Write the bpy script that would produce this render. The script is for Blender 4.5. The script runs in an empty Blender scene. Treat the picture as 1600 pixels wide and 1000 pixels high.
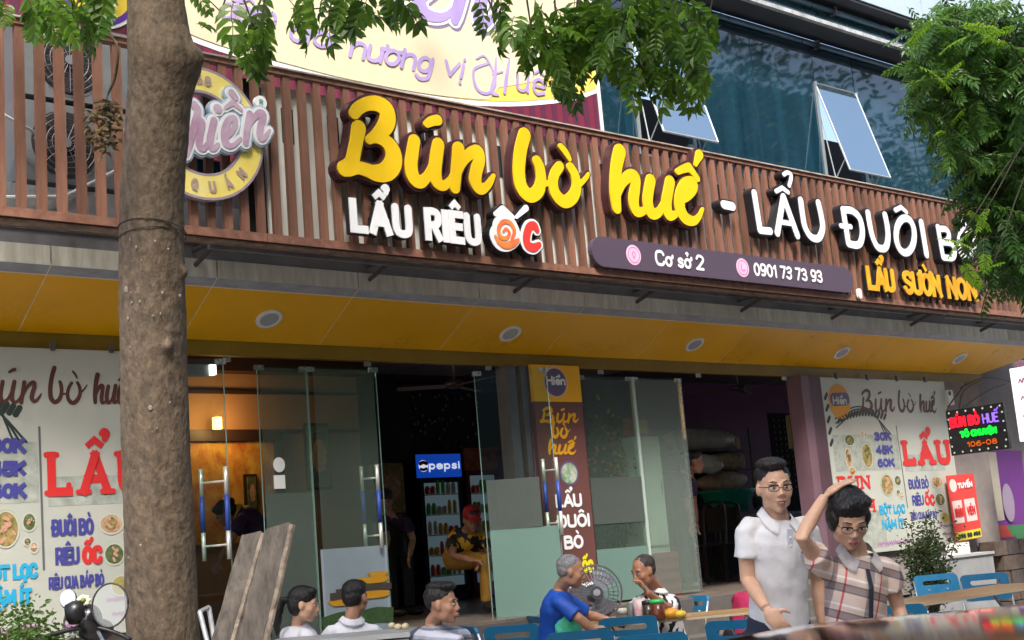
import bpy, math, random, unicodedata
import numpy as np
from mathutils import Vector, Matrix, noise
R = random.Random(7)
S = bpy.context.scene
COL = S.collection
# ------------------------------------------------------------------ camera
F, PX, PY = 2103.04, 800.0, 499.6
CP = np.array([-3.449, -8.587, 1.332])
_a, _b, _c = 0.7194, 0.1727, -0.0834
FW = np.array([math.sin(_a)*math.cos(_b), math.cos(_a)*math.cos(_b), math.sin(_b)])
_rt = np.array([math.cos(_a), -math.sin(_a), 0.0]); _up = np.cross(_rt, FW)
RT = math.cos(_c)*_rt + math.sin(_c)*_up
UP = -math.sin(_c)*_rt + math.cos(_c)*_up
cam = bpy.data.cameras.new('camera'); camo = bpy.data.objects.new('camera', cam)
COL.objects.link(camo); S.camera = camo
cam.sensor_width = 36; cam.lens = F/1600*36; cam.clip_start = .05; cam.clip_end = 400
camo.matrix_world = Matrix(((RT[0], UP[0], -FW[0], CP[0]), (RT[1], UP[1], -FW[1], CP[1]), (RT[2], UP[2], -FW[2], CP[2]), (0, 0, 0, 1)))
cam.dof.use_dof = False
# ------------------------------------------------------------------ light
SUN_EL, SUN_AZ = math.radians(50), math.radians(215)
w = bpy.data.worlds.new('World'); S.world = w; w.use_nodes = True
nt = w.node_tree; bg = nt.nodes['Background']
sky = nt.nodes.new('ShaderNodeTexSky'); sky.sky_type = 'NISHITA'; sky.sun_disc = False
sky.sun_elevation = SUN_EL; sky.sun_rotation = SUN_AZ
sky.air_density = 1.0; sky.dust_density = 4.0; sky.ozone_density = 1.0
nt.links.new(sky.outputs[0], bg.inputs[0]); bg.inputs[1].default_value = 0.15
sl = bpy.data.lights.new('sun', 'SUN'); sl.energy = 2.4; sl.angle = math.radians(12); sl.color = (1, .94, .85)
so = bpy.data.objects.new('sun', sl); COL.objects.link(so)
_sd = Vector((math.sin(SUN_AZ)*math.cos(SUN_EL), math.cos(SUN_AZ)*math.cos(SUN_EL), math.sin(SUN_EL)))
so.rotation_euler = _sd.to_track_quat('Z', 'Y').to_euler(); so.location = (0, -20, 30)
S.view_settings.view_transform = 'Standard'; S.view_settings.look = 'None'
S.view_settings.exposure = 1.25; S.view_settings.gamma = 1
S.view_settings.use_curve_mapping = False
S.render.engine = 'CYCLES'
S.cycles.max_bounces = 8; S.cycles.transparent_max_bounces = 16; S.cycles.use_denoising = True
# ------------------------------------------------------------------ measuring helpers
def ray(x, y): return FW + (x-PX)/F*RT - (y-PY)/F*UP
def onY(x, y, Y): k = ray(x, y); return CP + k*(Y-CP[1])/k[1]
def onX(x, y, X): k = ray(x, y); return CP + k*(X-CP[0])/k[0]
def onZ(x, y, Z): k = ray(x, y); return CP + k*(Z-CP[2])/k[2]
def at(x, y, D): return CP + ray(x, y)*D
def onP(x, y, o, n):
    k = ray(x, y); o = np.array(o); n = np.array(n); return CP + k*(((o-CP)@n)/(k@n))
# ------------------------------------------------------------------ materials
MATS = {}
def mat(name, col, rough=.6, var=0., scale=8., bump=0., bscale=40., metal=0., spec=.5, col2=None, emit=None, estr=0., coat=0., stretch=None, detail=4., trans=0.):
    if name in MATS: return MATS[name]
    m = bpy.data.materials.new(name); m.use_nodes = True; n = m.node_tree.nodes; l = m.node_tree.links
    b = n['Principled BSDF']; c4 = (*col, 1)
    b.inputs['Base Color'].default_value = c4; b.inputs['Roughness'].default_value = rough
    b.inputs['Metallic'].default_value = metal; b.inputs['Specular IOR Level'].default_value = spec
    b.inputs['Coat Weight'].default_value = coat; b.inputs['Coat Roughness'].default_value = .08
    if emit: b.inputs['Emission Color'].default_value = (*emit, 1); b.inputs['Emission Strength'].default_value = estr
    if var or bump or col2:
        tc = n.new('ShaderNodeTexCoord'); mp = n.new('ShaderNodeMapping'); l.new(tc.outputs['Object'], mp.inputs[0])
        if stretch: mp.inputs['Scale'].default_value = stretch
    if var or col2:
        t = n.new('ShaderNodeTexNoise'); t.inputs['Scale'].default_value = scale; t.inputs['Detail'].default_value = detail
        t.inputs['Roughness'].default_value = .65
        l.new(mp.outputs[0], t.inputs[0]); r = n.new('ShaderNodeValToRGB'); l.new(t.outputs[0], r.inputs[0])
        if col2: a, z = col, col2
        else: a, z = [x*(1-var) for x in col], [min(1, x*(1+var)) for x in col]
        r.color_ramp.elements[0].color = (*a, 1); r.color_ramp.elements[1].color = (*z, 1)
        r.color_ramp.elements[0].position = .32; r.color_ramp.elements[1].position = .68
        l.new(r.outputs[0], b.inputs['Base Color'])
        rr = n.new('ShaderNodeMapRange'); rr.inputs[3].default_value = max(.02, rough-.12); rr.inputs[4].default_value = min(1, rough+.12)
        if rough > .15: l.new(t.outputs[0], rr.inputs[0]); l.new(rr.outputs[0], b.inputs['Roughness'])
    if bump:
        t2 = n.new('ShaderNodeTexNoise'); t2.inputs['Scale'].default_value = bscale; t2.inputs['Detail'].default_value = 5
        l.new(mp.outputs[0], t2.inputs[0]); bp = n.new('ShaderNodeBump'); bp.inputs['Strength'].default_value = bump
        bp.inputs['Distance'].default_value = .02; l.new(t2.outputs[0], bp.inputs['Height']); l.new(bp.outputs[0], b.inputs['Normal'])
    MATS[name] = m; return m
def vary(m, amt=.25):
    """give every object that shares this material a slightly different tone"""
    n = m.node_tree.nodes; l = m.node_tree.links; b = n['Principled BSDF']; oi = n.new('ShaderNodeObjectInfo'); mr = n.new('ShaderNodeMapRange'); mr.inputs[3].default_value = 1-amt; mr.inputs[4].default_value = 1+amt
    hs = n.new('ShaderNodeHueSaturation'); l.new(oi.outputs['Random'], mr.inputs[0]); l.new(mr.outputs[0], hs.inputs['Value'])
    src = b.inputs['Base Color'].links
    if src: l.new(src[0].from_socket, hs.inputs['Color'])
    else: hs.inputs['Color'].default_value = b.inputs['Base Color'].default_value
    l.new(hs.outputs[0], b.inputs['Base Color'])
def glass(name, tint, refl=1.0, rough=.0, base=.04):
    """thin pane: see-through with a mirror that grows at grazing angles"""
    if name in MATS: return MATS[name]
    m = bpy.data.materials.new(name); m.use_nodes = True; n = m.node_tree.nodes; l = m.node_tree.links; n.clear()
    o = n.new('ShaderNodeOutputMaterial'); mx = n.new('ShaderNodeMixShader'); tr = n.new('ShaderNodeBsdfTransparent')
    gl = n.new('ShaderNodeBsdfGlossy'); lw = n.new('ShaderNodeLayerWeight'); lw.inputs[0].default_value = .5; fr = n.new('ShaderNodeMath'); fr.operation = 'POWER'; fr.inputs[1].default_value = 4.; l.new(lw.outputs['Facing'], fr.inputs[0])
    ml = n.new('ShaderNodeMath'); ml.operation = 'MULTIPLY_ADD'; ml.inputs[1].default_value = refl*.6; ml.inputs[2].default_value = base+.04
    gl.inputs['Roughness'].default_value = rough; tr.inputs[0].default_value = (*tint, 1); gl.inputs[0].default_value = (.9, 1, .95, 1)
    l.new(fr.outputs[0], ml.inputs[0]); l.new(ml.outputs[0], mx.inputs[0]); l.new(tr.outputs[0], mx.inputs[1]); l.new(gl.outputs[0], mx.inputs[2]); l.new(mx.outputs[0], o.inputs[0])
    MATS[name] = m; return m
def veil(name, col, cover):
    """frosted film: part diffuse, part see-through"""
    if name in MATS: return MATS[name]
    m = bpy.data.materials.new(name); m.use_nodes = True; n = m.node_tree.nodes; l = m.node_tree.links
    b = n['Principled BSDF']; b.inputs['Base Color'].default_value = (*col, 1); b.inputs['Roughness'].default_value = .25
    b.inputs['Alpha'].default_value = cover; MATS[name] = m; return m
# ------------------------------------------------------------------ objects
ORG = {}
def obj(name, v, f, m, parent=None, smooth=False, mi=None):
    me = bpy.data.meshes.new(name); me.from_pydata([tuple(map(float, p)) for p in v], [], f)
    ms = m if isinstance(m, (list, tuple)) else [m]
    for x in ms: me.materials.append(x)
    if mi is not None: me.polygons.foreach_set('material_index', mi)
    if smooth: me.polygons.foreach_set('use_smooth', [True]*len(f))
    me.update(); return link(name, me, parent)
def link(name, me, parent=None):
    o = bpy.data.objects.new(name, me); COL.objects.link(o)
    if parent is not None:
        o.parent = parent
        if parent.name in ORG:
            o.location = -Vector(ORG[parent.name])
    return o
def tag(o, label=None, cat=None, group=None, kind=None):
    if label: o['label'] = label
    if cat: o['category'] = cat
    if group: o['group'] = group
    if kind: o['kind'] = kind
    return o
def thing(name, label, cat, loc=(0, 0, 0), group=None):
    o = bpy.data.objects.new(name, None); COL.objects.link(o); o.location = tuple(map(float, loc)); o.empty_display_size = .1
    ORG[o.name] = tuple(map(float, loc)); return tag(o, label, cat, group)
def dup(root, loc, rz, label, group=None, scale=None):
    r = root.copy(); COL.objects.link(r); r.location = tuple(map(float, loc)); r.rotation_euler = (0, 0, rz)
    if scale: r.scale = scale
    r['label'] = label
    if group: r['group'] = group
    for ch in list(root.children):
        c = ch.copy(); COL.objects.link(c); c.parent = r
        for g in ch.children:
            d = g.copy(); COL.objects.link(d); d.parent = c
    return r
class MB:
    def __init__(s): s.v = []; s.f = []; s.mi = []; s.cur = 0
    def add(s, v, f):
        b = len(s.v); s.v += [tuple(map(float, p)) for p in v]; s.f += [tuple(i+b for i in q) for q in f]; s.mi += [s.cur]*len(f); return s
    def box(s, x0, x1, y0, y1, z0, z1):
        return s.add([(x, y, z) for x in (x0, x1) for y in (y0, y1) for z in (z0, z1)],
                     [(0, 1, 3, 2), (4, 6, 7, 5), (0, 4, 5, 1), (2, 3, 7, 6), (0, 2, 6, 4), (1, 5, 7, 3)])
    def hexa(s, A, B):  # two quads, matching corners
        return s.add(list(A)+list(B), [(3, 2, 1, 0), (4, 5, 6, 7)]+[(i, (i+1) % 4, 4+(i+1) % 4, 4+i) for i in range(4)])
    def obox(s, c, ex, ey, ez):  # centre and half-axis vectors
        c, ex, ey, ez = map(np.array, (c, ex, ey, ez))
        q = lambda k: [c+k*ez-ex-ey, c+k*ez+ex-ey, c+k*ez+ex+ey, c+k*ez-ex+ey]
        return s.hexa(q(-1), q(1))
    def tube(s, pts, rad, n=8, cap=True):
        pts = [np.array(p, float) for p in pts]; k = len(pts)
        rad = [rad]*k if isinstance(rad, (int, float)) else list(rad)
        d0 = pts[1]-pts[0]; ref = np.array([0, 0, 1.]) if abs(d0[2]) < .9*np.linalg.norm(d0) else np.array([1., 0, 0])
        b = len(s.v); V = []; Fc = []
        for i, p in enumerate(pts):
            t = pts[min(i+1, k-1)]-pts[max(i-1, 0)]; t = t/(np.linalg.norm(t)+1e-12)
            x = np.cross(ref, t); x /= np.linalg.norm(x)+1e-12; y = np.cross(t, x); ref = y
            r = rad[i] if isinstance(rad[i], (tuple, list)) else (rad[i], rad[i])
            V += [p+x*math.cos(2*math.pi*j/n)*r[0]+y*math.sin(2*math.pi*j/n)*r[1] for j in range(n)]
        for i in range(k-1):
            for j in range(n): Fc.append((i*n+j, i*n+(j+1) % n, (i+1)*n+(j+1) % n, (i+1)*n+j))
        if cap: Fc.append(tuple(range(n))[::-1]); Fc.append(tuple((k-1)*n+j for j in range(n)))
        return s.add(V, Fc)
    def loft(s, secs, n=16):  # secs: (centre, xaxis*rx, yaxis*ry)
        V = []; Fc = []; k = len(secs)
        for c, ax, ay in secs:
            c, ax, ay = map(np.array, (c, ax, ay))
            V += [c+ax*math.cos(2*math.pi*j/n)+ay*math.sin(2*math.pi*j/n) for j in range(n)]
        for i in range(k-1):
            for j in range(n): Fc.append((i*n+j, i*n+(j+1) % n, (i+1)*n+(j+1) % n, (i+1)*n+j))
        Fc.append(tuple(range(n))[::-1]); Fc.append(tuple((k-1)*n+j for j in range(n)))
        return s.add(V, Fc)
    def ell(s, c, r, Rm=None, n=14, m=9):
        c = np.array(c, float); Rm = np.eye(3) if Rm is None else Rm; V = []; Fc = []
        for i in range(1, m):
            th = math.pi*i/m
            for j in range(n):
                ph = 2*math.pi*j/n
                V.append(c+Rm@np.array([r[0]*math.sin(th)*math.cos(ph), r[1]*math.sin(th)*math.sin(ph), r[2]*math.cos(th)]))
        for i in range(m-2):
            for j in range(n): Fc.append((i*n+j, (i+1)*n+j, (i+1)*n+(j+1) % n, i*n+(j+1) % n))
        t = len(V); V.append(c+Rm@np.array([0, 0, r[2]])); V.append(c-Rm@np.array([0, 0, r[2]]))
        for j in range(n):
            Fc.append((t, j, (j+1) % n)); Fc.append((t+1, (m-2)*n+(j+1) % n, (m-2)*n+j))
        return s.add(V, Fc)
    def disc(s, c, ax, ay, nrm, n=24, d=0.):  # flat disc, thickness d backwards
        c, ax, ay, nrm = map(np.array, (c, ax, ay, nrm))
        A = [c+ax*math.cos(2*math.pi*j/n)+ay*math.sin(2*math.pi*j/n) for j in range(n)]
        if d: 
            return s.add(A+[p-nrm*d for p in A], [tuple(range(n)), tuple(range(2*n-1, n-1, -1))]+[(j, n+j, n+(j+1) % n, (j+1) % n) for j in range(n)])
        return s.add(A, [tuple(range(n))])
    def build(s, name, m, parent=None, smooth=False):
        return obj(name, s.v, s.f, m, parent, smooth, s.mi if isinstance(m, (list, tuple)) else None)
def cr(P, n=6):
    """smooth curve through the points (each point a tuple of any length)"""
    P = [np.array(p, float) for p in P]; out = []
    if len(P) < 3: return [P[0]+(P[-1]-P[0])*t for t in np.linspace(0, 1, n+1)]
    for i in range(len(P)-1):
        p0 = P[i-1] if i else 2*P[0]-P[1]; p1, p2 = P[i], P[i+1]; p3 = P[i+2] if i+2 < len(P) else 2*P[-1]-P[-2]
        for k in range(n):
            t = k/n; out.append(.5*((2*p1)+(p2-p0)*t+(2*p0-5*p1+4*p2-p3)*t*t+(3*p1-p0-3*p2+p3)*t**3))
    out.append(P[-1]); return out
# ------------------------------------------------------------------ flat frames and lettering made of strokes
class Fr:
    def __init__(s, o, ex, ez):
        s.o = np.array(o, float); s.x = np.array(ex, float)/np.linalg.norm(ex); z = np.array(ez, float); z = z-s.x*(z@s.x)
        s.z = z/np.linalg.norm(z); s.n = np.cross(s.x, s.z); s.n /= np.linalg.norm(s.n)
    def p(s, u, v, h=0.): return s.o+s.x*u+s.z*v+s.n*h
FAC = lambda Y: Fr((0, Y, 0), (1, 0, 0), (0, 0, 1))
def stroke(mb, fr, P, rad, h=0., depth=0., flat=False, n=7):
    """ribbon with radius along 2D centre line P in frame fr; depth extrudes it backwards"""
    P = [np.array(p[:2], float) for p in P]; k = len(P)
    rad = [rad]*k if isinstance(rad, (int, float)) else list(rad)
    L = []; Rr = []; T = []
    for i in range(k):
        t = P[min(i+1, k-1)]-P[max(i-1, 0)]; t = t/(np.linalg.norm(t)+1e-9); T.append(t); q = np.array([-t[1], t[0]])
        L.append(P[i]+q*rad[i]); Rr.append(P[i]-q*rad[i])
    if flat: c1 = [Rr[-1]+T[-1]*rad[-1]*.9, L[-1]+T[-1]*rad[-1]*.9]; c0 = [L[0]-T[0]*rad[0]*.9, Rr[0]-T[0]*rad[0]*.9]
    else:
        a1 = math.atan2(T[-1][1], T[-1][0]); c1 = [P[-1]+rad[-1]*np.array([math.cos(a1-math.pi/2+math.pi*j/n), math.sin(a1-math.pi/2+math.pi*j/n)]) for j in range(1, n)]
        a0 = math.atan2(T[0][1], T[0][0]); c0 = [P[0]+rad[0]*np.array([math.cos(a0+math.pi/2+math.pi*j/n), math.sin(a0+math.pi/2+math.pi*j/n)]) for j in range(1, n)]
    ol = Rr+c1+L[::-1]+c0; N = len(ol); sl = .0006/max(1, k-1)
    hs_ = [sl*i for i in range(k)]+[sl*(k-1)]*len(c1)+[sl*i for i in range(k)][::-1]+[0]*len(c0); V = [fr.p(q[0], q[1], h+e) for q, e in zip(ol, hs_)]; Fc = []
    nl = len(c1)
    Li = lambda i: k+nl+(k-1-i)
    for i in range(k-1): Fc.append((i, i+1, Li(i+1), Li(i)))
    Fc.append(tuple([k-1]+list(range(k, k+nl))+[k+nl])); Fc.append(tuple([k+nl+k-1]+list(range(k+nl+k, N))+[0]))
    if depth:
        V += [fr.p(q[0], q[1], h-depth) for q in ol]
        Fc += [(j, N+j, N+(j+1) % N, (j+1) % N) for j in range(N)]
    mb.add(V, Fc)
C_ = lambda *p: ('c', p)
def arc(cx, cy, rx, ry, a0, a1, n=10): return ('c', tuple((cx+rx*math.cos(math.radians(a0+(a1-a0)*i/n)), cy+ry*math.sin(math.radians(a0+(a1-a0)*i/n))) for i in range(n+1)), 1)
L_ = lambda *p: ('l', p)
G = {  # width, strokes in a box of cap height 1
 'A': (.7, [L_((0, 0), (.35, 1)), L_((.35, 1), (.7, 0)), L_((.12, .33), (.58, .33))]),
 'B': (.6, [L_((0, 0), (0, 1)), ('c', ((0, 1), (.35, 1), (.52, .9), (.52, .64), (.35, .54), (0, .54))), ('c', ((0, .54), (.4, .54), (.6, .42), (.6, .12), (.4, 0), (0, 0)))]),
 'C': (.6, [('c', ((.6, .78), (.5, .96), (.3, 1), (.08, .9), (0, .5), (.08, .1), (.3, 0), (.5, .04), (.6, .22)))]),
 'D': (.62, [L_((0, 0), (0, 1)), ('c', ((0, 1), (.35, 1), (.56, .85), (.62, .5), (.56, .15), (.35, 0), (0, 0)))]),
 'Đ': (.62, [L_((0, 0), (0, 1)), ('c', ((0, 1), (.35, 1), (.56, .85), (.62, .5), (.56, .15), (.35, 0), (0, 0))), L_((-.12, .52), (.26, .52))]),
 'E': (.5, [L_((.5, 0), (0, 0), (0, 1), (.5, 1)), L_((0, .52), (.42, .52))]),
 'G': (.65, [('c', ((.6, .82), (.45, .99), (.25, 1), (.05, .85), (0, .5), (.05, .15), (.28, 0), (.5, .04), (.63, .2))), L_((.63, .2), (.63, .46), (.38, .46))]),
 'H': (.6, [L_((0, 0), (0, 1)), L_((.6, 0), (.6, 1)), L_((0, .5), (.6, .5))]),
 'I': (.0, [L_((0, 0), (0, 1))]),
 'K': (.58, [L_((0, 0), (0, 1)), L_((.56, 1), (0, .45)), L_((.18, .6), (.58, 0))]),
 'L': (.48, [L_((0, 1), (0, 0), (.48, 0))]),
 'M': (.8, [L_((0, 0), (.04, 1), (.4, .3), (.76, 1), (.8, 0))]),
 'N': (.6, [L_((0, 0), (0, 1), (.6, 0), (.6, 1))]),
 'O': (.68, [arc(.34, .5, .34, .5, 90, 450, 18)]),
 'P': (.56, [L_((0, 0), (0, 1)), ('c', ((0, 1), (.35, 1), (.56, .9), (.56, .6), (.35, .46), (0, .46)))]),
 'Q': (.68, [arc(.34, .5, .34, .5, 90, 450, 18), L_((.42, .22), (.68, -.05))]),
 'R': (.58, [L_((0, 0), (0, 1)), ('c', ((0, 1), (.35, 1), (.55, .9), (.55, .6), (.35, .48), (0, .48))), L_((.28, .48), (.58, 0))]),
 'S': (.54, [('c', ((.54, .82), (.42, .98), (.2, 1), (.02, .86), (.04, .62), (.27, .5), (.5, .38), (.54, .15), (.36, 0), (.14, .02), (0, .18)))]),
 'T': (.6, [L_((0, 1), (.6, 1)), L_((.3, 1), (.3, 0))]),
 'U': (.6, [('c', ((0, 1), (0, .6), (0, .3), (.06, .08), (.3, 0), (.54, .08), (.6, .3), (.6, .6), (.6, 1)))]),
 'V': (.64, [L_((0, 1), (.32, 0), (.64, 1))]),
 'Y': (.62, [L_((0, 1), (.31, .48), (.62, 1)), L_((.31, .48), (.31, 0))]),
 'X': (.6, [L_((0, 0), (.6, 1)), L_((0, 1), (.6, 0))]),
 '0': (.54, [arc(.27, .5, .27, .5, 90, 450, 18)]), '1': (.22, [L_((0, .78), (.22, 1), (.22, 0))]),
 '2': (.52, [('c', ((0, .78), (.1, .96), (.28, 1), (.48, .88), (.5, .66), (.3, .36), (0, 0))), L_((0, 0), (.52, 0))]),
 '3': (.52, [('c', ((.02, .86), (.2, 1), (.44, .94), (.5, .74), (.38, .56), (.2, .53))), ('c', ((.2, .53), (.42, .5), (.52, .3), (.46, .08), (.24, 0), (0, .12)))]),
 '4': (.56, [L_((.42, 0), (.42, 1), (0, .3), (.56, .3))]),
 '5': (.52, [L_((.5, 1), (.08, 1), (.04, .56)), ('c', ((.04, .56), (.26, .64), (.48, .54), (.52, .3), (.4, .04), (.2, 0), (0, .1)))]),
 '6': (.54, [('c', ((.46, .95), (.25, .95), (.06, .7), (0, .35), (.08, .06), (.28, 0), (.5, .1), (.54, .34), (.42, .56), (.22, .58), (.03, .4)))]),
 '7': (.52, [L_((0, 1), (.52, 1), (.16, 0))]), '8': (.54, [arc(.27, .76, .22, .24, 0, 360, 14), arc(.27, .27, .27, .27, 0, 360, 14)]),
 '9': (.54, [('c', ((.51, .6), (.3, .42), (.1, .46), (0, .7), (.08, .94), (.27, 1), (.48, .92), (.54, .62), (.46, .22), (.3, .04), (.08, .04)))]),
 '-': (.3, [L_((0, .45), (.3, .45))]), '.': (.0, [L_((0, 0), (.001, .01))]), '/': (.3, [L_((0, 0), (.3, 1))]),
 'a': (.42, [arc(.2, .31, .2, .31, 90, 450, 12), L_((.42, .62), (.42, 0))]),
 'c': (.4, [('c', ((.4, .5), (.22, .62), (.02, .45), (.02, .16), (.22, 0), (.4, .1)))]),
 'd': (.42, [arc(.2, .31, .2, .31, 90, 450, 12), L_((.42, 1), (.42, 0))]),
 'đ': (.42, [arc(.2, .31, .2, .31, 90, 450, 12), L_((.42, 1), (.42, 0)), L_((.24, .82), (.56, .82))]),
 'e': (.42, [('c', ((.02, .33), (.42, .33), (.4, .5), (.22, .62), (.03, .5), (.01, .2), (.16, 0), (.42, .1)))]),
 'g': (.42, [arc(.2, .31, .2, .31, 90, 450, 12), ('c', ((.42, .62), (.42, .1), (.38, -.25), (.15, -.35), (0, -.22)))]),
 'h': (.4, [L_((0, 0), (0, 1)), ('c', ((0, .4), (.15, .6), (.34, .58), (.4, .4), (.4, 0)))]),
 'i': (.0, [L_((0, 0), (0, .62)), L_((0, .85), (.001, .86))]),
 'm': (.66, [L_((0, 0), (0, .62)), ('c', ((0, .4), (.12, .6), (.28, .58), (.33, .4), (.33, 0))), ('c', ((.33, .4), (.45, .6), (.6, .58), (.66, .4), (.66, 0)))]),
 'n': (.4, [L_((0, 0), (0, .62)), ('c', ((0, .4), (.15, .6), (.34, .58), (.4, .4), (.4, 0)))]),
 'o': (.42, [arc(.21, .31, .21, .31, 90, 450, 14)]),
 'p': (.42, [L_((0, -.36), (0, .62)), arc(.22, .31, .2, .31, 90, 450, 12)]),
 's': (.36, [('c', ((.34, .52), (.2, .62), (.04, .52), (.08, .36), (.28, .28), (.34, .12), (.2, 0), (0, .1)))]),
 'u': (.4, [('c', ((0, .62), (0, .2), (.08, .02), (.28, .03), (.4, .25))), L_((.4, .62), (.4, 0))]),
 'v': (.4, [L_((0, .62), (.2, 0), (.4, .62))]), 'r': (.26, [L_((0, 0), (0, .62)), ('c', ((0, .4), (.1, .58), (.26, .6)))]),
 'y': (.42, [L_((0, .62), (.22, .02)), L_((.42, .62), (.1, -.35))]), 'q': (.42, [arc(.2, .31, .2, .31, 90, 450, 12), L_((.42, .62), (.42, -.36))]),
 ' ': (.22, []), '&': (.6, [('c', ((.6, 0), (.15, .6), (.15, .9), (.3, 1), (.42, .85), (.3, .6), (0, .3), (.1, .02), (.4, .05), (.6, .45)))]),
}
MARK = {  # drawn about x=0, y=0 at top of letter, width about 1 unit of cap
 '\u0302': [L_((-.17, .1), (0, .24)), L_((0, .24), (.17, .1))], '\u0301': [L_((-.03, .1), (.1, .28))], '\u0300': [L_((.03, .1), (-.1, .28))],
 '\u0309': [('c', ((-.08, .26), (0, .33), (.08, .26), (.04, .18), (.0, .1)))], '\u0303': [('c', ((-.16, .12), (-.07, .2), (.07, .12), (.16, .2)))],
}
def glyph_strokes(ch):
    d = unicodedata.normalize('NFD', ch) if ch not in 'Đđ' else ch
    w_, st = G[d[0]]; st = list(st); top = 1.0 if d[0].isupper() or d[0].isdigit() else .62
    st0 = st; st = []
    for s_ in st0: st.append(s_)
    marks = d[1:]; off = 0.
    for mk in marks:
        if mk == '\u031b': st.append(('c', ((w_-.05, top-.04), (w_+.1, top+.0), (w_+.12, top+.14)))); continue
        if mk == '\u0323': st.append(L_((w_/2, -.24), (w_/2+.001, -.25))); continue
        if mk == '\u0306': continue
        dx = .0; dy = .08
        if mk != '\u0302' and '\u0302' in marks: dx, dy = .3, .24
        for s_ in MARK[mk]: st.append((s_[0], tuple((w_/2+dx+p[0], top+dy+p[1]) for p in s_[1]), 'm'))
    return w_, st
SER = {'L': [(-.14, 1, .16, 1), (-.14, 0, .1, 0), (.48, 0, .48, .2)], 'A': [(-.16, 0, .16, 0), (.54, 0, .86, 0)], 'U': [(-.14, 1, .16, 1), (.44, 1, .74, 1)], 'B': [(-.12, 1, .1, 1), (-.12, 0, .1, 0)],
       'N': [(-.14, 0, .14, 0), (-.14, 1, .05, 1), (.46, 1, .74, 1)], 'H': [(-.14, 0, .14, 0), (-.14, 1, .14, 1), (.46, 0, .74, 0), (.46, 1, .74, 1)]}
def text(body, fr, u0, v0, u1, hgt, rad, m, parent, name='lettering', h=.002, depth=0., flat=False, slant=0., gap=None, letters=False, rim=None, rimw=.01, k0=0, serif=0.):
    """stroke lettering: fits the width u0..u1 and cap height hgt; letters=True makes each one a part"""
    gap = .22 if gap is None else gap
    gw = [glyph_strokes(c) for c in body]; tot = sum(g[0] for g in gw)+gap*(len(body)-1)
    sx = (u1-u0-2*rad)/tot if tot > 1e-6 else 0.; sy = hgt-2*rad; x = 0.; mb = MB(); rb = MB(); outs = []; k = k0
    for c, (w_, st) in zip(body, gw):
        if letters: mb = MB(); rb = MB()
        if serif:
            for a in SER.get(unicodedata.normalize('NFD', c)[0], []):
                k += 1; stroke(mb, fr, [(u0+rad+(x+a[0])*sx, v0+rad*.8+a[1]*(sy+rad*.4)), (u0+rad+(x+a[2])*sx, v0+rad*.8+a[3]*(sy+rad*.4))], rad*serif, h+.0008*(k % 9))
        for s_ in st:
            mk_ = len(s_) > 2 and s_[2] == 'm'; dv = rad*.9 if mk_ else 0; rr_ = rad*(.72 if mk_ else 1)
            P = [(u0+rad+(x+p[0])*sx+slant*p[1]*sy, v0+rad+p[1]*sy+dv) for p in s_[1]]
            if s_[0] == 'c': segs = [cr(P, 4) if (len(s_) == 2 or mk_) else P]
            else: segs = [(P[i], P[i+1]) for i in range(len(P)-1)]
            for q in segs:
                k += 1; stroke(mb, fr, q, rr_, h+.0008*(k % 9), depth, flat and s_[0] == 'l')
                if rim: stroke(rb, fr, q, rr_+rimw, h-.012+.0008*(k % 9), depth+.02, flat and s_[0] == 'l')
        if letters and c != ' ':
            o = mb.build('letter', m, parent); outs.append(o)
            if rim: rb.build('letter_back', rim, o)
        x += w_+gap
    if not letters:
        o = mb.build(name, m, parent); outs.append(o)
        if rim: rb.build('lettering_back', rim, o)
    return outs
def px_strokes(lst, Y, ox, oy, sc, rk):
    """hand-measured brush strokes -> metres on the plane y=Y; each stroke a list of (x,y,r)"""
    out = []
    for st in lst:
        q = []
        for x, y, r in st:
            p = onY(ox+x/sc, oy+y/sc, Y); D = (p-CP)@FW; q.append((p[0], p[2], r/sc*D/F*rk))
        out.append(q)
    return out
def script(strokes, fr, m, parent, name='letter', h=0., depth=0., rim=None, rimw=.02, rimd=.06, n=5, k0=0, tf=None, rimh=.006):
    mb = MB(); rb = MB()
    for k, st in enumerate(strokes):
        q = [tf(p) for p in st] if tf else st
        c = cr(q, n); stroke(mb, fr, c, [max(.0005, p[2]) for p in c], h+.0008*((k+k0) % 12), depth)
        if rim: stroke(rb, fr, c, [p[2]+rimw for p in c], h-rimh-.008+.0008*((k+k0) % 12), rimd)
    o = mb.build(name, m, parent)
    if rim: rb.build(name+'_back', rim, o)
    return o
def slab(name, m, pts, Y, th, parent=None, back=None):
    """thin board whose front corners (TL,TR,BR,BL pixels) lie on the plane y=Y"""
    A = [onY(x, y, Y) for x, y in pts]; return slab3(name, m, A, (0, 1, 0), th, parent)
def slab3(name, m, A, back, th, parent=None):
    A = [np.array(a, float) for a in A]; B = [a+np.array(back)*th for a in A]
    mb = MB(); mb.hexa([B[0], B[1], B[2], B[3]], [A[0], A[1], A[2], A[3]]); return mb.build(name, m, parent)
JOBS = []
def remesh(mb, name, m, parent, vox, smooth=2, wrinkle=0., wscale=9., mi_fn=None):
    """a continuous surface grown from overlapping volumes; finished in one pass by finish_remesh()"""
    me = bpy.data.meshes.new('tmp'); me.from_pydata(mb.v, [], mb.f); o = bpy.data.objects.new('tmp', me); COL.objects.link(o)
    md = o.modifiers.new('r', 'REMESH'); md.mode = 'VOXEL'; md.voxel_size = vox; md.adaptivity = 0
    sm = o.modifiers.new('s', 'SMOOTH'); sm.iterations = smooth; sm.factor = .5
    f = link(name, bpy.data.meshes.new(name), parent); JOBS.append((o, f, m, wrinkle, wscale)); return f
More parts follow.
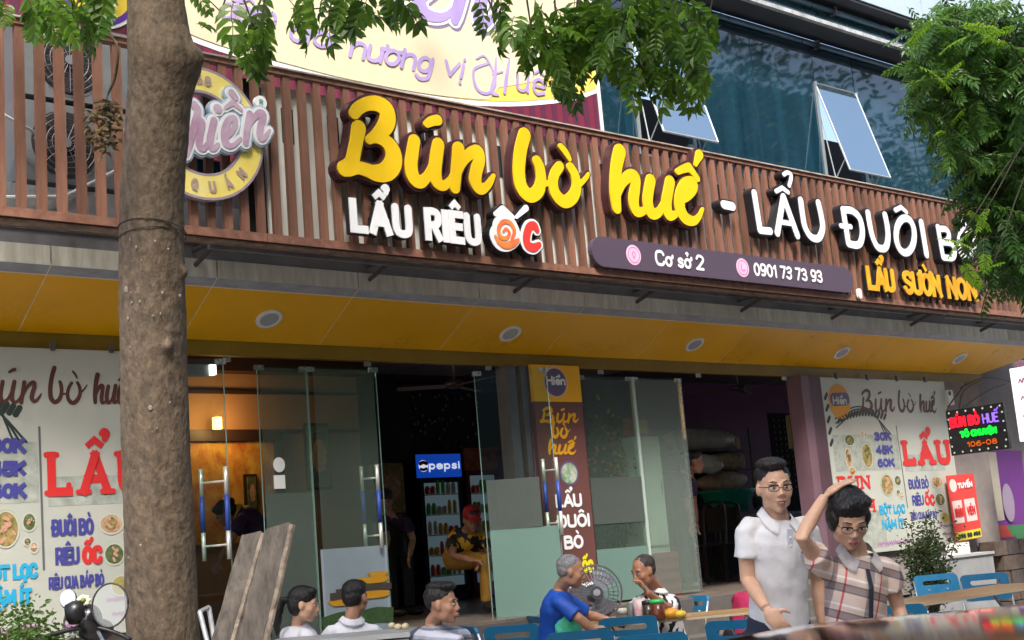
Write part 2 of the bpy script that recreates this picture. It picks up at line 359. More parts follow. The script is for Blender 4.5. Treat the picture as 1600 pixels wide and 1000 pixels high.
def finish_remesh():
    dg = bpy.context.evaluated_depsgraph_get()
    for o, f, m, wrinkle, wscale in JOBS:
        r = bpy.data.meshes.new_from_object(o.evaluated_get(dg)); nv = len(r.vertices)
        if wrinkle:
            co = np.empty(nv*3); r.vertices.foreach_get('co', co); co = co.reshape(-1, 3); nn = np.empty(nv*3); r.vertices.foreach_get('normal', nn); nn = nn.reshape(-1, 3)
            zs = .45 if wscale < 12 and wrinkle > .003 else 1.; w_ = np.array([noise.noise(Vector((c[0], c[1], c[2]*zs))*wscale)+.6*noise.noise(Vector((c[0]+c[2]*.5, c[1], c[2]*.8))*wscale*2.3) for c in co]); r.vertices.foreach_set('co', (co+nn*(w_*wrinkle)[:, None]).ravel())
        if f.name.split('.')[0] == 'hair':   # loose strands lying over the mass of hair
            co = np.array([v.co[:] for v in r.vertices]); no = np.array([v.normal[:] for v in r.vertices]); rg = np.random.default_rng(len(co)); V = co.tolist(); Fc = [tuple(p.vertices) for p in r.polygons]; c0 = co.mean(0)
            for i in rg.integers(0, len(co), min(1400, len(co)//3)):
                n_ = no[i]
                if n_@FW < -.45 and n_[2] < .65: continue
                g = np.array([rg.normal(0, .35), rg.normal(0, .35), -1.]) if n_[2] < .75 else np.array([rg.normal(0, 1), rg.normal(0, 1), .0]); t_ = g-n_*(g@n_); t_ /= np.linalg.norm(t_)+1e-9; s_ = np.cross(t_, n_)*.0011; L_s = rg.uniform(.014, .034)
                p0 = co[i]-n_*.001; p1 = p0+t_*L_s*.5+n_*rg.uniform(.001, .005); p2 = p0+t_*L_s+n_*rg.uniform(-.001, .006); b_ = len(V)
                V += [(p0-s_).tolist(), (p0+s_).tolist(), (p1-s_).tolist(), (p1+s_).tolist(), p2.tolist()]; Fc += [(b_, b_+1, b_+3, b_+2), (b_+2, b_+3, b_+4)]
            r2 = bpy.data.meshes.new('hair'); r2.from_pydata(V, [], Fc); bpy.data.meshes.remove(r); r = r2
        for x in (m if isinstance(m, (list, tuple)) else [m]): r.materials.append(x)
        r.polygons.foreach_set('use_smooth', [True]*len(r.polygons)); r.update(); old = f.data; f.data = r; bpy.data.meshes.remove(old)
    for o, *_ in JOBS: me = o.data; bpy.data.objects.remove(o); bpy.data.meshes.remove(me)
# ------------------------------------------------------------------ palette
M_slat = mat('brown_aluminium', (.20, .095, .064), .42, var=.22, scale=3, stretch=(6, 6, 1), bump=.05, bscale=30)
M_rail = mat('brown_rail', (.24, .115, .08), .45, var=.3, scale=14)
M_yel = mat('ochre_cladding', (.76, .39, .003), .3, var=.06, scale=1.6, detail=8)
M_ydk = mat('soffit_reflection_olive', (.24, .15, .012), .4, var=.15, scale=2)  # olive tone paints in the ochre soffit mirrored in the transom glass
M_grey = mat('grey_cladding', (.30, .32, .36), .5, var=.2, scale=5, stretch=(1, 1, 4))
M_cream = mat('cream_cladding', (.66, .65, .56), .5, col2=(.44, .42, .35), scale=5, stretch=(3, 1, .5), detail=8)
M_conc = mat('stained_concrete', (.18, .19, .20), .85, col2=(.42, .43, .44), scale=3.5, stretch=(1, 1, .5), bump=.2)
M_white = mat('white_paint', (.72, .72, .7), .45, var=.05, scale=6)
M_joint = mat('pale_sealant', (.74, .62, .42), .7)
M_dark = mat('dark_void', (.012, .012, .014), .8)
M_steel = mat('brushed_steel', (.55, .55, .56), .28, metal=.9, var=.1, scale=30)
M_frame = mat('grey_frame', (.16, .14, .15), .4, metal=.5, var=.12, scale=8)
M_black = mat('black_plastic', (.012, .012, .014), .35, var=.2, scale=20)
M_blue = mat('blue_plastic', (.008, .13, .27), .38, var=.12, scale=9, bump=.03)
M_leg = mat('chair_steel', (.5, .52, .53), .35, metal=.6, var=.15, scale=20)
G_clear = glass('clear_glass', (.90, .96, .93), .9, base=.008)
G_tint = glass('tinted_glass', (.88, .94, .91), 1.1, base=.01)
V_frost = veil('frosted_film', (.15, .25, .22), .93)
V_haze = veil('grey_film', (.10, .12, .11), .72)
vary(M_slat, .28); vary(M_yel, .05); vary(M_cream, .10); vary(M_conc, .1)
# ------------------------------------------------------------------ the setting
mb = MB(); mb.box(-60, 80, -7.2, 40, -.3, 0); tag(mb.build('pavement', mat('paver_grey', (.22, .2, .19), .85, var=.25, scale=2, bump=.3)), kind='structure')
mb = MB(); mb.box(-60, 80, -60, -7.35, -.5, -.25); tag(mb.build('road', mat('asphalt', (.05, .05, .052), .9, var=.2, scale=30, bump=.3)), kind='structure')
for i in range(24):
    mb = MB(); mb.box(-12+i*1.2+.004, -12+(i+1)*1.2-.004, -7.35, -7.2, -.3, .02)
    if i == 0: kerb0 = tag(mb.build('kerb', mat('kerb_stone', (.35, .34, .32), .8, var=.2, scale=8)), kind='structure')
    else: tag(mb.build('kerb', MATS['kerb_stone']), kind='structure')
FL = .82
M_tile = mat('floor_tile', (.16, .13, .11), .3, var=.15, scale=3)
mb = MB(); mb.box(-3, 9.4, .1, 9.2, FL-.1, FL); tag(mb.build('floor', M_tile), kind='structure')
mb = MB(); mb.box(9.4, 24, 0.9, 9.2, FL-.1, FL-.004); tag(mb.build('floor', M_tile), kind='structure')
for i in range(4):
    mb = MB(); mb.box(.9, 8.8, .1-.28*(4-i), .1-.28*(3-i), 0, FL-.16*(4-i)+.001); tag(mb.build('step', mat('step_granite', (.12, .11, .10), .55, var=.2, scale=20)), kind='structure')
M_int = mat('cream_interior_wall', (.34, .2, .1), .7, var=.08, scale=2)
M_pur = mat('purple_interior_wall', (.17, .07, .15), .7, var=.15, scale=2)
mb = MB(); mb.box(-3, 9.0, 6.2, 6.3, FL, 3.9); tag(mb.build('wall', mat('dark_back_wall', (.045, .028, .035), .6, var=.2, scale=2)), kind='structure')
mb = MB(); mb.box(9.02, 17, 6.2, 6.3, FL, 3.9); tag(mb.build('wall', M_pur), kind='structure')
for q in ((.6, 1.2, FL, 3.9), (3.9, 6.2, FL, 3.9), (1.2, 3.9, FL, 1.6), (1.2, 3.9, 3.5, 3.9)): tag(MB().box(-3, -2.9, *q).build('wall', M_int), kind='structure')  # unseen opening left in this wall, added to bring daylight into the hall
for q in ((.95, 1.4, FL, 3.9), (5.6, 6.2, FL, 3.9), (1.4, 5.6, FL, 1.3), (1.4, 5.6, 3.6, 3.9)): tag(MB().box(16.9, 17, *q).build('wall', M_pur), kind='structure')  # out-of-view gap added here so daylight reaches the kitchen
ceil = tag(MB().box(-3, 16.9, .62, 6.3, 3.9, 4.0).build('ceiling', mat('ceiling_void', (.1, .085, .09), .8)), kind='structure')
M_ct = mat('ceiling_tile_white', (.4, .36, .35), .7, var=.08, scale=2)
for i in range(8):
    for j in range(4):
        mb = MB(); mb.box(1.0+i*1.2+.02, 1.0+(i+1)*1.2-.02, .7+j*1.3+.02, .7+(j+1)*1.3-.02, 3.84, 3.87)
        mb.build('ceiling_panel', M_ct if (i+j) % 3 else MATS['ceiling_void'], ceil)
# ------------------------------------------------------------------ the building with its canopy
bld = thing('restaurant_building', 'restaurant building with ochre sloping canopy edge, grey beam and glazed front', 'building', (5, .6, 0))
SY, SZ = .519, -.289                       # inward run of the sloping soffit
def sof(x, t, h=0.):                       # t: 0 front edge .. 1 back edge
    n = np.array([0, -.289, -.519]); n = n/np.linalg.norm(n)
    return np.array([x, SY*t, 3.42+SZ*t])+n*h
D_ = 1.22
MB().hexa([sof(-2, -.16, -.03), sof(13.2, -.16, -.03), sof(12.4, 1, -.03), sof(-2, 1, -.03)], [sof(-2, -.16, -.0025), sof(13.2, -.16, -.0025), sof(12.4, 1, -.0025), sof(-2, 1, -.0025)][::1]).build('joint_backing', M_joint, bld)
for i in range(-2, 11):
    x0, x1 = i*D_+.005, (i+1)*D_-.005
    a1, b1 = x1, x1
    if i == 10: a1, b1 = 13.4, 12.45
    mb = MB(); mb.hexa([sof(x0, 0.012, -.012), sof(a1, 0.012, -.012), sof(b1, 1, -.012), sof(x0, 1, -.012)], [sof(x0, 0.012, 0), sof(a1, 0.012, 0), sof(b1, 1, 0), sof(x0, 1, 0)]); mb.build('soffit_panel', M_yel, bld)
    mb = MB(); mb.hexa([sof(x0, -.16, -.012), sof(a1, -.16, -.012), sof(a1, -.012, -.012), sof(x0, -.012, -.012)], [sof(x0, -.16, 0), sof(a1, -.16, 0), sof(a1, -.012, 0), sof(x0, -.012, 0)]); mb.build('edge_panel', M_grey, bld)
    y_ = sof(0, -.16)[1]; z_ = sof(0, -.16)[2]
    mb = MB(); mb.box(x0, a1, y_-.004, y_+.03, z_+.002, z_+.135); mb.build('fascia_panel', M_cream, bld)
yf = y_; zf = z_+.137
MB().box(-2.6, 13.3, yf+.02, .5, zf, zf+.12).build('beam_strip', mat('beam_underpaint', (.17, .17, .18), .7, var=.2, scale=4), bld)
MB().box(-2.6, 13.3, yf+.055, .9, zf+.12, zf+.42).build('beam', M_conc, bld)
MB().box(-2.6, 13.3, yf+.004, yf+.05, zf+.10, zf+.135).build('drip_ledge', mat('dark_ledge', (.06, .055, .055), .8, var=.4, scale=10), bld)
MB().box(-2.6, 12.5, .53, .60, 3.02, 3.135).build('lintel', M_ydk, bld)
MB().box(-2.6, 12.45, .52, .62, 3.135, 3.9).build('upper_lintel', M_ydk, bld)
for x in (1.6, 2.9, 4.2, 5.6, 7.0, 8.4):   # glass top fittings
    mb = MB(); mb.box(x-.03, x+.03, .51, .53, 2.97, 3.01); mb.build('door_patch_fitting', M_steel, bld)
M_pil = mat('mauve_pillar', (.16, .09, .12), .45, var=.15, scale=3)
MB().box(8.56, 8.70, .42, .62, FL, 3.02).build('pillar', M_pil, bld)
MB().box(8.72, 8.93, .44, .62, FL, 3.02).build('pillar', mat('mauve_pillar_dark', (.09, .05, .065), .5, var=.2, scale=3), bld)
MB().box(4.40, 4.50, .50, .66, FL, 3.02).build('pillar', M_frame, bld)
MB().box(4.56, 4.62, .50, .62, FL, 3.02).build('pillar', M_frame, bld)
MB().box(4.66, 5.27, .53, .66, FL, 3.02).build('pillar', M_pil, bld)
M_tan = mat('mottled_side_wall', (.3, .26, .24), .8, col2=(.2, .17, .17), scale=2.5, bump=.2)
MB().box(-2.6, .98, .53, .62, FL-.3, 3.02).build('side_wall', M_tan, bld)
MB().box(8.93, 12.4, .53, .72, FL-.3, 3.02).build('side_wall', M_tan, bld)
for k in range(9): MB().box(-2.5+k*1.22, -2.5+(k+1)*1.22-.008, .06, .105, 0, FL-.02).build('plinth_panel', mat('plinth_stone', (.10, .09, .085), .6, var=.15, scale=6), bld)
# ------------------------------------------------------------------ upper floor glazing
UY = .9
M_cw = mat('teal_curtain_glass', (.004, .022, .040), .03, col2=(.014, .055, .088), scale=1.2, stretch=(5, 1, .25), detail=6)
_n = M_cw.node_tree.nodes; _l = M_cw.node_tree.links; _t = _n.new('ShaderNodeTexNoise'); _t.inputs['Scale'].default_value = 1.3; _bp = _n.new('ShaderNodeBump'); _bp.inputs['Strength'].default_value = .02; _bp.inputs['Distance'].default_value = .1
_tc = _n.new('ShaderNodeTexCoord'); _l.new(_tc.outputs['Object'], _t.inputs[0]); _l.new(_t.outputs[0], _bp.inputs['Height']); _l.new(_bp.outputs[0], _n['Principled BSDF'].inputs['Normal'])
_bs = M_cw.node_tree.nodes['Principled BSDF']; _bs.inputs['IOR'].default_value = 1.95
M_cw2 = mat('coated_awning_glass', (.01, .05, .07), .04); M_cw2.node_tree.nodes['Principled BSDF'].inputs['IOR'].default_value = 7.0
M_mul = mat('teal_mullion', (.03, .07, .09), .35, metal=.4)
M_tubeb = mat('blue_grey_tube', (.10, .18, .26), .3, metal=.3, var=.2, scale=6)
xs = [-3, -1, 1.2, 3.4, 5.6, 6.9, 7.77, 8.99, 10.206, 11.054, 12.3, 13.6, 15, 16.5, 18]
for i in range(len(xs)-1):
    x0, x1 = xs[i]+.008, xs[i+1]-.008
    if i in (5, 8):
        MB().box(x0, x1, UY, UY+.02, 6.84, 7.38).build('glass_pane', M_cw, bld)
        MB().box(x0, x1, UY, UY+.02, 4.3, 5.45).build('glass_pane', M_cw, bld)
    else:
        mb = MB(); j = R.uniform(-.004, .004)
        mb.hexa([(x0, UY+.03, 4.3), (x1, UY+.03, 4.3), (x1, UY+.03, 7.38), (x0, UY+.03, 7.38)], [(x0, UY, 4.3), (x1, UY+j, 4.3), (x1, UY+j, 7.38), (x0, UY, 7.38)]); mb.build('glass_pane', M_cw, bld)
    MB().box(xs[i]-.006, xs[i]+.006, UY+.004, UY+.06, 4.3, 7.38).build('mullion', M_mul, bld)
MB().box(-3, 18, 3.5, 3.6, 4.3, 7.4).build('inner_wall', M_dark, bld)
for (x0, x1) in ((6.9, 7.77), (10.206, 11.054)):
    zt, zb, yb = 6.82, 5.6, .545
    A = [(x0, UY-.01, zt), (x1, UY-.01, zt), (x1, yb, zb), (x0, yb, zb)]; nb = np.array([0, .96, .27])
    wn = slab3('awning_window', M_cw2, A, nb, .012, bld)
    fm = MB()
    for a, b in ((0, 1), (1, 2), (2, 3), (3, 0)): fm.tube([np.array(A[a])+nb*.006, np.array(A[b])+nb*.006], .013, 6)
    fm.build('window_frame', mat('window_alu', (.45, .5, .52), .35, metal=.5), wn)
    for x in (x0+.02, x1-.02):
        t = MB(); t.tube([(x, UY, 6.5), (x, UY-.12, 5.55)], .008, 6); t.tube([(x, UY-.12, 5.55), (x, .60, 5.78)], .008, 6); t.build('stay_arm', MATS['window_alu'], wn)
    MB().box(x0-.02, x0, UY-.03, UY+.03, 5.45, 6.84).build('window_jamb', MATS['window_alu'], bld); MB().box(x1, x1+.02, UY-.03, UY+.03, 5.45, 6.84).build('window_jamb', MATS['window_alu'], bld)
    MB().box(x0, x1, UY-.02, UY+.03, 5.42, 5.46).build('window_sill', MATS['window_alu'], bld)
    MB().box((x0+x1)/2+.05, (x0+x1)/2+.12, .62, .66, 5.0, 5.55).build('window_stay_post', MATS['window_alu'], bld)
def mull_tube(z, y, r=.035):
    for i in range(10):
        t = MB(); t.tube([(-2+i*2.05, y, z), (-2+(i+1)*2.05-.03, y, z)], r, 10); t.build('shade_tube', M_tubeb, bld, True)
        MB().box(-2+i*2.05-.03, -2+i*2.05, y-.05, y+.05, z-.05, z+.05).build('tube_bracket', M_frame, bld)
mull_tube(7.33, .86); mull_tube(7.66, .55)
MB().box(-3, 18.5, .56, .93, 7.42, 7.46).build('eave_soffit', mat('dark_soffit', (.05, .06, .075), .7, var=.2, scale=2), bld)
MB().box(-3, 18.5, .50, .56, 7.42, 7.47).build('eave_edge', mat('pale_eave_edge', (.55, .58, .6), .5, col2=(.25, .26, .26), scale=9), bld)
for i in range(14): MB().box(-2+i*1.5+.008, -2+(i+1)*1.5-.008, .62, .64, 7.47, 7.75).build('spandrel_pane', mat('spandrel_glass', (.02, .08, .1), .06, col2=(.06, .16, .19), scale=3), bld)
MATS['spandrel_glass'].node_tree.nodes['Principled BSDF'].inputs['IOR'].default_value = 2.6
MB().box(-3, 18.5, .36, .92, 7.76, 7.8).build('eave_soffit', MATS['dark_soffit'], bld)
for i in range(10): MB().box(-2+i*2+.01, -2+(i+1)*2-.01, .34, .36, 7.8, 9.6).build('wall_panel', mat('pale_blue_panel', (.42, .52, .60), .4, var=.08, scale=1.5), bld)
MB().box(-3, 18.5, .37, .9, 9.5, 12).build('upper_wall', MATS['pale_blue_panel'], bld)
# wall behind the slats at the left end
MB().box(-3, 1.6, .85, .88, 4.0, 6.0).build('rear_wall', mat('slate_wall', (.10, .13, .16), .8, var=.2, scale=3), bld)
# ------------------------------------------------------------------ the slat screen
scr = thing('slat_screen', 'long brown slatted metal screen above the ochre canopy carrying the sign letters', 'screen', (6, -.5, 3.6))
sm = MB().box(-.03, .03, -.045, -.008, 0, 1.24); me0 = None
n = 0
for k in range(111):
    x = -.85+k*.1315-.0187
    if me0 is None:
        s0 = sm.build('slat', M_slat, scr); me0 = s0.data; o = s0
    else: o = link('slat', me0, scr)
    o.location = Vector((x, -.455, 3.70))-Vector(ORG[scr.name])
    o.rotation_euler = (0, R.uniform(-.0015, .0015), R.uniform(-.012, .012))
for i in range(6):
    x0, x1 = -1.2+i*2.6, -1.2+(i+1)*2.6-.006
    MB().box(x0, x1, -.512, -.44, 4.935, 4.972).build('top_rail', M_rail, scr)
    MB().box(x0, x1, -.53, -.42, 4.973, 4.985).build('top_trim', mat('pale_trim', (.5, .45, .4), .5, col2=(.28, .2, .17), scale=10), scr)
    MB().box(x0, x1, -.512, -.43, 3.655, 3.715).build('bottom_rail', M_rail, scr)
    MB().box(x0, x1, -.49, -.40, 3.628, 3.648).build('bottom_trim', mat('rusty_trim', (.3, .2, .15), .7, col2=(.12, .08, .06), scale=12), scr)
for k in range(9):                          # struts back to the beam
    x = 1.05+k*1.5
    t = MB(); t.tube([(x, -.44, 3.67), (x, -.03, 3.66)], .016, 6); t.tube([(x, -.46, 3.66), (x, -.04, 3.54)], .018, 6); t.build('bracket', mat('rusty_bracket', (.06, .045, .04), .8, var=.4, scale=20), scr)
for k in range(4):
    MB().box(1.0+k*3.1, 1.0+k*3.1+2.4, -.40, -.36, 3.60, 3.63).build('lamp_batten', mat('dirty_grey_metal', (.14, .14, .15), .6, var=.3, scale=8), scr)
# cladding seen through the gaps
clad = thing('sign_backing', 'pale cladding sheets behind the brown slats with dark vents', 'cladding', (7, -.2, 3.7))
M_back = mat('pale_cladding', (.82, .84, .8), .45, col2=(.68, .71, .68), scale=3, stretch=(1, 1, .4))
for i in range(10):
    x0 = 1.48+i*1.22
    MB().box(x0+.005, x0+1.215, -.40, -.37, 3.66, 4.88).build('cladding_sheet', M_back, clad)
    for k in range(3): MB().box(x0+.15+k*.4, x0+.25+k*.4, -.406, -.402, 4.45, 4.72).build('vent', mat('vent_dark', (.03, .045, .06), .5), clad)
MB().box(1.3, 1.47, -.40, -.37, 3.66, 4.9).build('edge_post', M_dark, clad)
# ------------------------------------------------------------------ air conditioners behind the screen
def ac(x, z, label, fr_=True):
    t = thing('air_conditioner', label, 'air conditioner', (x+.42, .25, z), 'outdoor units behind the slats')
    MB().box(x, x+.85, .1, .42, z, z+.57).build('casing', mat('ac_casing', (.13, .14, .15), .5, var=.12, scale=4), t)
    mb = MB(); c = np.array([x+.33, .09, z+.285]); mb.disc(c, (.235, 0, 0), (0, 0, .235), (0, -1, 0), 28, .02); mb.build('fan_opening', M_dark, t)
    mb = MB()
    for r in (.06, .1, .14, .18, .22): mb.tube([c+np.array([r*math.cos(a), -.02, r*math.sin(a)]) for a in np.linspace(0, 2*math.pi, 25)], .0035, 4)
    for a in np.linspace(0, math.pi, 9)[:-1]: mb.tube([c+np.array([.23*math.cos(a), -.022, .23*math.sin(a)]), c-np.array([.23*math.cos(a), .022, .23*math.sin(a)])], .003, 4)
    mb.build('grille', M_frame, t)
    mb = MB(); mb.disc(c+np.array([0, -.03, 0]), (.035, 0, 0), (0, 0, .035), (0, -1, 0), 14, .01); mb.build('hub', MATS['ac_casing'], t)
ac(-.14, 4.10, 'lower outdoor air conditioner with round fan behind the left slats')
ac(-.10, 4.71, 'upper outdoor air conditioner stacked on another behind the left slats')
t = MB(); t.tube([(-1.2, .02, 4.75), (-.5, 0, 4.6), (0, -.05, 4.35)], .012, 6); t.tube([(-.6, -.1, 3.86), (.1, -.08, 3.95), (.5, -.02, 4.2), (.62, 0, 4.6)], .014, 6); t.tube([(.9, .02, 3.8), (.92, .02, 4.9)], .045, 8)
tag(t.build('drain_pipe', M_white, None, True), 'white drain pipes running behind the left slats beside the air conditioners', 'pipe')
# ------------------------------------------------------------------ downlights in the canopy
for px, py, lb in ((420, 497, 'leftmost round downlight in the ochre canopy, nearest the big tree trunk'), (797, 520, 'round downlight in the ochre canopy above the open glass door'), (1085, 537, 'round downlight in the ochre canopy above the kitchen opening'), (1315, 550, 'round downlight in the ochre canopy above the right menu board'), (1499, 559, 'rightmost round downlight in the ochre canopy near the electronic sign')):
    nn = np.array([0, -.289, -.519]); nn /= np.linalg.norm(nn); c = onP(px, py, sof(0, .5), nn); tv = np.array([0, .519, -.289])/.594
    t = thing('downlight', lb, 'ceiling light', c, 'downlights in the canopy')
    mb = MB(); mb.disc(c+nn*.012, (.105, 0, 0), tv*.105, nn, 28, .012); mb.build('ring', M_white, t)
    mb = MB(); mb.disc(c+nn*.014, (.075, 0, 0), tv*.075, nn, 28, .002); mb.build('lens', mat('downlight_lens', (.35, .4, .42), .25), t)
# ------------------------------------------------------------------ channel letters on the screen
M_lyel = mat('yellow_letter_face', (.82, .53, .01), .35, var=.05, scale=4)
M_lrim = mat('maroon_letter_side', (.055, .018, .022), .4)
M_lwht = mat('white_letter_face', (.82, .83, .86), .35)
M_lblk = mat('black_letter_side', (.012, .012, .016), .4)
M_lred = mat('red_letter_face', (.75, .05, .04), .35)
SB = [[(235,228,44),(222,300,40),(208,370,40),(195,430,42),(170,462,46),(150,472,46)],[(170,485,34),(230,468,36),(300,488,40)],
 [(208,140,34),(235,108,36),(280,85,38),(340,82,44),(392,112,50),(408,165,50),(392,220,48),(345,268,36),(296,300,26)],
 [(300,300,20),(350,292,30),(405,318,42),(440,375,50),(440,440,54),(400,490,54),(335,500,46),(270,478,34)]]
SU = [[(568,305,36),(556,380,38),(548,450,40),(560,520,42),(600,552,38),(645,520,28),(680,450,24),(705,380,26)],
 [(712,328,38),(700,400,40),(692,480,40),(700,545,40),(740,575,30),(785,540,20),(812,480,18)]]
SUa = [[(642,205,22),(672,188,28),(706,182,30)]]
SN = [[(832,352,38),(824,430,36),(816,510,34),(808,588,34)],[(822,520,18),(855,440,24),(900,385,32),(945,370,36),(955,420,38),(938,490,38),(932,550,40),(960,595,34),(1000,580,24),(1026,545,18),(1042,515,11)]]
SB2 = [[(1232,268,40),(1212,340,40),(1200,420,40),(1198,510,40),(1215,590,42),(1262,634,40),(1312,606,38),(1330,540,34),(1322,470,34),(1306,428,32)],[(1338,560,22),(1380,562,14)]]
SO2 = [[(95,305,28),(66,350,30),(55,410,32),(72,475,36),(122,518,36),(172,490,36),(196,430,32),(186,360,30),(160,312,28)],[(196,420,22),(230,400,14),(255,372,12),(268,350,9)]]
SO2a = [[(100,186,18),(128,220,20),(152,262,14)]]
SH = [[(458,215,42),(440,290,40),(430,380,38),(430,470,38),(438,556,32)],[(438,500,16),(470,410,26),(515,362,34),(548,372,36),(550,430,34),(540,510,36),(556,574,32),(600,572,22),(632,530,14)]]
SU2 = [[(642,388,34),(630,450,34),(624,520,36),(644,584,36),(690,580,26),(722,520,18),(744,450,18)],[(758,398,34),(746,460,34),(736,530,36),(750,596,34),(795,590,18),(825,550,12)]]
SE = [[(815,520,14),(860,490,22),(898,440,26),(892,400,28),(850,408,32),(820,470,36),(815,550,38),(845,614,36),(895,634,26),(932,606,16),(952,562,10)]]
SEc = [[(802,338,18),(835,322,22),(868,312,26)],[(868,312,24),(895,345,20),(920,382,18)]]
SEa = [[(932,236,28),(920,265,20),(908,298,11)]]
YS = -.60
S1 = lambda l: px_strokes(l, YS, 500, 140, 3.845, 1.13)
S2 = lambda l: px_strokes(l, YS, 850, 180, 3.845, 1.14)
W_bun = [S1(SB), S1(SU)+S1(SUa), S1(SN)]
W_bo = [S1(SB2), S2(SO2)+S2(SO2a)]
W_hue = [S2(SH), S2(SU2), S2(SE)+S2(SEc)+S2(SEa)]
FS = FAC(YS)
for wd, lb in ((W_bun, 'yellow script channel letters Bún on the brown slats, left of bò'), (W_bo, 'yellow script channel letters bò in the middle of the brown slats'), (W_hue, 'yellow script channel letters huế on the brown slats, before the white dash')):
    t = thing('word_sign', lb, 'sign', (wd[0][0][0][0], YS+.08, wd[0][0][0][1]), 'yellow script word signs')
    for k, g in enumerate(wd): script(g, FS, M_lyel, t, 'letter', .0, .03, M_lrim, .022, .085, 6, k0=4*k)
def capsules(lst, ox, oy, sc, Y, m, parent, rim, name='letter'):
    st = px_strokes(lst, Y, ox, oy, sc, 1.05); mb = MB(); rb = MB(); k = 0
    for q in st:
        c = cr(q, 5) if len(q) > 2 else q; k += 1
        stroke(mb, FAC(Y), c, [p[2] for p in c], .0004*k, .02); stroke(rb, FAC(Y), c, [p[2]+.016 for p in c], .0004*k-.006, .1)
    o = mb.build(name, m, parent); rb.build(name+'_back', rim, o)
t = thing('word_sign', 'white rounded letters LẨU ĐUÔI BÒ with a leading dash on the slats', 'sign', (6.6, YS+.08, 4.2))
r_ = 22
def ring_(cx, cy, rx, ry, r, n=16): return [(cx+rx*math.cos(2*math.pi*i/n), cy+ry*math.sin(2*math.pi*i/n), r) for i in range(n+1)]
capsules([[(120,458,26),(172,470,26)]], 1100, 200, 3.845, YS, M_lwht, t, M_lblk, 'dash')
capsules([[(303,388,r_),(338,612,r_)],[(338,612,r_),(398,618,r_)]], 1100, 200, 3.845, YS, M_lwht, t, M_lblk)
capsules([[(442,630,r_),(478,412,r_)],[(478,412,r_),(562,645,r_)],[(455,562,15),(530,574,15)],[(434,378,14),(470,358,14)],[(470,358,14),(505,385,14)],[(480,278,13),(500,266,13),(522,278,13),(522,308,13),(512,345,13)]], 1100, 200, 3.845, YS, M_lwht, t, M_lblk)
capsules([[(582,432,r_),(592,510,r_),(610,600,r_),(648,655,r_),(692,658,r_),(714,600,r_),(706,530,r_),(688,448,r_)]], 1100, 200, 3.845, YS, M_lwht, t, M_lblk)
capsules([[(452,335,r_),(485,540,r_)],[(452,335,r_),(505,342,r_),(550,385,r_),(568,460,r_),(560,525,r_),(535,548,r_),(485,540,r_)],[(438,432,15),(498,438,15)]], 1200, 240, 3.845, YS, M_lwht, t, M_lblk)
capsules([[(602,355,r_),(612,420,r_),(630,500,r_),(660,560,r_),(705,565,r_),(722,510,r_),(718,440,r_),(704,368,r_)]], 1200, 240, 3.845, YS, M_lwht, t, M_lblk)
capsules([ring_(826,490,55,104,r_),[(766,338,14),(800,320,14)],[(800,320,14),(832,350,14)]], 1200, 240, 3.845, YS, M_lwht, t, M_lblk)
capsules([[(922,412,r_),(954,606,r_)]], 1200, 240, 3.845, YS, M_lwht, t, M_lblk)
capsules([[(428,270,24),(470,510,24)],[(440,285,24),(490,290,24),(515,330,24),(505,375,24),(465,390,24)],[(465,390,24),(530,400,24),(560,450,24),(545,510,24),(470,510,24)]], 1380, 300, 5, YS, M_lwht, t, M_lblk)
capsules([ring_(655,400,62,112,24),[(610,215,16),(650,250,16)]], 1380, 300, 5, YS, M_lwht, t, M_lblk)
# round plate and small mark at the far right end
t = thing('round_plate', 'small round maroon plate with a cream ring at the far right', 'sign', onY(1590, 395, -.6))
c = onY(1597, 395, -.6); MB().disc(c, (.36, 0, 0), (0, 0, .30), (0, -1, 0), 30, .05).build('plate', M_lrim, t)
mb = MB(); cc = [c+np.array([.22*math.cos(a), -.004, .19*math.sin(a)]) for a in np.linspace(0, 2*math.pi, 25)]; mb.tube(cc, .05, 6); mb.build('ring', mat('cream_vinyl', (.62, .6, .45), .5), t)
t = thing('word_sign', 'white block letters LẨU RIÊU below the yellow Bún', 'sign', (2.0, -.52, 3.8))
text('LẨU', FAC(YS), 2.05, 3.765, 2.62, .27, .031, M_lwht, t, letters=True, flat=True, depth=.02, rim=M_lblk, rimw=.008, gap=.36)
text('RIÊU', FAC(YS), 2.74, 3.765, 3.30, .27, .030, M_lwht, t, letters=True, flat=True, depth=.02, rim=M_lblk, rimw=.008, gap=.36)
# the snail "ỐC"
t = thing('snail_sign', 'red and white sign ỐC with the letter drawn as a spiral snail shell', 'sign', (3.6, -.52, 3.8))
sn = [[(1065,830,30),(1050,870,34),(1075,920,36),(1120,930,38),(1165,905,36),(1180,870,30),(1150,800,32),(1110,775,30),(1070,800,30),(1062,850,30)],[(1110,850,66),(1112,860,66)],[(1055,745,14),(1100,722,26)],[(1100,722,26),(1160,765,12)],[(1180,765,10),(1238,710,18)]]
sr = [[(1050,880,8),(1078,918,16),(1120,935,20),(1165,920,18),(1190,900,9)],[(1150,900,10),(1165,850,13),(1140,800,13),(1095,795,13),(1070,840,13),(1085,885,12),(1120,890,11),(1135,860,10),(1115,835,8),(1098,852,7)]]
q = S1(sn); mb = MB(); rb = MB()
for k, s in enumerate(q): c = cr(s, 5); stroke(mb, FS, c, [p[2] for p in c], .0004*k, .02); stroke(rb, FS, c, [p[2]+.012 for p in c], -.006+.0004*k, .08)
o = mb.build('snail_letter', M_lwht, t); rb.build('letter_back', M_lblk, o)
q = S1(sr); mb = MB()
for k, s in enumerate(q): c = cr(s, 5); stroke(mb, FS, c, [p[2] for p in c], .006+.0004*k)
mb.build('spiral', mat('orange_red_print', (.8, .12, .06), .4, col2=(.85, .3, .05), scale=6), t)
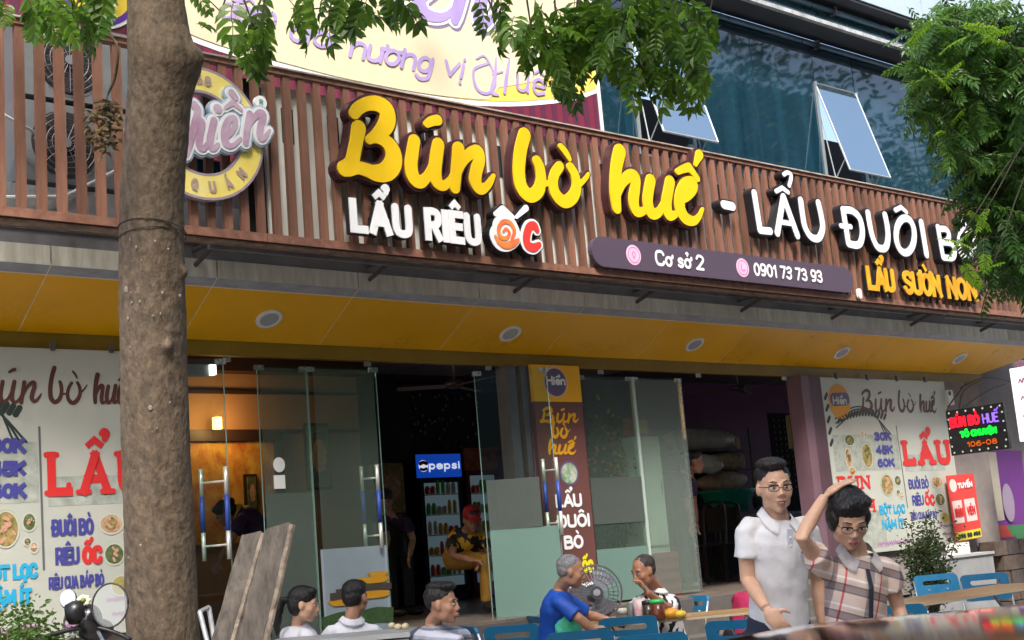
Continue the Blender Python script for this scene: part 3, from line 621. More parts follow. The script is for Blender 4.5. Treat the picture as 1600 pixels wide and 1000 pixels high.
cq = S1([[(1302,842,18),(1285,815,22),(1255,825,24),(1238,880,26),(1245,930,26),(1280,948,24),(1315,930,16)]])
mb = MB(); rb = MB(); wb = MB()
for k, s in enumerate(cq): c = cr(s, 5); stroke(mb, FS, c, [p[2] for p in c], .006); stroke(wb, FS, c, [p[2]+.02 for p in c], 0, .02); stroke(rb, FS, c, [p[2]+.03 for p in c], -.006, .08)
o = wb.build('letter', M_lwht, t); mb.build('letter_face', M_lred, o); rb.build('letter_back', M_lblk, o)
# yellow LẨU SƯỜN NON
t = thing('word_sign', 'small yellow block letters LẨU SƯỜN NON low at the right end', 'sign', (8.6, -.52, 3.8))
M_ly2 = mat('amber_letter_face', (.75, .45, .02), .35, col2=(.6, .26, .01), scale=5)
for wd, a, b in (('LẨU', 8.57, 9.08), ('SƯỜN', 9.24, 9.98), ('NON', 10.10, 10.72)): text(wd, FAC(-.58), a, 3.765, b, .27, .030, M_ly2, t, letters=True, flat=True, depth=.02, rim=M_lblk, rimw=.008, gap=.22)
# purple capsule plate
t = thing('address_plate', 'long dark purple rounded plate with Cơ sở 2 and phone number 0901 73 73 93', 'sign', (6.4, -.54, 3.8))
fr = FAC(-.56); zc = 3.855; hh = .135
mb = MB(); stroke(mb, fr, [(4.56+hh, zc), (6, zc), (8.34-hh, zc)], hh, 0, .05, n=12); mb.build('plate', mat('purple_plate', (.085, .062, .095), .4), t)
text('Cơ sở 2', fr, 5.34, zc-.075, 6.0, .15, .0135, M_lwht, t, gap=.16, h=.004, letters=True)
text('0901 73 73 93', fr, 6.72, zc-.068, 7.80, .135, .013, M_lwht, t, gap=.2, h=.004, letters=True)
M_pink = mat('pink_print', (.8, .5, .68), .5)
for u, nm in ((5.07, 'pin_icon'), (6.56, 'phone_icon')):
    mb = MB(); mb.disc(fr.p(u, zc, .003), (.092, 0, 0), (0, 0, .092), (0, -1, 0), 24, .002); o = mb.build(nm, M_pink, t)
    mb = MB(); stroke(mb, fr, [(u+.07*math.cos(a), zc+.07*math.sin(a)) for a in np.linspace(0, 2*math.pi, 25)], .005, .005)
    if nm == 'pin_icon': stroke(mb, fr, cr([(u, zc-.035), (u+.02, zc+.005), (u, zc+.028), (u-.02, zc+.005), (u, zc-.035)], 4), .006, .005)
    else: stroke(mb, fr, cr([(u-.02, zc+.03), (u-.025, zc-.01), (u, zc-.03), (u+.03, zc-.02)], 4), .008, .005)
    mb.build('icon_line', mat('magenta_print', (.55, .2, .42), .5), o)
mb = MB(); stroke(mb, fr, [(8.44, 3.70), (8.44, 3.75)], .03, 0, .03); tag(mb.build('small_speaker', M_white, None), 'tiny white fitting at the right end of the purple plate', 'fitting')
# ------------------------------------------------------------------ round logo
t = thing('round_logo', 'big round yellow logo ring with lilac script, half hidden by the trunk', 'sign', (.88, -.52, 4.36))
LC = (.885, 4.365); Ro, Ri = .47, .30; fr = FAC(-.58)
M_ring = mat('yellow_ring', (.86, .66, .08), .4, col2=(.86, .74, .28), scale=3)
mb = MB(); a_ = np.linspace(0, 2*math.pi, 49); rm = (Ro+Ri)/2
stroke(mb, fr, [(LC[0]+rm*math.cos(a), LC[1]+rm*math.sin(a)) for a in a_], (Ro-Ri)/2, 0, .05); mb.build('ring', M_ring, t)
mb = MB(); stroke(mb, fr, [(LC[0]+Ro*math.cos(a), LC[1]+Ro*math.sin(a)) for a in a_], .009, .001, .055); stroke(mb, fr, [(LC[0]+Ri*math.cos(a), LC[1]+Ri*math.sin(a)) for a in a_], .009, .001, .055); mb.build('ring_edge', mat('lilac_grey', (.35, .28, .33), .4), t)
M_rt = mat('taupe_print', (.42, .3, .25), .5)
def ringtext(s, a0, a1, r, hgt, up, parent):
    for i, ch in enumerate(s):
        a = math.radians(a0+(a1-a0)*i/max(1, len(s)-1)); q = (math.cos(a), math.sin(a)); sg = 1 if up else -1
        ez = np.array([q[0]*sg, 0, q[1]*sg]); ex = np.array([q[1]*sg, 0, -q[0]*sg]); o = np.array([LC[0]+q[0]*r, -.58, LC[1]+q[1]*r])
        f2 = Fr(o, ex, ez); f2.n = np.array([0, -1., 0]); w_ = .055 if ch not in '.·1I' else .02
        if ch != ' ': text(ch if ch != '·' else '.', f2, -w_/2, -hgt/2, w_/2, hgt, .010, M_rt, parent, 'ring_letter', h=.006)
ringtext('.668 ·', 112, 62, .385, .075, True, t); ringtext('QUÁN', 258, 318, .385, .085, False, t)
M_lil = mat('lilac_face', (.42, .24, .36), .4, col2=(.62, .48, .6), scale=4)
HN = [[(150,290,30),(175,330,26),(150,430,26),(118,560,26),(95,640,22)],[(120,540,14),(150,450,20),(180,400,26),(205,420,26),(190,500,26),(185,570,26),(215,600,22),(245,560,14)],
 [(290,400,26),(272,480,26),(262,560,28),(285,600,22),(320,570,14)],[(315,315,32),(318,318,32)],
 [(350,530,12),(400,500,18),(440,430,20),(432,385,22),(392,400,24),(365,480,28),(375,560,28),(420,580,18),(480,530,12)],[(370,310,12),(425,272,20)],[(425,272,20),(485,325,12)],[(415,205,26),(445,240,20)],
 [(545,355,26),(530,430,26),(520,500,24),(515,560,22)],[(525,480,12),(560,400,18),(610,350,26),(640,365,26),(620,440,26),(615,510,26),(640,530,20),(685,470,10)]]
q = px_strokes(HN, -.62, 270, 100, 4.544, 1.05)
mb = MB(); wb = MB(); bb = MB()
for k, s in enumerate(q):
    c = cr(s, 6); stroke(mb, FAC(-.62), c, [p[2] for p in c], .004+.0004*k); stroke(wb, FAC(-.62), c, [p[2]+.020 for p in c], .0004*k-.002, .02); stroke(bb, FAC(-.62), c, [p[2]+.034 for p in c], -.01+.0004*k, .04)
o = bb.build('script_word', mat('sky_blue_edge', (.36, .46, .58), .4), t); wb.build('white_edge', M_lwht, o); mb.build('script_face', M_lil, o)
c = onY(270+625/4.544, 100+270/4.544, -.6); mb = MB(); mb.disc(c, (.05, 0, 0), (0, 0, .05), (0, -1, 0), 20, .03); o = mb.build('trade_mark_disc', M_lwht, t)
text('R', FAC(-.604), c[0]-.015, c[2]-.02, c[0]+.015, .04, .004, mat('green_print', (.05, .3, .15), .5), o, h=0)
# ------------------------------------------------------------------ banner over the screen
YB = .6
t = thing('banner', 'large maroon and cream banner with purple script above the slats', 'banner', (2, YB, 5))
M_mar = mat('maroon_vinyl', (.17, .02, .045), .42, var=.08, scale=3)
M_mar2 = mat('dark_stripe_vinyl', (.10, .02, .05), .42)
M_crv = mat('cream_vinyl_print', (.66, .57, .38), .45, col2=(.70, .62, .46), scale=.6)
M_lv = mat('lilac_print', (.34, .26, .55), .45, col2=(.44, .34, .62), scale=3)
M_yv = mat('yellow_print', (.82, .6, .12), .45)
MB().box(-2.6, 6.03, YB, YB+.03, 4.6, 7.4).build('sheet', M_mar, t)
mb = MB()
for k in range(58): x = -2.5+k*.148; mb.box(x, x+.07, YB-.004, YB-.001, 4.62, 5.9)
tag(mb.build('stripe', M_mar2, t), kind='stuff')
fr = FAC(YB-.005)
low = cr([(-.9, 6.9), (-.2, 6.3), (.6, 5.86), (1.53, 5.60), (2.35, 5.53), (3.05, 5.50), (4.05, 5.52), (4.83, 5.61), (5.61, 5.79), (6.02, 5.95)], 5)
hi = [(x, 7.4) for x, z in low]
def sheet2(name, A, B, h, m):
    v = [fr.p(*a[:2], h) for a in A]+[fr.p(*b[:2], h) for b in B]; k = len(A); return obj(name, v, [(i, i+1, k+i+1, k+i) for i in range(k-1)], m, t)
sheet2('white_arc', [(a[0], a[1]-.05) for a in low], hi, .0, mat('white_vinyl', (.82, .82, .82), .45))
sheet2('yellow_arc', low, hi, .003, M_yv)
sheet2('cream_field', [(a[0], a[1]+(.22 if a[0] > 4.6 else .02)*min(1, max(.1, (a[0]-3.4)/2))) for a in low], hi, .006, M_crv)
MB().box(6.0, 6.035, YB-.02, YB-.002, 4.6, 7.4).build('white_hem', M_white, t)
kk = dict(h=.012, slant=.34, gap=.13)
for s, u0, u1, z, hg, rd in (('đậm', 1.70, 2.22, 5.80, .25, .016), ('đà', 2.34, 2.78, 5.73, .25, .018), ('hương', 2.95, 3.86, 5.70, .26, .019), ('vị', 3.98, 4.22, 5.72, .25, .017)):
    text(s, fr, u0, z, u1, hg, rd, M_lv, t, 'script_print', **kk)
_dx = -.47; _dz = -.06
hx = [[(5.02,6.0,.012),(4.84,5.9,.014),(4.86,5.72,.016),(5.0,5.70,.014),(5.1,5.85,.012),(5.0,6.06,.01),(4.88,6.02,.008)],[(5.13,6.08,.008),(5.1,5.9,.02),(5.04,5.72,.02),(5.12,5.7,.01)],[(5.07,5.9,.008),(5.2,5.95,.008)],[(5.3,6.1,.008),(5.24,5.9,.02),(5.2,5.74,.018)]]
mb = MB()
for k, s in enumerate(hx): c = cr([(p[0]+_dx, p[1]+_dz, p[2]) for p in s], 6); stroke(mb, fr, c, [p[2] for p in c], .012+.0004*k)
mb.build('script_print', M_lv, t); text('uế', fr, 4.88, 5.72, 5.26, .28, .016, M_lv, t, 'script_print', h=.012, slant=.15)
# huge lilac word whose feet show at the top edge
bw = px_strokes([[(300,-120,60),(215,-60,50),(190,0,34),(240,45,20),(330,30,10)],[(100,20,12),(60,60,10),(0,40,12)],[(640,-60,16),(700,40,26),(790,40,12)],[(860,-70,40),(790,-10,44),(830,70,34),(920,80,20),(990,10,10)],[(1010,-60,34),(975,60,34),(965,100,26)],[(1120,-60,34),(1080,60,36),(1100,120,30),(1180,60,10)]], YB-.005, 400, 0, 3.124, 1.0)
bw = bw[2:]
mb = MB(); wb = MB(); db = MB()
for k, s in enumerate(bw):
    c = cr(s, 6); stroke(mb, fr, c, [p[2] for p in c], .014+.0004*k); stroke(wb, fr, c, [p[2]+.03 for p in c], .010+.0002*k); stroke(db, fr, [(p[0]+.012, p[1]-.02) for p in c], [p[2]+.036 for p in c], .007+.0002*k)
mb.build('big_word', M_lv, t); wb.build('big_word_edge', MATS['white_vinyl'], t); db.build('big_word_shadow', mat('grey_violet_print', (.22, .17, .3), .5), t)
c = onY(150, -25, YB); 
mb = MB(); mb.disc(c+np.array([0, -.012, 0]), (.36, 0, 0), (0, 0, .36), (0, -1, 0), 36); mb.build('round_print', MATS['white_vinyl'], t)
mb = MB(); mb.disc(c+np.array([0, -.014, 0]), (.335, 0, 0), (0, 0, .335), (0, -1, 0), 36); mb.build('round_print', mat('violet_print', (.12, .03, .35), .45), t)
mb = MB(); mb.disc(c+np.array([0, -.016, 0]), (.29, 0, 0), (0, 0, .29), (0, -1, 0), 36); mb.build('round_print', mat('yellow_disc_print', (.78, .55, .05), .45), t)
text('K', FAC(YB-.02), c[0]+.0, c[2]-.21, c[0]+.13, .15, .016, MATS['violet_print'], t, 'round_print', h=0)
# ------------------------------------------------------------------ menu boards
M_pap = mat('menu_board_face', (.43, .46, .41), .35, col2=(.50, .50, .45), scale=1.6, bump=.08, bscale=3)
M_brn = mat('brown_print', (.10, .035, .03), .5); M_red = mat('red_print', (.62, .03, .03), .5)
M_ind = mat('indigo_print', (.06, .06, .28), .5); M_cyan = mat('cyan_print', (.02, .36, .62), .5)
M_sk = mat('pale_sketch_print', (.25, .29, .26), .6, col2=(.45, .47, .42), scale=11, detail=12)
M_ink = mat('ink_print', (.03, .045, .04), .5); M_mag = mat('faded_magenta_print', (.42, .16, .4), .5)
FOODS = [mat('food_print_a', (.10, .13, .03), .5, col2=(.45, .3, .12), scale=22), mat('food_print_b', (.03, .06, .02), .5, col2=(.16, .2, .08), scale=30), mat('food_print_c', (.35, .16, .08), .5, col2=(.6, .45, .3), scale=26), mat('food_print_d', (.5, .34, .08), .5, col2=(.3, .32, .1), scale=20)]
def scrawl(f, u0, u1, z, amp, r, m, parent, name='fine_print'):
    rr = random.Random(int(u0*1000+z*77)); n = max(6, int((u1-u0)/(amp*.7))); P = [(u0+(u1-u0)*i/n, z+amp*(rr.uniform(.3, 1) if i % 2 else -rr.uniform(.3, 1))) for i in range(n+1)]
    mb = MB(); stroke(mb, f, cr(P, 3), r, .004); mb.build(name, m, parent)
def board(x0, sc, label, full):
    t = thing('menu_board', label, 'menu board', (x0+1.26*sc, .5, 1.0), 'menu boards beside the entrances')
    X = lambda u: x0+u*sc
    Yb = .47; f = FAC(Yb)
    MB().box(X(0), X(2.53), Yb, Yb+.03, 1.03, 3.01).build('sheet', M_pap, t)
    mb = MB(); stroke(mb, f, [(X(0)+.004, 1.03), (X(0)+.004, 3.01)], .012, .001); stroke(mb, f, [(X(1.375), 2.46), (X(1.39), 1.5)], .008, .002); mb.build('rule_line', mat('grey_print', (.12, .12, .13), .5), t)
    # pale drawn bridge and skyline
    mb = MB()
    mb.box(X(.1), X(1.36), Yb-.0015, Yb-.001, 1.95, 2.36); mb.box(X(.1), X(.9), Yb-.0015, Yb-.001, 1.08, 1.5); mb.box(X(1.45), X(2.3), Yb-.0015, Yb-.001, 1.92, 2.12)
    mb.build('sketch', M_sk, t)
    if full: g = [X(u) for u in ()]
    mb = MB()
    for j in range(3): stroke(mb, f, cr([(X(.2), 2.44+.05*j), (X(.6), 2.62+.03*j), (X(.95), 2.58+.02*j), (X(1.25-.06*j), 2.36)], 5), .008, .0022)
    for j in range(16): u = .25+.06*j; stroke(mb, f, [(X(u), 2.46+.13*math.sin((u-.1)*2.3)), (X(u+.04), 2.5+.14*math.sin((u-.1)*2.3))], .02, .0024+.0001*(j % 4))
    for j in range(5): stroke(mb, f, [(X(.06), 2.25+.13*j), (X(.10), 2.30+.13*j)], .022, .0024)
    mb.build('ink_drawing', M_ink, t)
    # script title from the traced words
    tt = lambda w, xa, xb, za, zb: (lambda pts: (lambda x_0, x_1, z_0, z_1: (lambda p: (xa+(p[0]-x_0)/(x_1-x_0)*(xb-xa), za+(p[1]-z_0)/(z_1-z_0)*(zb-za), p[2]*.30*(1 if sc > .9 else .85))))(min(p[0] for p in pts), max(p[0] for p in pts), min(p[1] for p in pts), max(p[1] for p in pts)))([p for g_ in w for s_ in g_ for p in s_])
    for wd, a, b in ((W_bun, .72, 1.40), (W_bo, 1.49, 1.86), (W_hue, 1.94, 2.29)):
        mb = MB(); tf = tt(wd, X(a), X(b), 2.63, 2.875)
        for k, s in enumerate([s_ for g_ in wd for s_ in g_]): c = cr([tf(p) for p in s], 4); stroke(mb, f, c, [p[2] for p in c], .003+.0003*k)
        mb.build('title_word', M_brn, t)
    # logo
    lc = (X(.32), 2.74)
    mb = MB(); mb.disc(f.p(lc[0], lc[1], .003), (.2*sc, 0, 0), (0, 0, .2), (0, -1, 0), 28); mb.build('logo_disc', mat('orange_print', (.62, .27, .02), .5), t)
    mb = MB(); stroke(mb, f, [(lc[0]-.1*sc, lc[1]+.02), (lc[0]+.12*sc, lc[1]+.03)], .075, .004); mb.build('logo_band', mat('violet_grey_print', (.12, .09, .2), .5), t)
    text('Hiền', f, lc[0]-.13*sc, lc[1]-.04, lc[0]+.13*sc, .1, .010, M_pap, t, 'logo_word', h=.006)
    for s, z in (('30K', 2.285), ('45K', 2.13), ('60K', 1.98)): text(s, f, X(.90), z, X(1.24), .105, .0155, M_ind, t, 'price', h=.003, flat=True, gap=.2)
    text('LẨU', f, X(1.44), 1.985, X(2.44), .31, .042*(1 if sc > .9 else .72), M_red, t, 'heading', h=.003, flat=True, gap=.42, serif=.62)
    text('BÚN', f, X(.10), 1.745, X(.70), .155, .016, M_red, t, 'heading', h=.003, flat=True, gap=.35, serif=.6); text('BÁNH', f, X(.10), 1.48, X(.74), .15, .016, M_red, t, 'heading', h=.003, flat=True, gap=.3, serif=.6)
    text('BỘT LỌC', f, X(.82), 1.445, X(1.33), .105, .0125, M_cyan, t, 'line', h=.003, flat=True); text('NẬM ÍT', f, X(.84), 1.275, X(1.27), .11, .0125, M_cyan, t, 'line', h=.003, flat=True)
    text('ĐUÔI BÒ', f, X(1.47), 1.715, X(1.89), .115, .0115, M_ind, t, 'line', h=.003, flat=True)
    text('RIÊU', f, X(1.50), 1.52, X(1.74), .12, .0115, M_ind, t, 'line', h=.003, flat=True); text('ỐC', f, X(1.76), 1.51, X(1.97), .13, .017, M_red, t, 'line', h=.003)
    text('RIÊU CUA BẮP BÒ', f, X(1.43), 1.36, X(1.98), .085, .0075, M_ind, t, 'line', h=.003)
    scrawl(f, X(.7), X(1.4), 1.12, .03, .006, M_mag, t)
    for a, b, z in ((2.05, 2.4, 1.16), (2.0, 2.4, 1.26)): scrawl(f, X(a), X(b), z, .016, .004, M_mag, t)
    text('228', f, X(1.58), 1.10, X(1.78), .07, .007, M_mag, t, 'line', h=.003)
    for (u, z, rx, rz, k) in ((1.04, 1.78, .13, .13, 0), (1.26, 1.82, .07, .065, 1), (1.24, 1.69, .04, .03, 1), (1.30, 1.65, .045, .04, 2), (2.07, 1.78, .13, .075, 2), (2.09, 1.57, .11, .08, 1), (2.15, 1.35, .11, .075, 3), (.42, 2.3, .10, .07, 1), (.36, 2.1, .07, .12, 2), (.72, 2.12, .11, .15, 0), (.70, 2.36, .06, .04, 2), (.4, 1.95, .07, .05, 3)):
        rx *= sc
        mb = MB(); mb.disc(f.p(X(u), z, .003), (rx, 0, 0), (0, 0, rz), (0, -1, 0), 20); d_ = mb.build('food_photo', FOODS[k], t)
        mb = MB(); stroke(mb, f, [(X(u)+rx*.93*math.cos(a), z+rz*.93*math.sin(a)) for a in np.linspace(0, 2*math.pi, 21)], .006, .0036); mb.build('bowl_rim', mat('bowl_rim_print', (.5, .52, .45), .4), d_)
        rg = random.Random(int(u*100)); mb = MB()
        for j in range(9): a = rg.uniform(0, 6.28); q_ = rg.uniform(0, .6); stroke(mb, f, [(X(u)+rx*q_*math.cos(a), z+rz*q_*math.sin(a)), (X(u)+rx*q_*math.cos(a)+rx*rg.uniform(-.25, .25), z+rz*q_*math.sin(a)+rz*rg.uniform(-.25, .25))], rx*rg.uniform(.06, .14), .0045+.0006*j)
        tag(mb.build('garnish', (FOODS+[mat('pork_print', (.55, .3, .2), .5), mat('noodle_print', (.62, .6, .5), .5)])[(k*2+int(u*10)) % 6], d_), kind='stuff')
    mb = MB()
    for j in range(4): mb.box(X(.3+.6*j), X(.3+.6*j)+.03, Yb-.02, Yb+.01, 2.995, 3.06)
    mb.build('hanger', M_frame, t)
    return t
board(-.87, .715, 'menu board BÚN BÒ HUẾ on the left wall, half behind the tree trunk', False)
board(8.965, 1.0, 'menu board with prices 30K 45K 60K on the right wall behind the couple', True)
# ------------------------------------------------------------------ column sign by the doors
t = thing('column_sign', 'tall orange and maroon door-side sign reading Bún bò huế LẨU ĐUÔI BÒ', 'sign', (4.97, .5, .9))
f = FAC(.47); MB().box(4.67, 5.27, .47, .51, 2.69, 3.03).build('orange_panel', mat('orange_panel_print', (.88, .44, .01), .4), t)
MB().box(4.67, 5.27, .47, .51, .84, 2.688).build('maroon_panel', mat('maroon_panel_print', (.14, .055, .05), .45, var=.06, scale=2), t)
mb = MB(); mb.disc(f.p(4.95, 2.87, .003), (.155, 0, 0), (0, 0, .15), (0, -1, 0), 24); mb.build('logo_edge', mat('peach_print', (.75, .45, .25), .5), t)
mb = MB(); mb.disc(f.p(4.95, 2.87, .005), (.135, 0, 0), (0, 0, .13), (0, -1, 0), 24); mb.build('logo_disc', MATS['violet_grey_print'], t)
text('Hiền', f, 4.83, 2.84, 5.07, .09, .010, M_lwht, t, 'logo_word', h=.008)
def sw(w, xa, xb, za, zb, rk):
    pts = [p for g_ in w for s_ in g_ for p in s_]; x0, x1, z0, z1 = min(p[0] for p in pts), max(p[0] for p in pts), min(p[1] for p in pts), max(p[1] for p in pts)
    mb = MB()
    for k, s in enumerate([s_ for g_ in w for s_ in g_]):
        c = cr([(xa+(p[0]-x0)/(x1-x0)*(xb-xa), za+(p[1]-z0)/(z1-z0)*(zb-za), p[2]*rk) for p in s], 4); stroke(mb, f, c, [p[2] for p in c], .003+.0003*k)
    mb.build('script_word', mat('amber_print', (.75, .36, .01), .45), t)
sw(W_bun, 4.73, 5.20, 2.50, 2.63, .25); sw(W_bo, 4.86, 5.08, 2.36, 2.50, .27); sw(W_hue, 4.80, 5.14, 2.21, 2.36, .25)
mb = MB(); mb.disc(f.p(5.02, 2.03, .003), (.12, 0, 0), (0, 0, .115), (0, -1, 0), 24); mb.build('bowl_edge', MATS['violet_grey_print'], t)
mb = MB(); mb.disc(f.p(5.02, 2.03, .005), (.10, 0, 0), (0, 0, .095), (0, -1, 0), 24); mb.build('bowl_photo', mat('bowl_print', (.06, .25, .05), .5, col2=(.6, .6, .55), scale=14), t)
for s, a, b, z in (('LẨU', 4.82, 5.15, 1.72), ('ĐUÔI', 4.82, 5.22, 1.535), ('BÒ', 4.88, 5.12, 1.345)): text(s, f, a, z, b, .125, .0145, M_lwht, t, 'heading', h=.003)
text('RIÊU ỐC', f, 4.84, 1.12, 5.22, .12, .016, mat('lemon_print', (.75, .68, .02), .5), t, 'heading', h=.003, flat=True)
for z in (1.02, .93): scrawl(f, 4.88, 5.22, z, .02, .007, M_lwht, t)
# ------------------------------------------------------------------ right end signs
XL = 10.62; A = onX(1478, 642, XL); B = onX(1568, 628, XL); C = onX(1487, 712, XL); Dd = onX(1577, 703, XL)
t = thing('electronic_sign', 'small black electronic sign with glowing red and green words beside the right menu board', 'electronic sign', C)
f = Fr(C, B-A, (0, 0, 1)); Wd = abs((B-A)@f.x); Hd = (A-C)[2]
f.n = np.array([-1., 0, 0])
MB().hexa([f.p(0, 0, -.05), f.p(Wd, 0, -.05), f.p(Wd, Hd, -.05), f.p(0, Hd, -.05)], [f.p(0, 0), f.p(Wd, 0), f.p(Wd, Hd), f.p(0, Hd)]).build('case', M_black, t)
def em(n_, c, s_): return mat(n_, tuple(x*.3 for x in c), .5, emit=c, estr=s_)
text('BÚN BÒ', f, .05*Wd, .60*Hd, .58*Wd, .24*Hd, .016, em('red_leds', (1, .005, .02), .9), t, 'led_word', h=.006)
text('HUẾ', f, .62*Wd, .60*Hd, .90*Wd, .22*Hd, .009, em('violet_leds', (.25, .12, .9), .7), t, 'led_word', h=.006)
text('TÔ CHUYỆN', f, .20*Wd, .36*Hd, .84*Wd, .15*Hd, .013, em('green_leds', (.0, .9, .03), .9), t, 'led_word', h=.006)
text('106-08', f, .30*Wd, .14*Hd, .82*Wd, .12*Hd, .006, em('amber_leds', (.5, .08, .0), .6), t, 'led_word', h=.006)
mb = MB()
for i in range(7):
    for v_ in (.06, .94): mb.disc(f.p(Wd*(.06+.147*i), Hd*v_, .005), f.x*.012, f.z*.012, f.n, 8)
for i in range(4):
    for u_ in (.035, .965): mb.disc(f.p(Wd*u_, Hd*(.2+.2*i), .005), f.x*.012, f.z*.012, f.n, 8)
tag(mb.build('edge_leds', mat('led_white', (.5, .55, .5), .4), t), kind='stuff')
XW = 11.7; A = onX(1577, 576, XW); C = onX(1592, 690, XW); 
t = thing('light_box', 'white rectangular light box sign cut by the right edge of the picture', 'sign', C)
MB().box(XW, XW+.12, A[1]-1.0, A[1], C[2], A[2]).build('case', mat('light_box_face', (.75, .8, .8), .4, emit=(.9, 1, 1), estr=.25), t)
f2 = Fr((XW-.004, A[1], C[2]), (0, -1, 0), (0, 0, 1)); f2.n = np.array([-1., 0, 0])
for k in range(5): scrawl(f2, .1, .8, .12+.2*k, .03, .008, mat('plum_print', (.3, .08, .2), .5), t)
# wall around the right end
MB().box(12.4, 16.6, .7, .9, 0, 3.4).build('neighbour_wall', mat('grey_brown_wall', (.2, .18, .18), .85, col2=(.30, .27, .26), scale=1.6, bump=.25), bld)
t = thing('wall_banner', 'purple and green banner with pale middle on the neighbouring wall at far right', 'banner', onY(1560, 870, .66))
Y2 = .66
slab('purple_field', mat('purple_vinyl', (.15, .035, .22), .5, var=.1), [(1500, 700), (1596, 704), (1612, 850), (1516, 862)], Y2, .01, t)
slab('pale_field', mat('pale_tan_vinyl', (.42, .38, .32), .5, var=.06), [(1494, 708), (1556, 706), (1570, 812), (1510, 822)], Y2-.006, .004, t)
slab('green_field', mat('green_vinyl', (.05, .2, .08), .5), [(1516, 826), (1609, 818), (1612, 852), (1520, 862)], Y2-.008, .002, t)
slab('red_field', mat('red_vinyl', (.4, .05, .04), .5), [(1553, 822), (1572, 820), (1586, 843), (1556, 845)], Y2-.012, .002, t)
slab('plum_strip', mat('plum_strip_vinyl', (.12, .03, .12), .5), [(1528, 842), (1588, 838), (1592, 848), (1530, 853)], Y2-.015, .002, t)
mb = MB(); c = onY(1576, 785, Y2-.02); mb.disc(c, (.14, 0, 0), (0, 0, .25), (0, -1, 0), 20); mb.build('grey_figure', mat('mauve_grey_print', (.3, .24, .34), .5), t)
slab('blue_picture', mat('blue_picture_print', (.05, .24, .4), .5, col2=(.2, .3, .35), scale=8), [(1520, 741), (1544, 742), (1548, 774), (1526, 776)], Y2-.012, .002, t)
slab('black_label', M_black, [(1511, 719), (1540, 717), (1542, 730), (1514, 731)], Y2-.012, .002, t)
slab('red_label', M_red, [(1524, 733), (1541, 732), (1542, 739), (1526, 740)], Y2-.012, .002, t)
YR = .40; P4 = [(1479, 743), (1521, 739), (1535, 839), (1495, 847)]; A = [onY(x, y, YR) for x, y in P4]
t = thing('hiring_poster', 'red notice TUYỂN NHÂN VIÊN with a yellow foot beside the menu board', 'poster', A[3])
slab3('sheet', mat('red_poster', (.7, .06, .05), .45), A, (0, 1, 0), .012, t)
f = Fr(A[3], A[2]-A[3], A[0]-A[3]); W_ = np.linalg.norm(A[2]-A[3]); H_ = np.linalg.norm(A[0]-A[3])
def q4(u0, v0, u1, v1, h, m, nm): 
    return slab3(nm, m, [f.p(u0*W_, v1*H_, h), f.p(u1*W_, v1*H_, h), f.p(u1*W_, v0*H_, h), f.p(u0*W_, v0*H_, h)], (0, 1, 0), .001, t)
q4(.02, .01, .98, .14, .003, mat('yellow_foot_print', (.75, .68, .05), .5), 'yellow_foot'); text('098 98 888', f, .08*W_, .04*H_, .94*W_, .07*H_, .010, M_ink, t, 'line', h=.005)
q4(.06, .27, .42, .61, .003, mat('pale_pink_print', (.78, .62, .6), .5), 'white_block'); q4(.52, .27, .93, .61, .003, MATS['pale_pink_print'], 'white_block')
text('NHÂN', f, .10*W_, .36*H_, .40*W_, .14*H_, .011, M_red, t, 'line', h=.006); text('VIÊN', f, .56*W_, .36*H_, .88*W_, .14*H_, .011, M_red, t, 'line', h=.006)
mb = MB(); mb.disc(f.p(.2*W_, .84*H_, .004), f.x*.08, f.z*.08, f.n, 18); mb.build('badge', MATS['pale_pink_print'], t); text('TUYỂN', f, .36*W_, .78*H_, .92*W_, .09*H_, .011, M_lwht, t, 'line', h=.006)
# ------------------------------------------------------------------ glass doors and panes
def pane(name, a, b, z0, z1, m, parent, th=.012):
    a = np.array([*a, 0.]); b = np.array([*b, 0.]); d = (b-a)/np.linalg.norm(b-a); nn = np.array([d[1], -d[0], 0])*th/2
    mb = MB(); mb.hexa([a-nn+[0, 0, z0], b-nn+[0, 0, z0], b-nn+[0, 0, z1], a-nn+[0, 0, z1]], [a+nn+[0, 0, z0], b+nn+[0, 0, z0], b+nn+[0, 0, z1], a+nn+[0, 0, z1]])
    return mb.build(name, m, parent)
M_hblue = mat('blue_handle_wrap', (.02, .06, .35), .45, var=.1); M_hst = mat('handle_steel', (.72, .72, .66), .3, metal=.5)
M_edge = mat('glass_edge_green', (.20, .32, .28), .2)
def handles(px1, px2, a, b, parent, fs):
    """pair of H-shaped pull bars through the pane from a to b at distances fs along it"""
    a = np.array([*a, 0.]); b = np.array([*b, 0.]); d = (b-a)/np.linalg.norm(b-a); nn = np.array([d[1], -d[0], 0]); c = a+d*fs
    for s in (1, -1):
        h = c+nn*.05*s+d*px1*s; mb = MB(); mb.tube([h+[0, 0, 1.475], h+[0, 0, 1.68]], .016, 10); mb.tube([h+[0, 0, 1.94], h+[0, 0, 2.145]], .016, 10)
        o = mb.build('handle', M_hst, parent, True); mb = MB(); mb.tube([h+[0, 0, 1.68], h+[0, 0, 1.94]], .0175, 10); mb.build('handle_wrap', M_hblue, o, True)
    mb = MB()
    for z in (1.58, 2.04): mb.tube([c-nn*.05-d*px1+[0, 0, z], c+nn*.05+d*px1+[0, 0, z]], .009, 6)
    mb.build('handle_bolt', M_hst, parent)
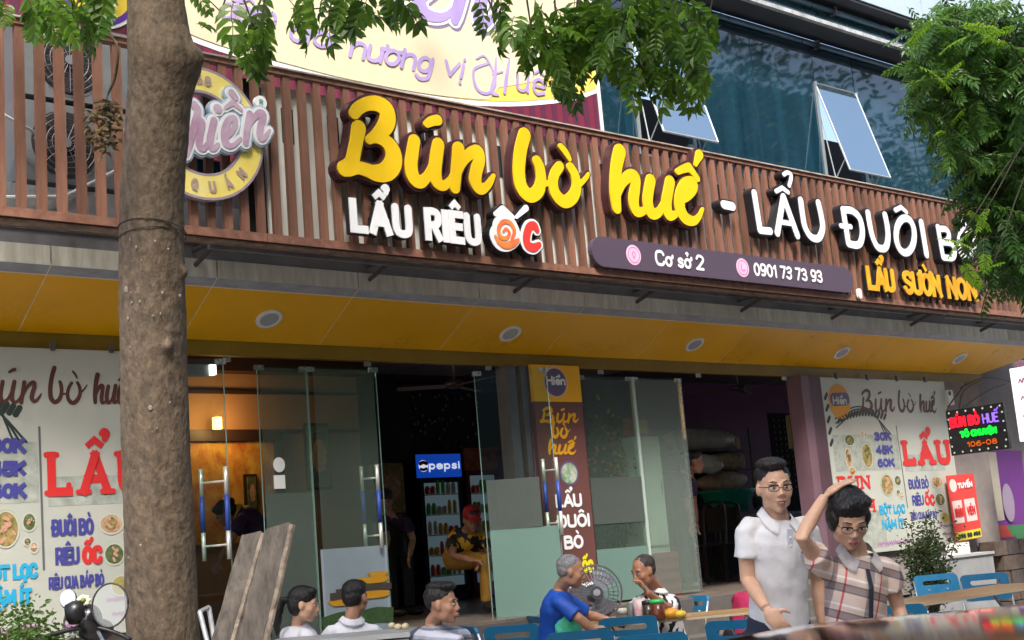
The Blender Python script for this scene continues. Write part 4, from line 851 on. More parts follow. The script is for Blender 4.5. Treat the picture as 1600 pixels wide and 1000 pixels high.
def door(name, label, a, b, z0, z1, m, hf=None, cat='door', sp=.045):
    t = thing(name, label, cat, (*a, z0), None)
    p = pane('glass_panel', a, b, z0, z1, m, t)
    a3 = np.array([*a, 0.]); b3 = np.array([*b, 0.]); d = (b3-a3)/np.linalg.norm(b3-a3)
    mb = MB()
    for c in (a3-d*.004, b3+d*.004): mb.tube([c+[0, 0, z0], c+[0, 0, z1]], .0045, 6)
    mb.build('glass_edge', M_edge, t)
    for c in (a3, b3):
        mb = MB(); mb.obox(c*.94+(a3+b3)/2*.06+[0, 0, z1-.02], d*.04, np.array([d[1], -d[0], 0])*.012, (0, 0, .02)); mb.build('patch_fitting', M_steel, t)
    if hf: handles(sp, 0, a, b, t, hf)
    return t, a3, d
Z0, Z1 = FL+.02, 2.95
t, a3, d = door('glass_door', 'left glass door leaf with blue wrapped pull bars, half behind the big trunk', (.98, .50), (1.44, .30), Z0, Z1, G_clear, .40, sp=.085)
t, a3, d = door('glass_door', 'fixed glass side panel with a round and a square white sticker', (1.86, .52), (2.30, .53), Z0, Z1, G_tint, None)
fr = Fr((1.86, .50, 0), (1, 0, 0), (0, 0, 1))
mb = MB(); mb.disc(fr.p(.14, 2.17), (.052, 0, 0), (0, 0, .058), (0, -1, 0), 24, .002); mb.build('sticker', M_white, t)
mb = MB(); mb.box(1.945, 2.045, .498, .50, 1.985, 2.09); mb.build('sticker', M_white, t)
pane('grey_film', (1.87, .51), (2.29, .52), Z0+.02, 1.95, V_haze, t, .002)
t, a3, d = door('glass_door', 'middle glass door leaf with blue wrapped pull bars and a palace picture at its foot', (2.32, .53), (2.93, .46), Z0-.04, Z1, G_tint, .50)
pl = pane('picture_panel', (2.34, .515), (2.92, .448), Z0-.02, 1.50, mat('palace_sky_print', (.22, .28, .34), .35, col2=(.30, .36, .42), scale=1.5), t, .004)
fr = Fr((2.34, .512, 0), (.58, -.067, 0), (0, 0, 1)); fr.n = np.array([-.115, -.993, 0])
mb = MB(); stroke(mb, fr, cr([(.03, .93, .05), (.15, .95, .07), (.3, .94, .08), (.45, .96, .07), (.55, .95, .05)], 4), .06, .004, flat=True); mb.build('tree_print', mat('dark_green_print', (.02, .05, .02), .5, col2=(.05, .10, .03), scale=20), pl)
mb = MB()
for u0, u1, z, r in ((.28, .58, 1.12, .03), (.34, .58, 1.235, .028), (.42, .58, 1.275, .02), (.06, .26, 1.08, .025)): stroke(mb, fr, [(p[0], p[1]) for p in cr([(u0-.02, z+.02), (u0+.02, z), ((u0+u1)/2, z), (u1-.03, z), (u1-.005, z+.01)], 4)], [r*(.25+.75*math.sin(math.pi*i/16)) for i in range(17)], .007+.05*r, flat=True)
mb.build('roof_print', mat('palace_gold_print', (.45, .22, .01), .5), pl)
mb = MB()
for u0, u1, z, r in ((.3, .58, 1.175, .025), (.08, .24, 1.13, .03), (.12, .2, 1.17, .015)): stroke(mb, fr, [(u0, z), (u1, z)], r, .0055, flat=True)
mb.build('wall_print', mat('palace_wall_print', (.05, .04, .03), .5), pl)
# leaf swung outwards before the column
ax, ay = 4.02, .50; bx, by = 4.56, .16
t, a3, d = door('glass_door', 'open right glass door leaf, frosted green below, swung out before the column sign', (ax, ay), (bx, by), Z0-.06, Z1, G_clear, .60, sp=.05)
pane('frosted_lower_film', (ax+.02, ay-.02), (bx-.01, by-.003), Z0-.04, 1.56, V_frost, t, .003); pane('dark_middle_film', (ax+.02, ay-.02), (bx-.13, by+.066), 1.56, 1.99, V_haze, t, .003)
t, a3, d = door('glass_door', 'fixed glass pane right of the column sign with added foliage behind it imitating a reflection', (5.30, .52), (6.00, .52), Z0, Z1, G_tint, None)
V_sheen = veil('painted_sheen_film', (.24, .29, .26), .30); V_sheen2 = veil('faint_sheen_film', (.16, .22, .18), .16)  # pale sheets painting the diffuse sky and pavement reflection onto the panes
pane('sheen_film', (1.87, .506), (2.29, .516), Z0, Z1-.02, V_sheen2, t, .002); pane('sheen_film', (2.36, .511), (2.90, .448), Z0, Z1-.02, V_sheen2, t, .002)
pane('sheen_film', (5.31, .505), (5.99, .505), Z0, Z1-.02, V_sheen2, t, .002); pane('frosted_lower_film', (5.31, .50), (5.99, .50), Z0, 1.32, V_frost, t, .003); pane('grey_middle_film', (5.31, .50), (5.99, .50), 1.55, 1.98, V_haze, t, .003)
t, a3, d = door('glass_door', 'fixed glass pane before a pale cabinet, next to the kitchen opening', (6.03, .52), (6.70, .52), Z0, Z1, G_tint, None)
pane('sheen_film', (6.04, .505), (6.68, .505), Z0, Z1-.02, V_sheen, t, .002)
MB().box(6.0, 6.03, .50, .54, Z0, Z1).build('post', mat('pale_green_post', (.4, .48, .44), .3), bld)
MB().box(6.69, 6.705, .50, .54, Z0, Z1).build('door_edge', M_steel, bld)
# ------------------------------------------------------------------ inside
def T(name, label, cat, loc, group=None): return thing(name, label, cat, loc, group)
# framed mural
A = onY(296, 690, 4.2); Bq = onY(385, 836, 4.2)
t = T('mural', 'glowing orange autumn tree mural in a dark brown frame on the left inside', 'picture', (A[0], 4.2, Bq[2]))
MB().box(A[0]-.5, A[0]+.98, 4.18, 4.2, 1.7, A[2]-.0).build('canvas', mat('autumn_print', (.38, .10, .03), .5, col2=(.72, .50, .08), scale=7, detail=8, stretch=(1, 1, .7)), t)
m_ = mat('mural_frame', (.03, .015, .012), .5)
for b in ((A[0]-.5, A[0]+1.08, 4.14, 4.2, A[2], A[2]+.11), (A[0]+.98, A[0]+1.08, 4.14, 4.2, 1.2, A[2]-.002)): MB().box(*b).build('frame', m_, t)
MB().box(-2.9, 5.3, 4.21, 4.3, FL, 3.9).build('partition', M_int, bld)
for z, y in ((2.86, 4.2), (3.28, 4.2)): MB().box(-2.9, 5.3, y-.03, y+.008, z, z+.035).build('wall_moulding', m_, bld)
MB().box(-2.9, 5.3, 4.0, 4.2, 3.50, 3.84).build('dark_beam', m_, bld)
# black hanging screen, decor wall with dots
t = T('black_curtain', 'large black hanging screen high inside behind the middle glass door', 'screen', onY(590, 720, 4.6))
a, b = onY(538, 612, 4.4), onY(645, 722, 4.4); MB().box(a[0], b[0], 4.4, 4.45, b[2], a[2]+.1).build('screen', mat('black_cloth', (.006, .006, .01), .8), t)
t = T('dotted_panel', 'dark wall panel with small pale ornaments above the drinks coolers', 'wall panel', (7.6, 6.15, 3))
a, b = onY(630, 612, 6.1), onY(752, 700, 6.1); MB().box(a[0], b[0]+1.2, 6.12, 6.18, b[2], a[2]+.15).build('panel', mat('dark_plum_wall', (.012, .009, .012), .7), t)
mb = MB()
for i in range(46): mb.ell((a[0]+R.random()*(b[0]-a[0]), 6.11, b[2]+R.random()*(a[2]-b[2])), (.022, .01, .022), None, 6, 4)
tag(mb.build('ornament', mat('pale_ornament', (.25, .24, .22), .5), t), kind='stuff')
# food pictures
for (x0, y0, x1, y1, Yq, m, lb, n_) in ((588, 722, 632, 800, 4.9, FOODS[0], 'square food picture behind the standing waitress', 'food_picture'), (540, 745, 562, 800, 4.3, FOODS[1], 'small dark food picture beside the door handle', 'food_picture'), (385, 745, 400, 795, 4.15, FOODS[1], 'narrow dark picture right of the orange mural', 'food_picture'), (478, 665, 515, 760, 4.15, FOODS[1], 'tall dark picture seen through the middle glass door', 'food_picture')):
    a, b = onY(x0, y0, Yq), onY(x1, y1, Yq); t = T(n_, lb, 'picture', (a[0], Yq, b[2])); MB().box(a[0], b[0], Yq-.03, Yq, b[2], a[2]).build('print', m, t); MB().box(a[0]-.03, b[0]+.03, Yq, Yq+.02, b[2]-.03, a[2]+.03).build('frame', m_, t)
    MB().disc(((a[0]+b[0])/2, Yq-.034, (a[2]+b[2])/2), ((b[0]-a[0])*.36, 0, 0), (0, 0, (a[2]-b[2])*.28), (0, -1, 0), 20).build('dish', FOODS[2], t)
# drinks coolers
def cooler(px0, px1, pyt, Yq, zt, label, mb_, word, stripe):
    a = onY(px0, pyt, Yq); b = onY(px1, pyt+4, Yq); t = T('drinks_cooler', label, 'cooler', ((a[0]+b[0])/2, Yq, FL)); x0, x1 = a[0], b[0]; z1 = a[2]; W = x1-x0
    MB().box(x0, x1, Yq+.02, Yq+.6, FL, z1).build('cabinet', mb_, t)
    MB().box(x0, x1, Yq-.02, Yq+.018, z1-.30, z1).build('header', stripe, t)
    for (q0, q1, q2, q3) in ((x0, x0+.07, FL+.1, z1-.31), (x1-.07, x1, FL+.1, z1-.31), (x0+.071, x1-.071, z1-.37, z1-.31), (x0+.071, x1-.071, FL+.1, FL+.2)): MB().box(q0, q1, Yq-.03, Yq+.015, q2, q3).build('door_frame', mb_, t)
    MB().box(x0+.072, x1-.072, Yq+.0, Yq+.018, FL+.2, z1-.37).build('interior', mat('cooler_inside', (.16, .22, .26), .5, emit=(.4, .6, .7), estr=.05), t)
    for k in range(5):
        z = FL+.32+k*.26; MB().box(x0+.075, x1-.075, Yq-.02, Yq-.002, z, z+.015).build('shelf', M_white, t)
        for j in range(6): 
            mb = MB(); xx = x0+.12+j*(W-.2)/6; hh_ = (.16, .12, .19)[(j//2+k) % 3]; rb_ = (.034, .038, .028)[(j//2+k) % 3]; mb.tube([(xx, Yq-.03, z+.018), (xx, Yq-.03, z+hh_*.7), (xx, Yq-.03, z+hh_)], [rb_, rb_, rb_*.5], 8)
            mb.build('bottle', [mat('bottle_red', (.6, .05, .03), .3), mat('bottle_green', (.12, .42, .08), .3), mat('bottle_pale', (.5, .5, .45), .3), mat('bottle_amber', (.6, .38, .04), .3)][(j//2+k*3) % 4], t)
    if word:
        f = FAC(Yq-.025); M_lit = mat('lit_white_print', (.7, .7, .75), .4, emit=(.8, .88, 1), estr=.3); text(word, f, x0+.24*W, z1-.20, x0+.95*W, .115, .011, M_lit, t, 'lettering', h=.003); c = (x0+.12*W, z1-.15)
        mb = MB(); mb.disc(f.p(c[0], c[1], .002), (.075, 0, 0), (0, 0, .075), (0, -1, 0), 24); mb.build('roundel', M_lit, t)
        mb = MB(); stroke(mb, f, cr([(c[0]-.05, c[1]+.028), (c[0], c[1]+.045), (c[0]+.05, c[1]+.03)], 5), .024, .004); mb.build('roundel_red', M_red, t)
        mb = MB(); stroke(mb, f, cr([(c[0]-.045, c[1]-.04), (c[0], c[1]-.05), (c[0]+.045, c[1]-.035)], 5), .018, .004); mb.build('roundel_blue', mat('cooler_blue_print', (.01, .08, .5), .4), t)
    return t
cooler(650, 718, 710, 5.4, 0, 'tall drinks cooler with blue lit header reading pepsi', mat('navy_cooler', (.006, .012, .04), .4), 'pepsi', mat('lit_blue_header', (.01, .06, .4), .4, emit=(.01, .1, .75), estr=.16))
cooler(722, 775, 700, 5.55, 0, 'dark red drinks cooler beside the blue one', mat('dark_red_cooler', (.12, .008, .012), .4), None, mat('red_brown_header', (.2, .03, .02), .4, col2=(.5, .15, .04), scale=10))
# emergency light, CCTV-like box at the left
c = onY(322, 578, 2.0); t = T('emergency_light', 'white twin emergency light box on the left inside wall', 'emergency light', c)
MB().box(c[0]-.22, c[0]+.03, 2.0, 2.08, c[2]-.05, c[2]+.05).build('box', mat('white_lamp_box', (.6, .6, .6), .5), t); MB().box(c[0]+.035, c[0]+.09, 1.98, 2.05, c[2]-.04, c[2]+.05).build('lamp', mat('lamp_face_lit', (.8, .8, .85), .4, emit=(1, 1, 1), estr=1.2), t)
c = onY(335, 662, 4.1); t = T('wall_lamp', 'small warm wall lamp glowing on the cream inside wall', 'wall lamp', c); 
MB().tube([c+[0, -.06, -.06], c+[0, -.06, .06]], .05, 10).build('shade', mat('lamp_glow', (.8, .5, .2), .5, emit=(1, .5, .12), estr=3), t, True)
pl_ = bpy.data.lights.new('lamp_light', 'POINT'); pl_.energy = 7; pl_.color = (1, .55, .2); pl_.shadow_soft_size = .12; plo = bpy.data.objects.new('lamp_light', pl_); COL.objects.link(plo); plo.parent = t; plo.location = (0, -.25, 0)
# ceiling fan(s)
def cfan(px, py, Yq, label):
    c = onY(px, py, Yq); t = T('ceiling_fan', label, 'ceiling fan', c, 'ceiling fans'); mb = MB(); mb.tube([c+[0, 0, .02], (c[0], c[1], 3.84)], .015, 8); mb.ell(c, (.12, .12, .05)); mb.build('motor', M_frame, t, True)
    for k in range(3):
        a = .5+k*2.094; dd = np.array([math.cos(a), math.sin(a), 0]); nn = np.array([-dd[1], dd[0], .15]); mb = MB(); mb.obox(c+dd*.38+[0, 0, -.02], dd*.28, nn*.065, (0, 0, .004)); mb.build('blade', mat('fan_blade', (.2, .17, .17), .5), t)
cfan(1152, 606, 3.2, 'ceiling fan inside above the kitchen opening')
cfan(710, 600, 3.4, 'ceiling fan inside behind the open right door')
# kitchen shelf
Yq = 3.6; a = onY(1064, 672, Yq); b = onY(1172, 672, Yq); x0, x1 = a[0]-.1, b[0]
t = T('kitchen_shelf', 'dark metal kitchen shelf loaded with bags and packets', 'shelf', ((x0+x1)/2, Yq, FL))
for x in (x0, x1-.03): MB().box(x, x+.03, Yq, Yq+.03, FL, a[2]+.02).build('upright', M_frame, t)
MB().box(x0, x1, Yq+.45, Yq+.48, FL, a[2]+.02).build('back', M_dark, t)
zs = [onY(1120, y, Yq)[2] for y in (702, 732, 765, 800)]
for z in zs: MB().box(x0, x1, Yq, Yq+.44, z-.02, z).build('board', M_frame, t)
M_bag = mat('plastic_bag', (.65, .7, .66), .3, col2=(.92, .95, .9), scale=16, bump=.5, bscale=20); M_ppr = mat('brown_paper', (.78, .62, .46), .7, var=.25, scale=10, bump=.4, bscale=14); M_grn = mat('green_basket', (.0, .32, .22), .45, var=.2, scale=12)
def lump(name, label, cat, c, r, m, grp=None, seed=0, amp=.22, fq=6):
    mb = MB(); mb.ell((0, 0, 0), r, None, 20, 12); V = []
    for v in mb.v:
        vv = Vector(v); q = noise.noise(vv*fq+Vector((seed, 0, 0))); V.append(tuple(vv*(1+amp*q)))
    o = obj(name, V, mb.f, m, None, True); o.location = tuple(c); return tag(o, label, cat, grp)
c = onY(1110, 690, Yq); lump('bag', 'clear plastic bags of noodles on the top kitchen shelf', 'bag', (c[0], Yq+.15, zs[0]+.15), (.75, .14, .17), M_bag, seed=1)
c = onY(1154, 690, Yq); 
for (px, py, z, lb) in ((1155, 690, zs[0], 'white bottle on the top kitchen shelf'), (1150, 728, zs[1], 'left small white bottle on the middle kitchen shelf'), (1164, 728, zs[1], 'right small white bottle on the middle kitchen shelf')):
    c = onY(px, py, Yq); mb = MB(); mb.tube([(c[0], Yq+.04, z), (c[0], Yq+.04, z+.15), (c[0], Yq+.04, z+.2)], [.035, .035, .015], 10); tag(mb.build('bottle', mat('cream_bottle', (.6, .58, .4), .5), None, True), lb, 'bottle')
c = onY(1140, 715, Yq); lump('paper_parcel', 'brown paper parcel on the second kitchen shelf', 'parcel', (c[0], Yq+.15, zs[1]+.11), (.42, .14, .12), M_ppr, seed=5)
c = onY(1142, 748, Yq); lump('paper_parcel', 'wide brown paper bag on the third kitchen shelf', 'parcel', (c[0], Yq+.15, zs[2]+.13), (.48, .16, .14), M_ppr, seed=9)
c = onY(1106, 726, Yq-.4); lump('bag', 'knotted grey plastic bag hanging by the kitchen man', 'bag', c, (.26, .15, .12), M_bag, seed=12, amp=.4)
c = onY(1138, 782, Yq-.3); t = T('basket', 'green plastic basket on the kitchen counter behind the man in white', 'basket', c)
mb = MB(); mb.loft([(c+[0, 0, -.14], (.34, 0, 0), (0, .2, 0)), (c+[0, 0, .10], (.46, 0, 0), (0, .26, 0)), (c+[0, 0, .12], (.48, 0, 0), (0, .28, 0))], 20); mb.build('tub', M_grn, t, True)
mb = MB(); mb.loft([(c+[0, 0, .122], (.49, 0, 0), (0, .29, 0)), (c+[0, 0, .14], (.49, 0, 0), (0, .29, 0))], 20); mb.build('rim', M_grn, t)
MB().box(c[0]-.8, c[0]+1.6, Yq-.7, Yq-.05, FL+.75, FL+.79).build('worktop', M_steel, T('kitchen_counter', 'steel kitchen counter inside the right opening', 'counter', (c[0], Yq-.4, FL)))
cc = T('steel_pot', 'round steel pot on the kitchen counter beside the green basket', 'pot', c+[.7, 0, -.1]); mb = MB(); p = c+[.72, 0, -.12]; mb.loft([(p, (.14, 0, 0), (0, .14, 0)), (p+[0, 0, .14], (.15, 0, 0), (0, .15, 0)), (p+[0, 0, .16], (.16, 0, 0), (0, .16, 0))], 20); mb.build('body', M_steel, cc, True)
mb = MB(); mb.ell(p+[0, 0, .16], (.14, .14, .04)); mb.build('lid', M_steel, cc, True)
# perforated black panel and pale box
t = T('perforated_panel', 'black perforated metal panel on the purple wall inside the right opening', 'panel', onY(1220, 720, 3.2))
a, b = onY(1200, 645, 3.2), onY(1242, 800, 3.2); MB().box(a[0], b[0]+.15, 3.2, 3.22, b[2], a[2]).build('sheet', M_dark, t)
mb = MB()
for i in range(5):
    for j in range(12): mb.ell((a[0]+.1+i*.11, 3.195, a[2]-.1-j*.085), (.014, .006, .018), None, 6, 4)
tag(mb.build('hole', mat('hole_grey', (.3, .28, .3), .5), t), kind='stuff')
t = T('switch_box', 'pale olive switch box next to the mauve pillar', 'box', onY(1236, 690, 1.5)); a, b = onY(1233, 648, 1.5), onY(1246, 700, 1.5); MB().box(a[0], b[0], 1.5, 1.56, b[2], a[2]).build('case', mat('olive_box', (.25, .24, .14), .5), t); MB().box(a[0]+.03, b[0]-.03, 1.49, 1.499, b[2]+.2, b[2]+.3).build('switch', M_white, t)
# stacked inner chairs
for k, (px, py) in enumerate(((1118, 850), (1140, 838), (1100, 842))):
    c = onY(px, py, 2.2+.25*k); t = T('dining_chair', ('dark wooden dining chair nearest the opening', 'dark wooden dining chair at the back of the dim kitchen opening', 'dark wooden dining chair left in the dim kitchen opening')[k], 'chair', (c[0], c[1], FL), 'dark chairs inside')
    m = mat('dark_wood_chair', (.035, .025, .02), .5, var=.2); z = FL
    MB().box(c[0]-.2, c[0]+.2, c[1], c[1]+.4, z+.43, z+.46).build('seat', m, t)
    mb = MB(); mb.tube(cr([(c[0]-.19, c[1], z+.44), (c[0]-.19, c[1]-.03, z+.85), (c[0]-.1, c[1]-.04, z+.93), (c[0]+.1, c[1]-.04, z+.93), (c[0]+.19, c[1]-.03, z+.85), (c[0]+.19, c[1], z+.44)], 3), .018, 6); mb.build('back_frame', m, t)
    MB().box(c[0]-.15, c[0]+.15, c[1]-.03, c[1]-.015, z+.6, z+.88).build('backrest', m, t)
    for sx in (-.18, .18):
        for sy in (.02, .38): MB().box(c[0]+sx-.015, c[0]+sx+.015, c[1]+sy-.015, c[1]+sy+.015, z, z+.43).build('leg', m, t)
# pale cabinet and red sign behind the pane
a, b = onY(988, 682, .64), onY(1046, 850, .64); t = T('cabinet', 'pale green cabinet behind the glass pane near the kitchen opening', 'cabinet', (a[0], .64, FL))
MB().box(a[0], b[0], .64, .95, FL, a[2]).build('body', mat('pale_green_paint', (.50, .62, .52), .5, var=.08, scale=3), t); MB().box(a[0]+.02, b[0]-.02, .62, .638, b[2], a[2]-.03).build('door', mat('pale_green_door', (.60, .72, .62), .45, var=.06, scale=3), t)
MB().tube([(b[0]-.06, .605, 1.8), (b[0]-.06, .605, 1.95)], .008, 6).build('handle', M_steel, t)
a, b = onY(988, 652, .66), onY(1014, 681, .66); t = T('red_tin', 'small red and gold box on top of the pale cabinet', 'box', (a[0], .66, b[2])); MB().box(a[0], b[0], .66, .8, b[2], a[2]).build('box', mat('faded_red', (.35, .06, .04), .5), t); MB().box(a[0]+.06, b[0]-.02, .65, .659, b[2]+.03, a[2]-.03).build('label', mat('gold_label', (.4, .3, .08), .5), t)
a, b = onY(1024, 864, .56), onY(1066, 920, .56); t = T('drinks_crate', 'red plastic drinks crate behind the glass by the man in the patterned shirt', 'crate', (a[0], .1, b[2]-.2))
MB().box(a[0], b[0], .57, .8, FL, a[2]).build('body', mat('crate_red', (.36, .045, .035), .5, var=.1), t); 
for k in range(4): MB().box(a[0]+.02, b[0]-.02, .56, .569, FL+.03+k*.1, FL+.07+k*.1).build('slot', mat('crate_dark_red', (.2, .012, .01), .5), t)
# tables and stools inside
M_wood = mat('laminate_wood', (.42, .26, .12), .4, var=.15, scale=2, stretch=(1, 8, 8))
def table(c, z, w_, dp, label, rz=0, grp='folding tables', hgt=.74, top=None, inside=False):
    t = T('folding_table', label, 'table', (c[0], c[1], z), grp); top = top or M_wood
    def P(u, v, h): return (u, v, h)
    A = [P(-w_/2, -dp/2, 0), P(w_/2, -dp/2, 0), P(w_/2, dp/2, 0), P(-w_/2, dp/2, 0)]
    o = MB().box(-w_/2, w_/2, -dp/2, dp/2, hgt-.022, hgt).build('tabletop', top); o.parent = t
    o = MB().box(-w_/2-.004, w_/2+.004, -dp/2-.004, dp/2+.004, hgt-.02, hgt-.004).build('edge_band', mat('pale_edge', (.5, .42, .3), .5)); o.parent = t
    for sx in (-1, 1):
        for sy in (-1, 1): mb = MB(); mb.tube([(sx*w_*.38, sy*dp*.4, hgt-.03), (sx*w_*.38, -sy*dp*.4, .0)], .012, 8); o = mb.build('leg', M_leg); o.parent = t
    o = MB().box(-w_*.38, w_*.38, -.012, .012, .34, .36).build('brace', M_leg); o.parent = t
    t.rotation_euler = (0, 0, rz); return t
table(onZ(690, 893, 1.52), FL, 1.6, .7, 'dark dining table inside before the drinks coolers', 0, 'tables inside', .70, mat('dark_table', (.06, .045, .04), .4))
table(onZ(350, 905, 1.56), FL, 1.0, .7, 'cluttered dining table inside under the orange mural', 0, 'tables inside', .74, mat('light_table', (.3, .22, .14), .4))
c = onY(455, 872, 2.0); t = T('bar_stool', 'dark stool carrying a pale wrapped bundle, inside behind the planks', 'stool', (c[0], 2.0, FL))
for sx in (-.14, .14):
    for sy in (-.14, .14): mb = MB(); mb.tube([(c[0]+sx*.8, 2.0+sy*.8, 1.55), (c[0]+sx*1.3, 2.0+sy*1.3, FL)], .012, 6); mb.build('leg', M_black, t)
MB().box(c[0]-.16, c[0]+.16, 1.84, 2.16, 1.55, 1.58).build('seat', M_black, t)
lump('bundle', 'pale cream wrapped bundle lying on the dark stool', 'bundle', (c[0]+.02, 2.0, 1.69), (.2, .16, .12), mat('cream_wrap', (.5, .4, .33), .6, var=.15, scale=9, bump=.3), seed=3, amp=.3)
# ------------------------------------------------------------------ trees and plants
def leaf_mat(name, c1, c2, rough=.38, tl=.35):
    if name in MATS: return MATS[name]
    m = bpy.data.materials.new(name); m.use_nodes = True; n = m.node_tree.nodes; l = m.node_tree.links
    b = n['Principled BSDF']; o = n['Material Output']; b.inputs['Roughness'].default_value = rough
    g = n.new('ShaderNodeNewGeometry'); r = n.new('ShaderNodeValToRGB'); oi = n.new('ShaderNodeObjectInfo'); ad = n.new('ShaderNodeMath'); ad.operation = 'MULTIPLY_ADD'; ad.inputs[1].default_value = .45
    mu = n.new('ShaderNodeMath'); mu.operation = 'MULTIPLY'; mu.inputs[1].default_value = .55
    l.new(oi.outputs['Random'], mu.inputs[0]); l.new(g.outputs['Random Per Island'], ad.inputs[0]); l.new(mu.outputs[0], ad.inputs[2]); l.new(ad.outputs[0], r.inputs[0])
    r.color_ramp.elements[0].color = (*c1, 1); r.color_ramp.elements[1].color = (*c2, 1); l.new(r.outputs[0], b.inputs['Base Color'])
    t = n.new('ShaderNodeBsdfTranslucent'); hs = n.new('ShaderNodeHueSaturation'); hs.inputs['Value'].default_value = 1.8; hs.inputs['Hue'].default_value = .48
    l.new(r.outputs[0], hs.inputs['Color']); l.new(hs.outputs[0], t.inputs[0]); mx = n.new('ShaderNodeMixShader'); mx.inputs[0].default_value = tl
    l.new(b.outputs[0], mx.inputs[1]); l.new(t.outputs[0], mx.inputs[2]); l.new(mx.outputs[0], o.inputs[0]); MATS[name] = m; return m
M_leafA = leaf_mat('broad_leaf', (.018, .060, .007), (.13, .27, .022), tl=.45); M_leafB = leaf_mat('feather_leaf', (.016, .065, .018), (.12, .27, .04), tl=.42)
M_leafY = leaf_mat('young_leaf', (.13, .30, .015), (.22, .42, .03), tl=.45); M_leafS = leaf_mat('shrub_leaf', (.02, .045, .012), (.07, .12, .03)); M_leafD = leaf_mat('dry_leaf', (.05, .035, .012), (.16, .12, .045), .7, .15)
M_bark = mat('bark', (.060, .044, .029), .9, col2=(.18, .132, .088), scale=26, stretch=(1, 1, .6), bump=.6, bscale=40, detail=12)
def leaflet(mb, p, d, n_, L, W, cup=.25):
    s = np.cross(d, n_); s /= np.linalg.norm(s)+1e-9; q = lambda a, b, h: p+d*(L*a)+s*(W*b)+n_*(W*h)
    mb.add([q(0, 0, 0), q(.32, -.48, cup), q(.32, 0, 0), q(.32, .48, cup), q(.72, -.38, cup*.6), q(.72, 0, -.05), q(.72, .38, cup*.6), q(1, 0, -.3)],
           [(0, 1, 2), (0, 2, 3), (1, 4, 5, 2), (2, 5, 6, 3), (4, 7, 5), (5, 7, 6)])
_LU = np.array([(0, 0, 0), (.32, -.48, 1), (.32, 0, 0), (.32, .48, 1), (.72, -.38, .6), (.72, 0, -.2), (.72, .38, .6), (1, 0, -1.2)])
_LF = [(0, 1, 2), (0, 2, 3), (1, 4, 5, 2), (2, 5, 6, 3), (4, 7, 5), (5, 7, 6)]
_rg = np.random.default_rng(5)
def rdirs(n, zlo, zhi):
    a = _rg.uniform(0, 2*math.pi, n); v = np.stack([np.cos(a), np.sin(a), _rg.uniform(zlo, zhi, n)], 1); return v/np.linalg.norm(v, axis=1)[:, None]
def leaf_cloud(name, P, D, N, L, W, m, parent, cup=.25):
    """one mesh of many folded leaves: base points, directions, normals, lengths, widths"""
    P = np.array(P); n = len(P); S_ = np.cross(D, N); S_ /= np.linalg.norm(S_, axis=1)[:, None]+1e-9; L = np.broadcast_to(L, n); W = np.broadcast_to(W, n)
    V = P[:, None]+D[:, None]*(L[:, None]*_LU[None, :, 0])[..., None]+S_[:, None]*(W[:, None]*_LU[None, :, 1])[..., None]+N[:, None]*(W[:, None]*cup*_LU[None, :, 2])[..., None]
    V = V.reshape(-1, 3); F_ = [tuple(i*8+k for k in f) for i in range(n) for f in _LF]
    me = bpy.data.meshes.new(name); me.from_pydata(V.tolist(), [], F_); me.materials.append(m); me.update(); return tag(link(name, me, parent), kind='stuff')
def frond_mesh(name, length, pairs, L, W, m, seed, curl=.5):
    r = random.Random(seed); mb = MB(); P = []; x = 0.; z = 0.; a = 0.
    for i in range(pairs+2):
        P.append(np.array([x, r.uniform(-.004, .004), z])); a -= curl/(pairs+1); x += length/(pairs+1)*math.cos(a); z += length/(pairs+1)*math.sin(a)
    mb.tube(P, .0022, 3, False)
    for i in range(1, pairs+2):
        t = P[min(i+1, len(P)-1)]-P[i-1]; t /= np.linalg.norm(t); sc_ = .75+.35*math.sin(math.pi*i/(pairs+1.5))
        for sg in (-1, 1):
            d = t*.55+np.array([0, sg*.85, -.25+r.uniform(-.25, .2)]); d /= np.linalg.norm(d); n_ = np.cross(d, t)*sg; n_ = n_/np.linalg.norm(n_)*(1 if True else 1)
            leaflet(mb, P[i], d, -n_, L*sc_*r.uniform(.85, 1.12), W*r.uniform(.85, 1.1))
    leaflet(mb, P[-1], t, np.array([0, 0, 1.]), L*.9, W)
    me = bpy.data.meshes.new(name); me.from_pydata(mb.v, [], mb.f); me.materials.append(m); me.update(); return me
FA = [frond_mesh('leaf_frond', .19, 4, .078, .036, M_leafA, s, .7) for s in range(4)]
FB = [frond_mesh('leaf_frond', .28, 9, .060, .021, M_leafB, s+9, .8) for s in range(4)]
FY = [frond_mesh('leaf_frond', .19, 9, .042, .016, M_leafY, s+20, .6) for s in range(2)]
FAy = [frond_mesh('leaf_frond', .15, 4, .07, .03, M_leafY, s+30, .5) for s in range(1)]
def place(me, p, d, roll, sc, parent):
    o = link('leaf_frond', me, parent); q = Vector(d).to_track_quat('X', 'Z'); o.rotation_mode = 'QUATERNION'
    from mathutils import Quaternion
    o.rotation_quaternion = q @ Quaternion((1, 0, 0), roll); o.location = Vector(p)-Vector(ORG[parent.name]); o.scale = (sc, sc, sc); return o
def joined(name, items, m, parent):
    from mathutils import Quaternion
    vs = []; fs = []; b = 0; cache = {}
    for me, p, d, roll, sc in items:
        if me.name not in cache:
            co = np.empty(len(me.vertices)*3); me.vertices.foreach_get('co', co); cache[me.name] = (co.reshape(-1, 3), [tuple(f.vertices) for f in me.polygons])
        co, pf = cache[me.name]; q = Vector(d).to_track_quat('X', 'Z'); Mn = np.array((q @ Quaternion((1, 0, 0), roll)).to_matrix())*sc
        vs.append(co@Mn.T+np.array(p)); fs += [tuple(i+b for i in f) for f in pf]; b += len(co)
    me = bpy.data.meshes.new(name); me.from_pydata(np.concatenate(vs).tolist(), [], fs); me.materials.append(m); me.update(); return tag(link(name, me, parent), kind='stuff')
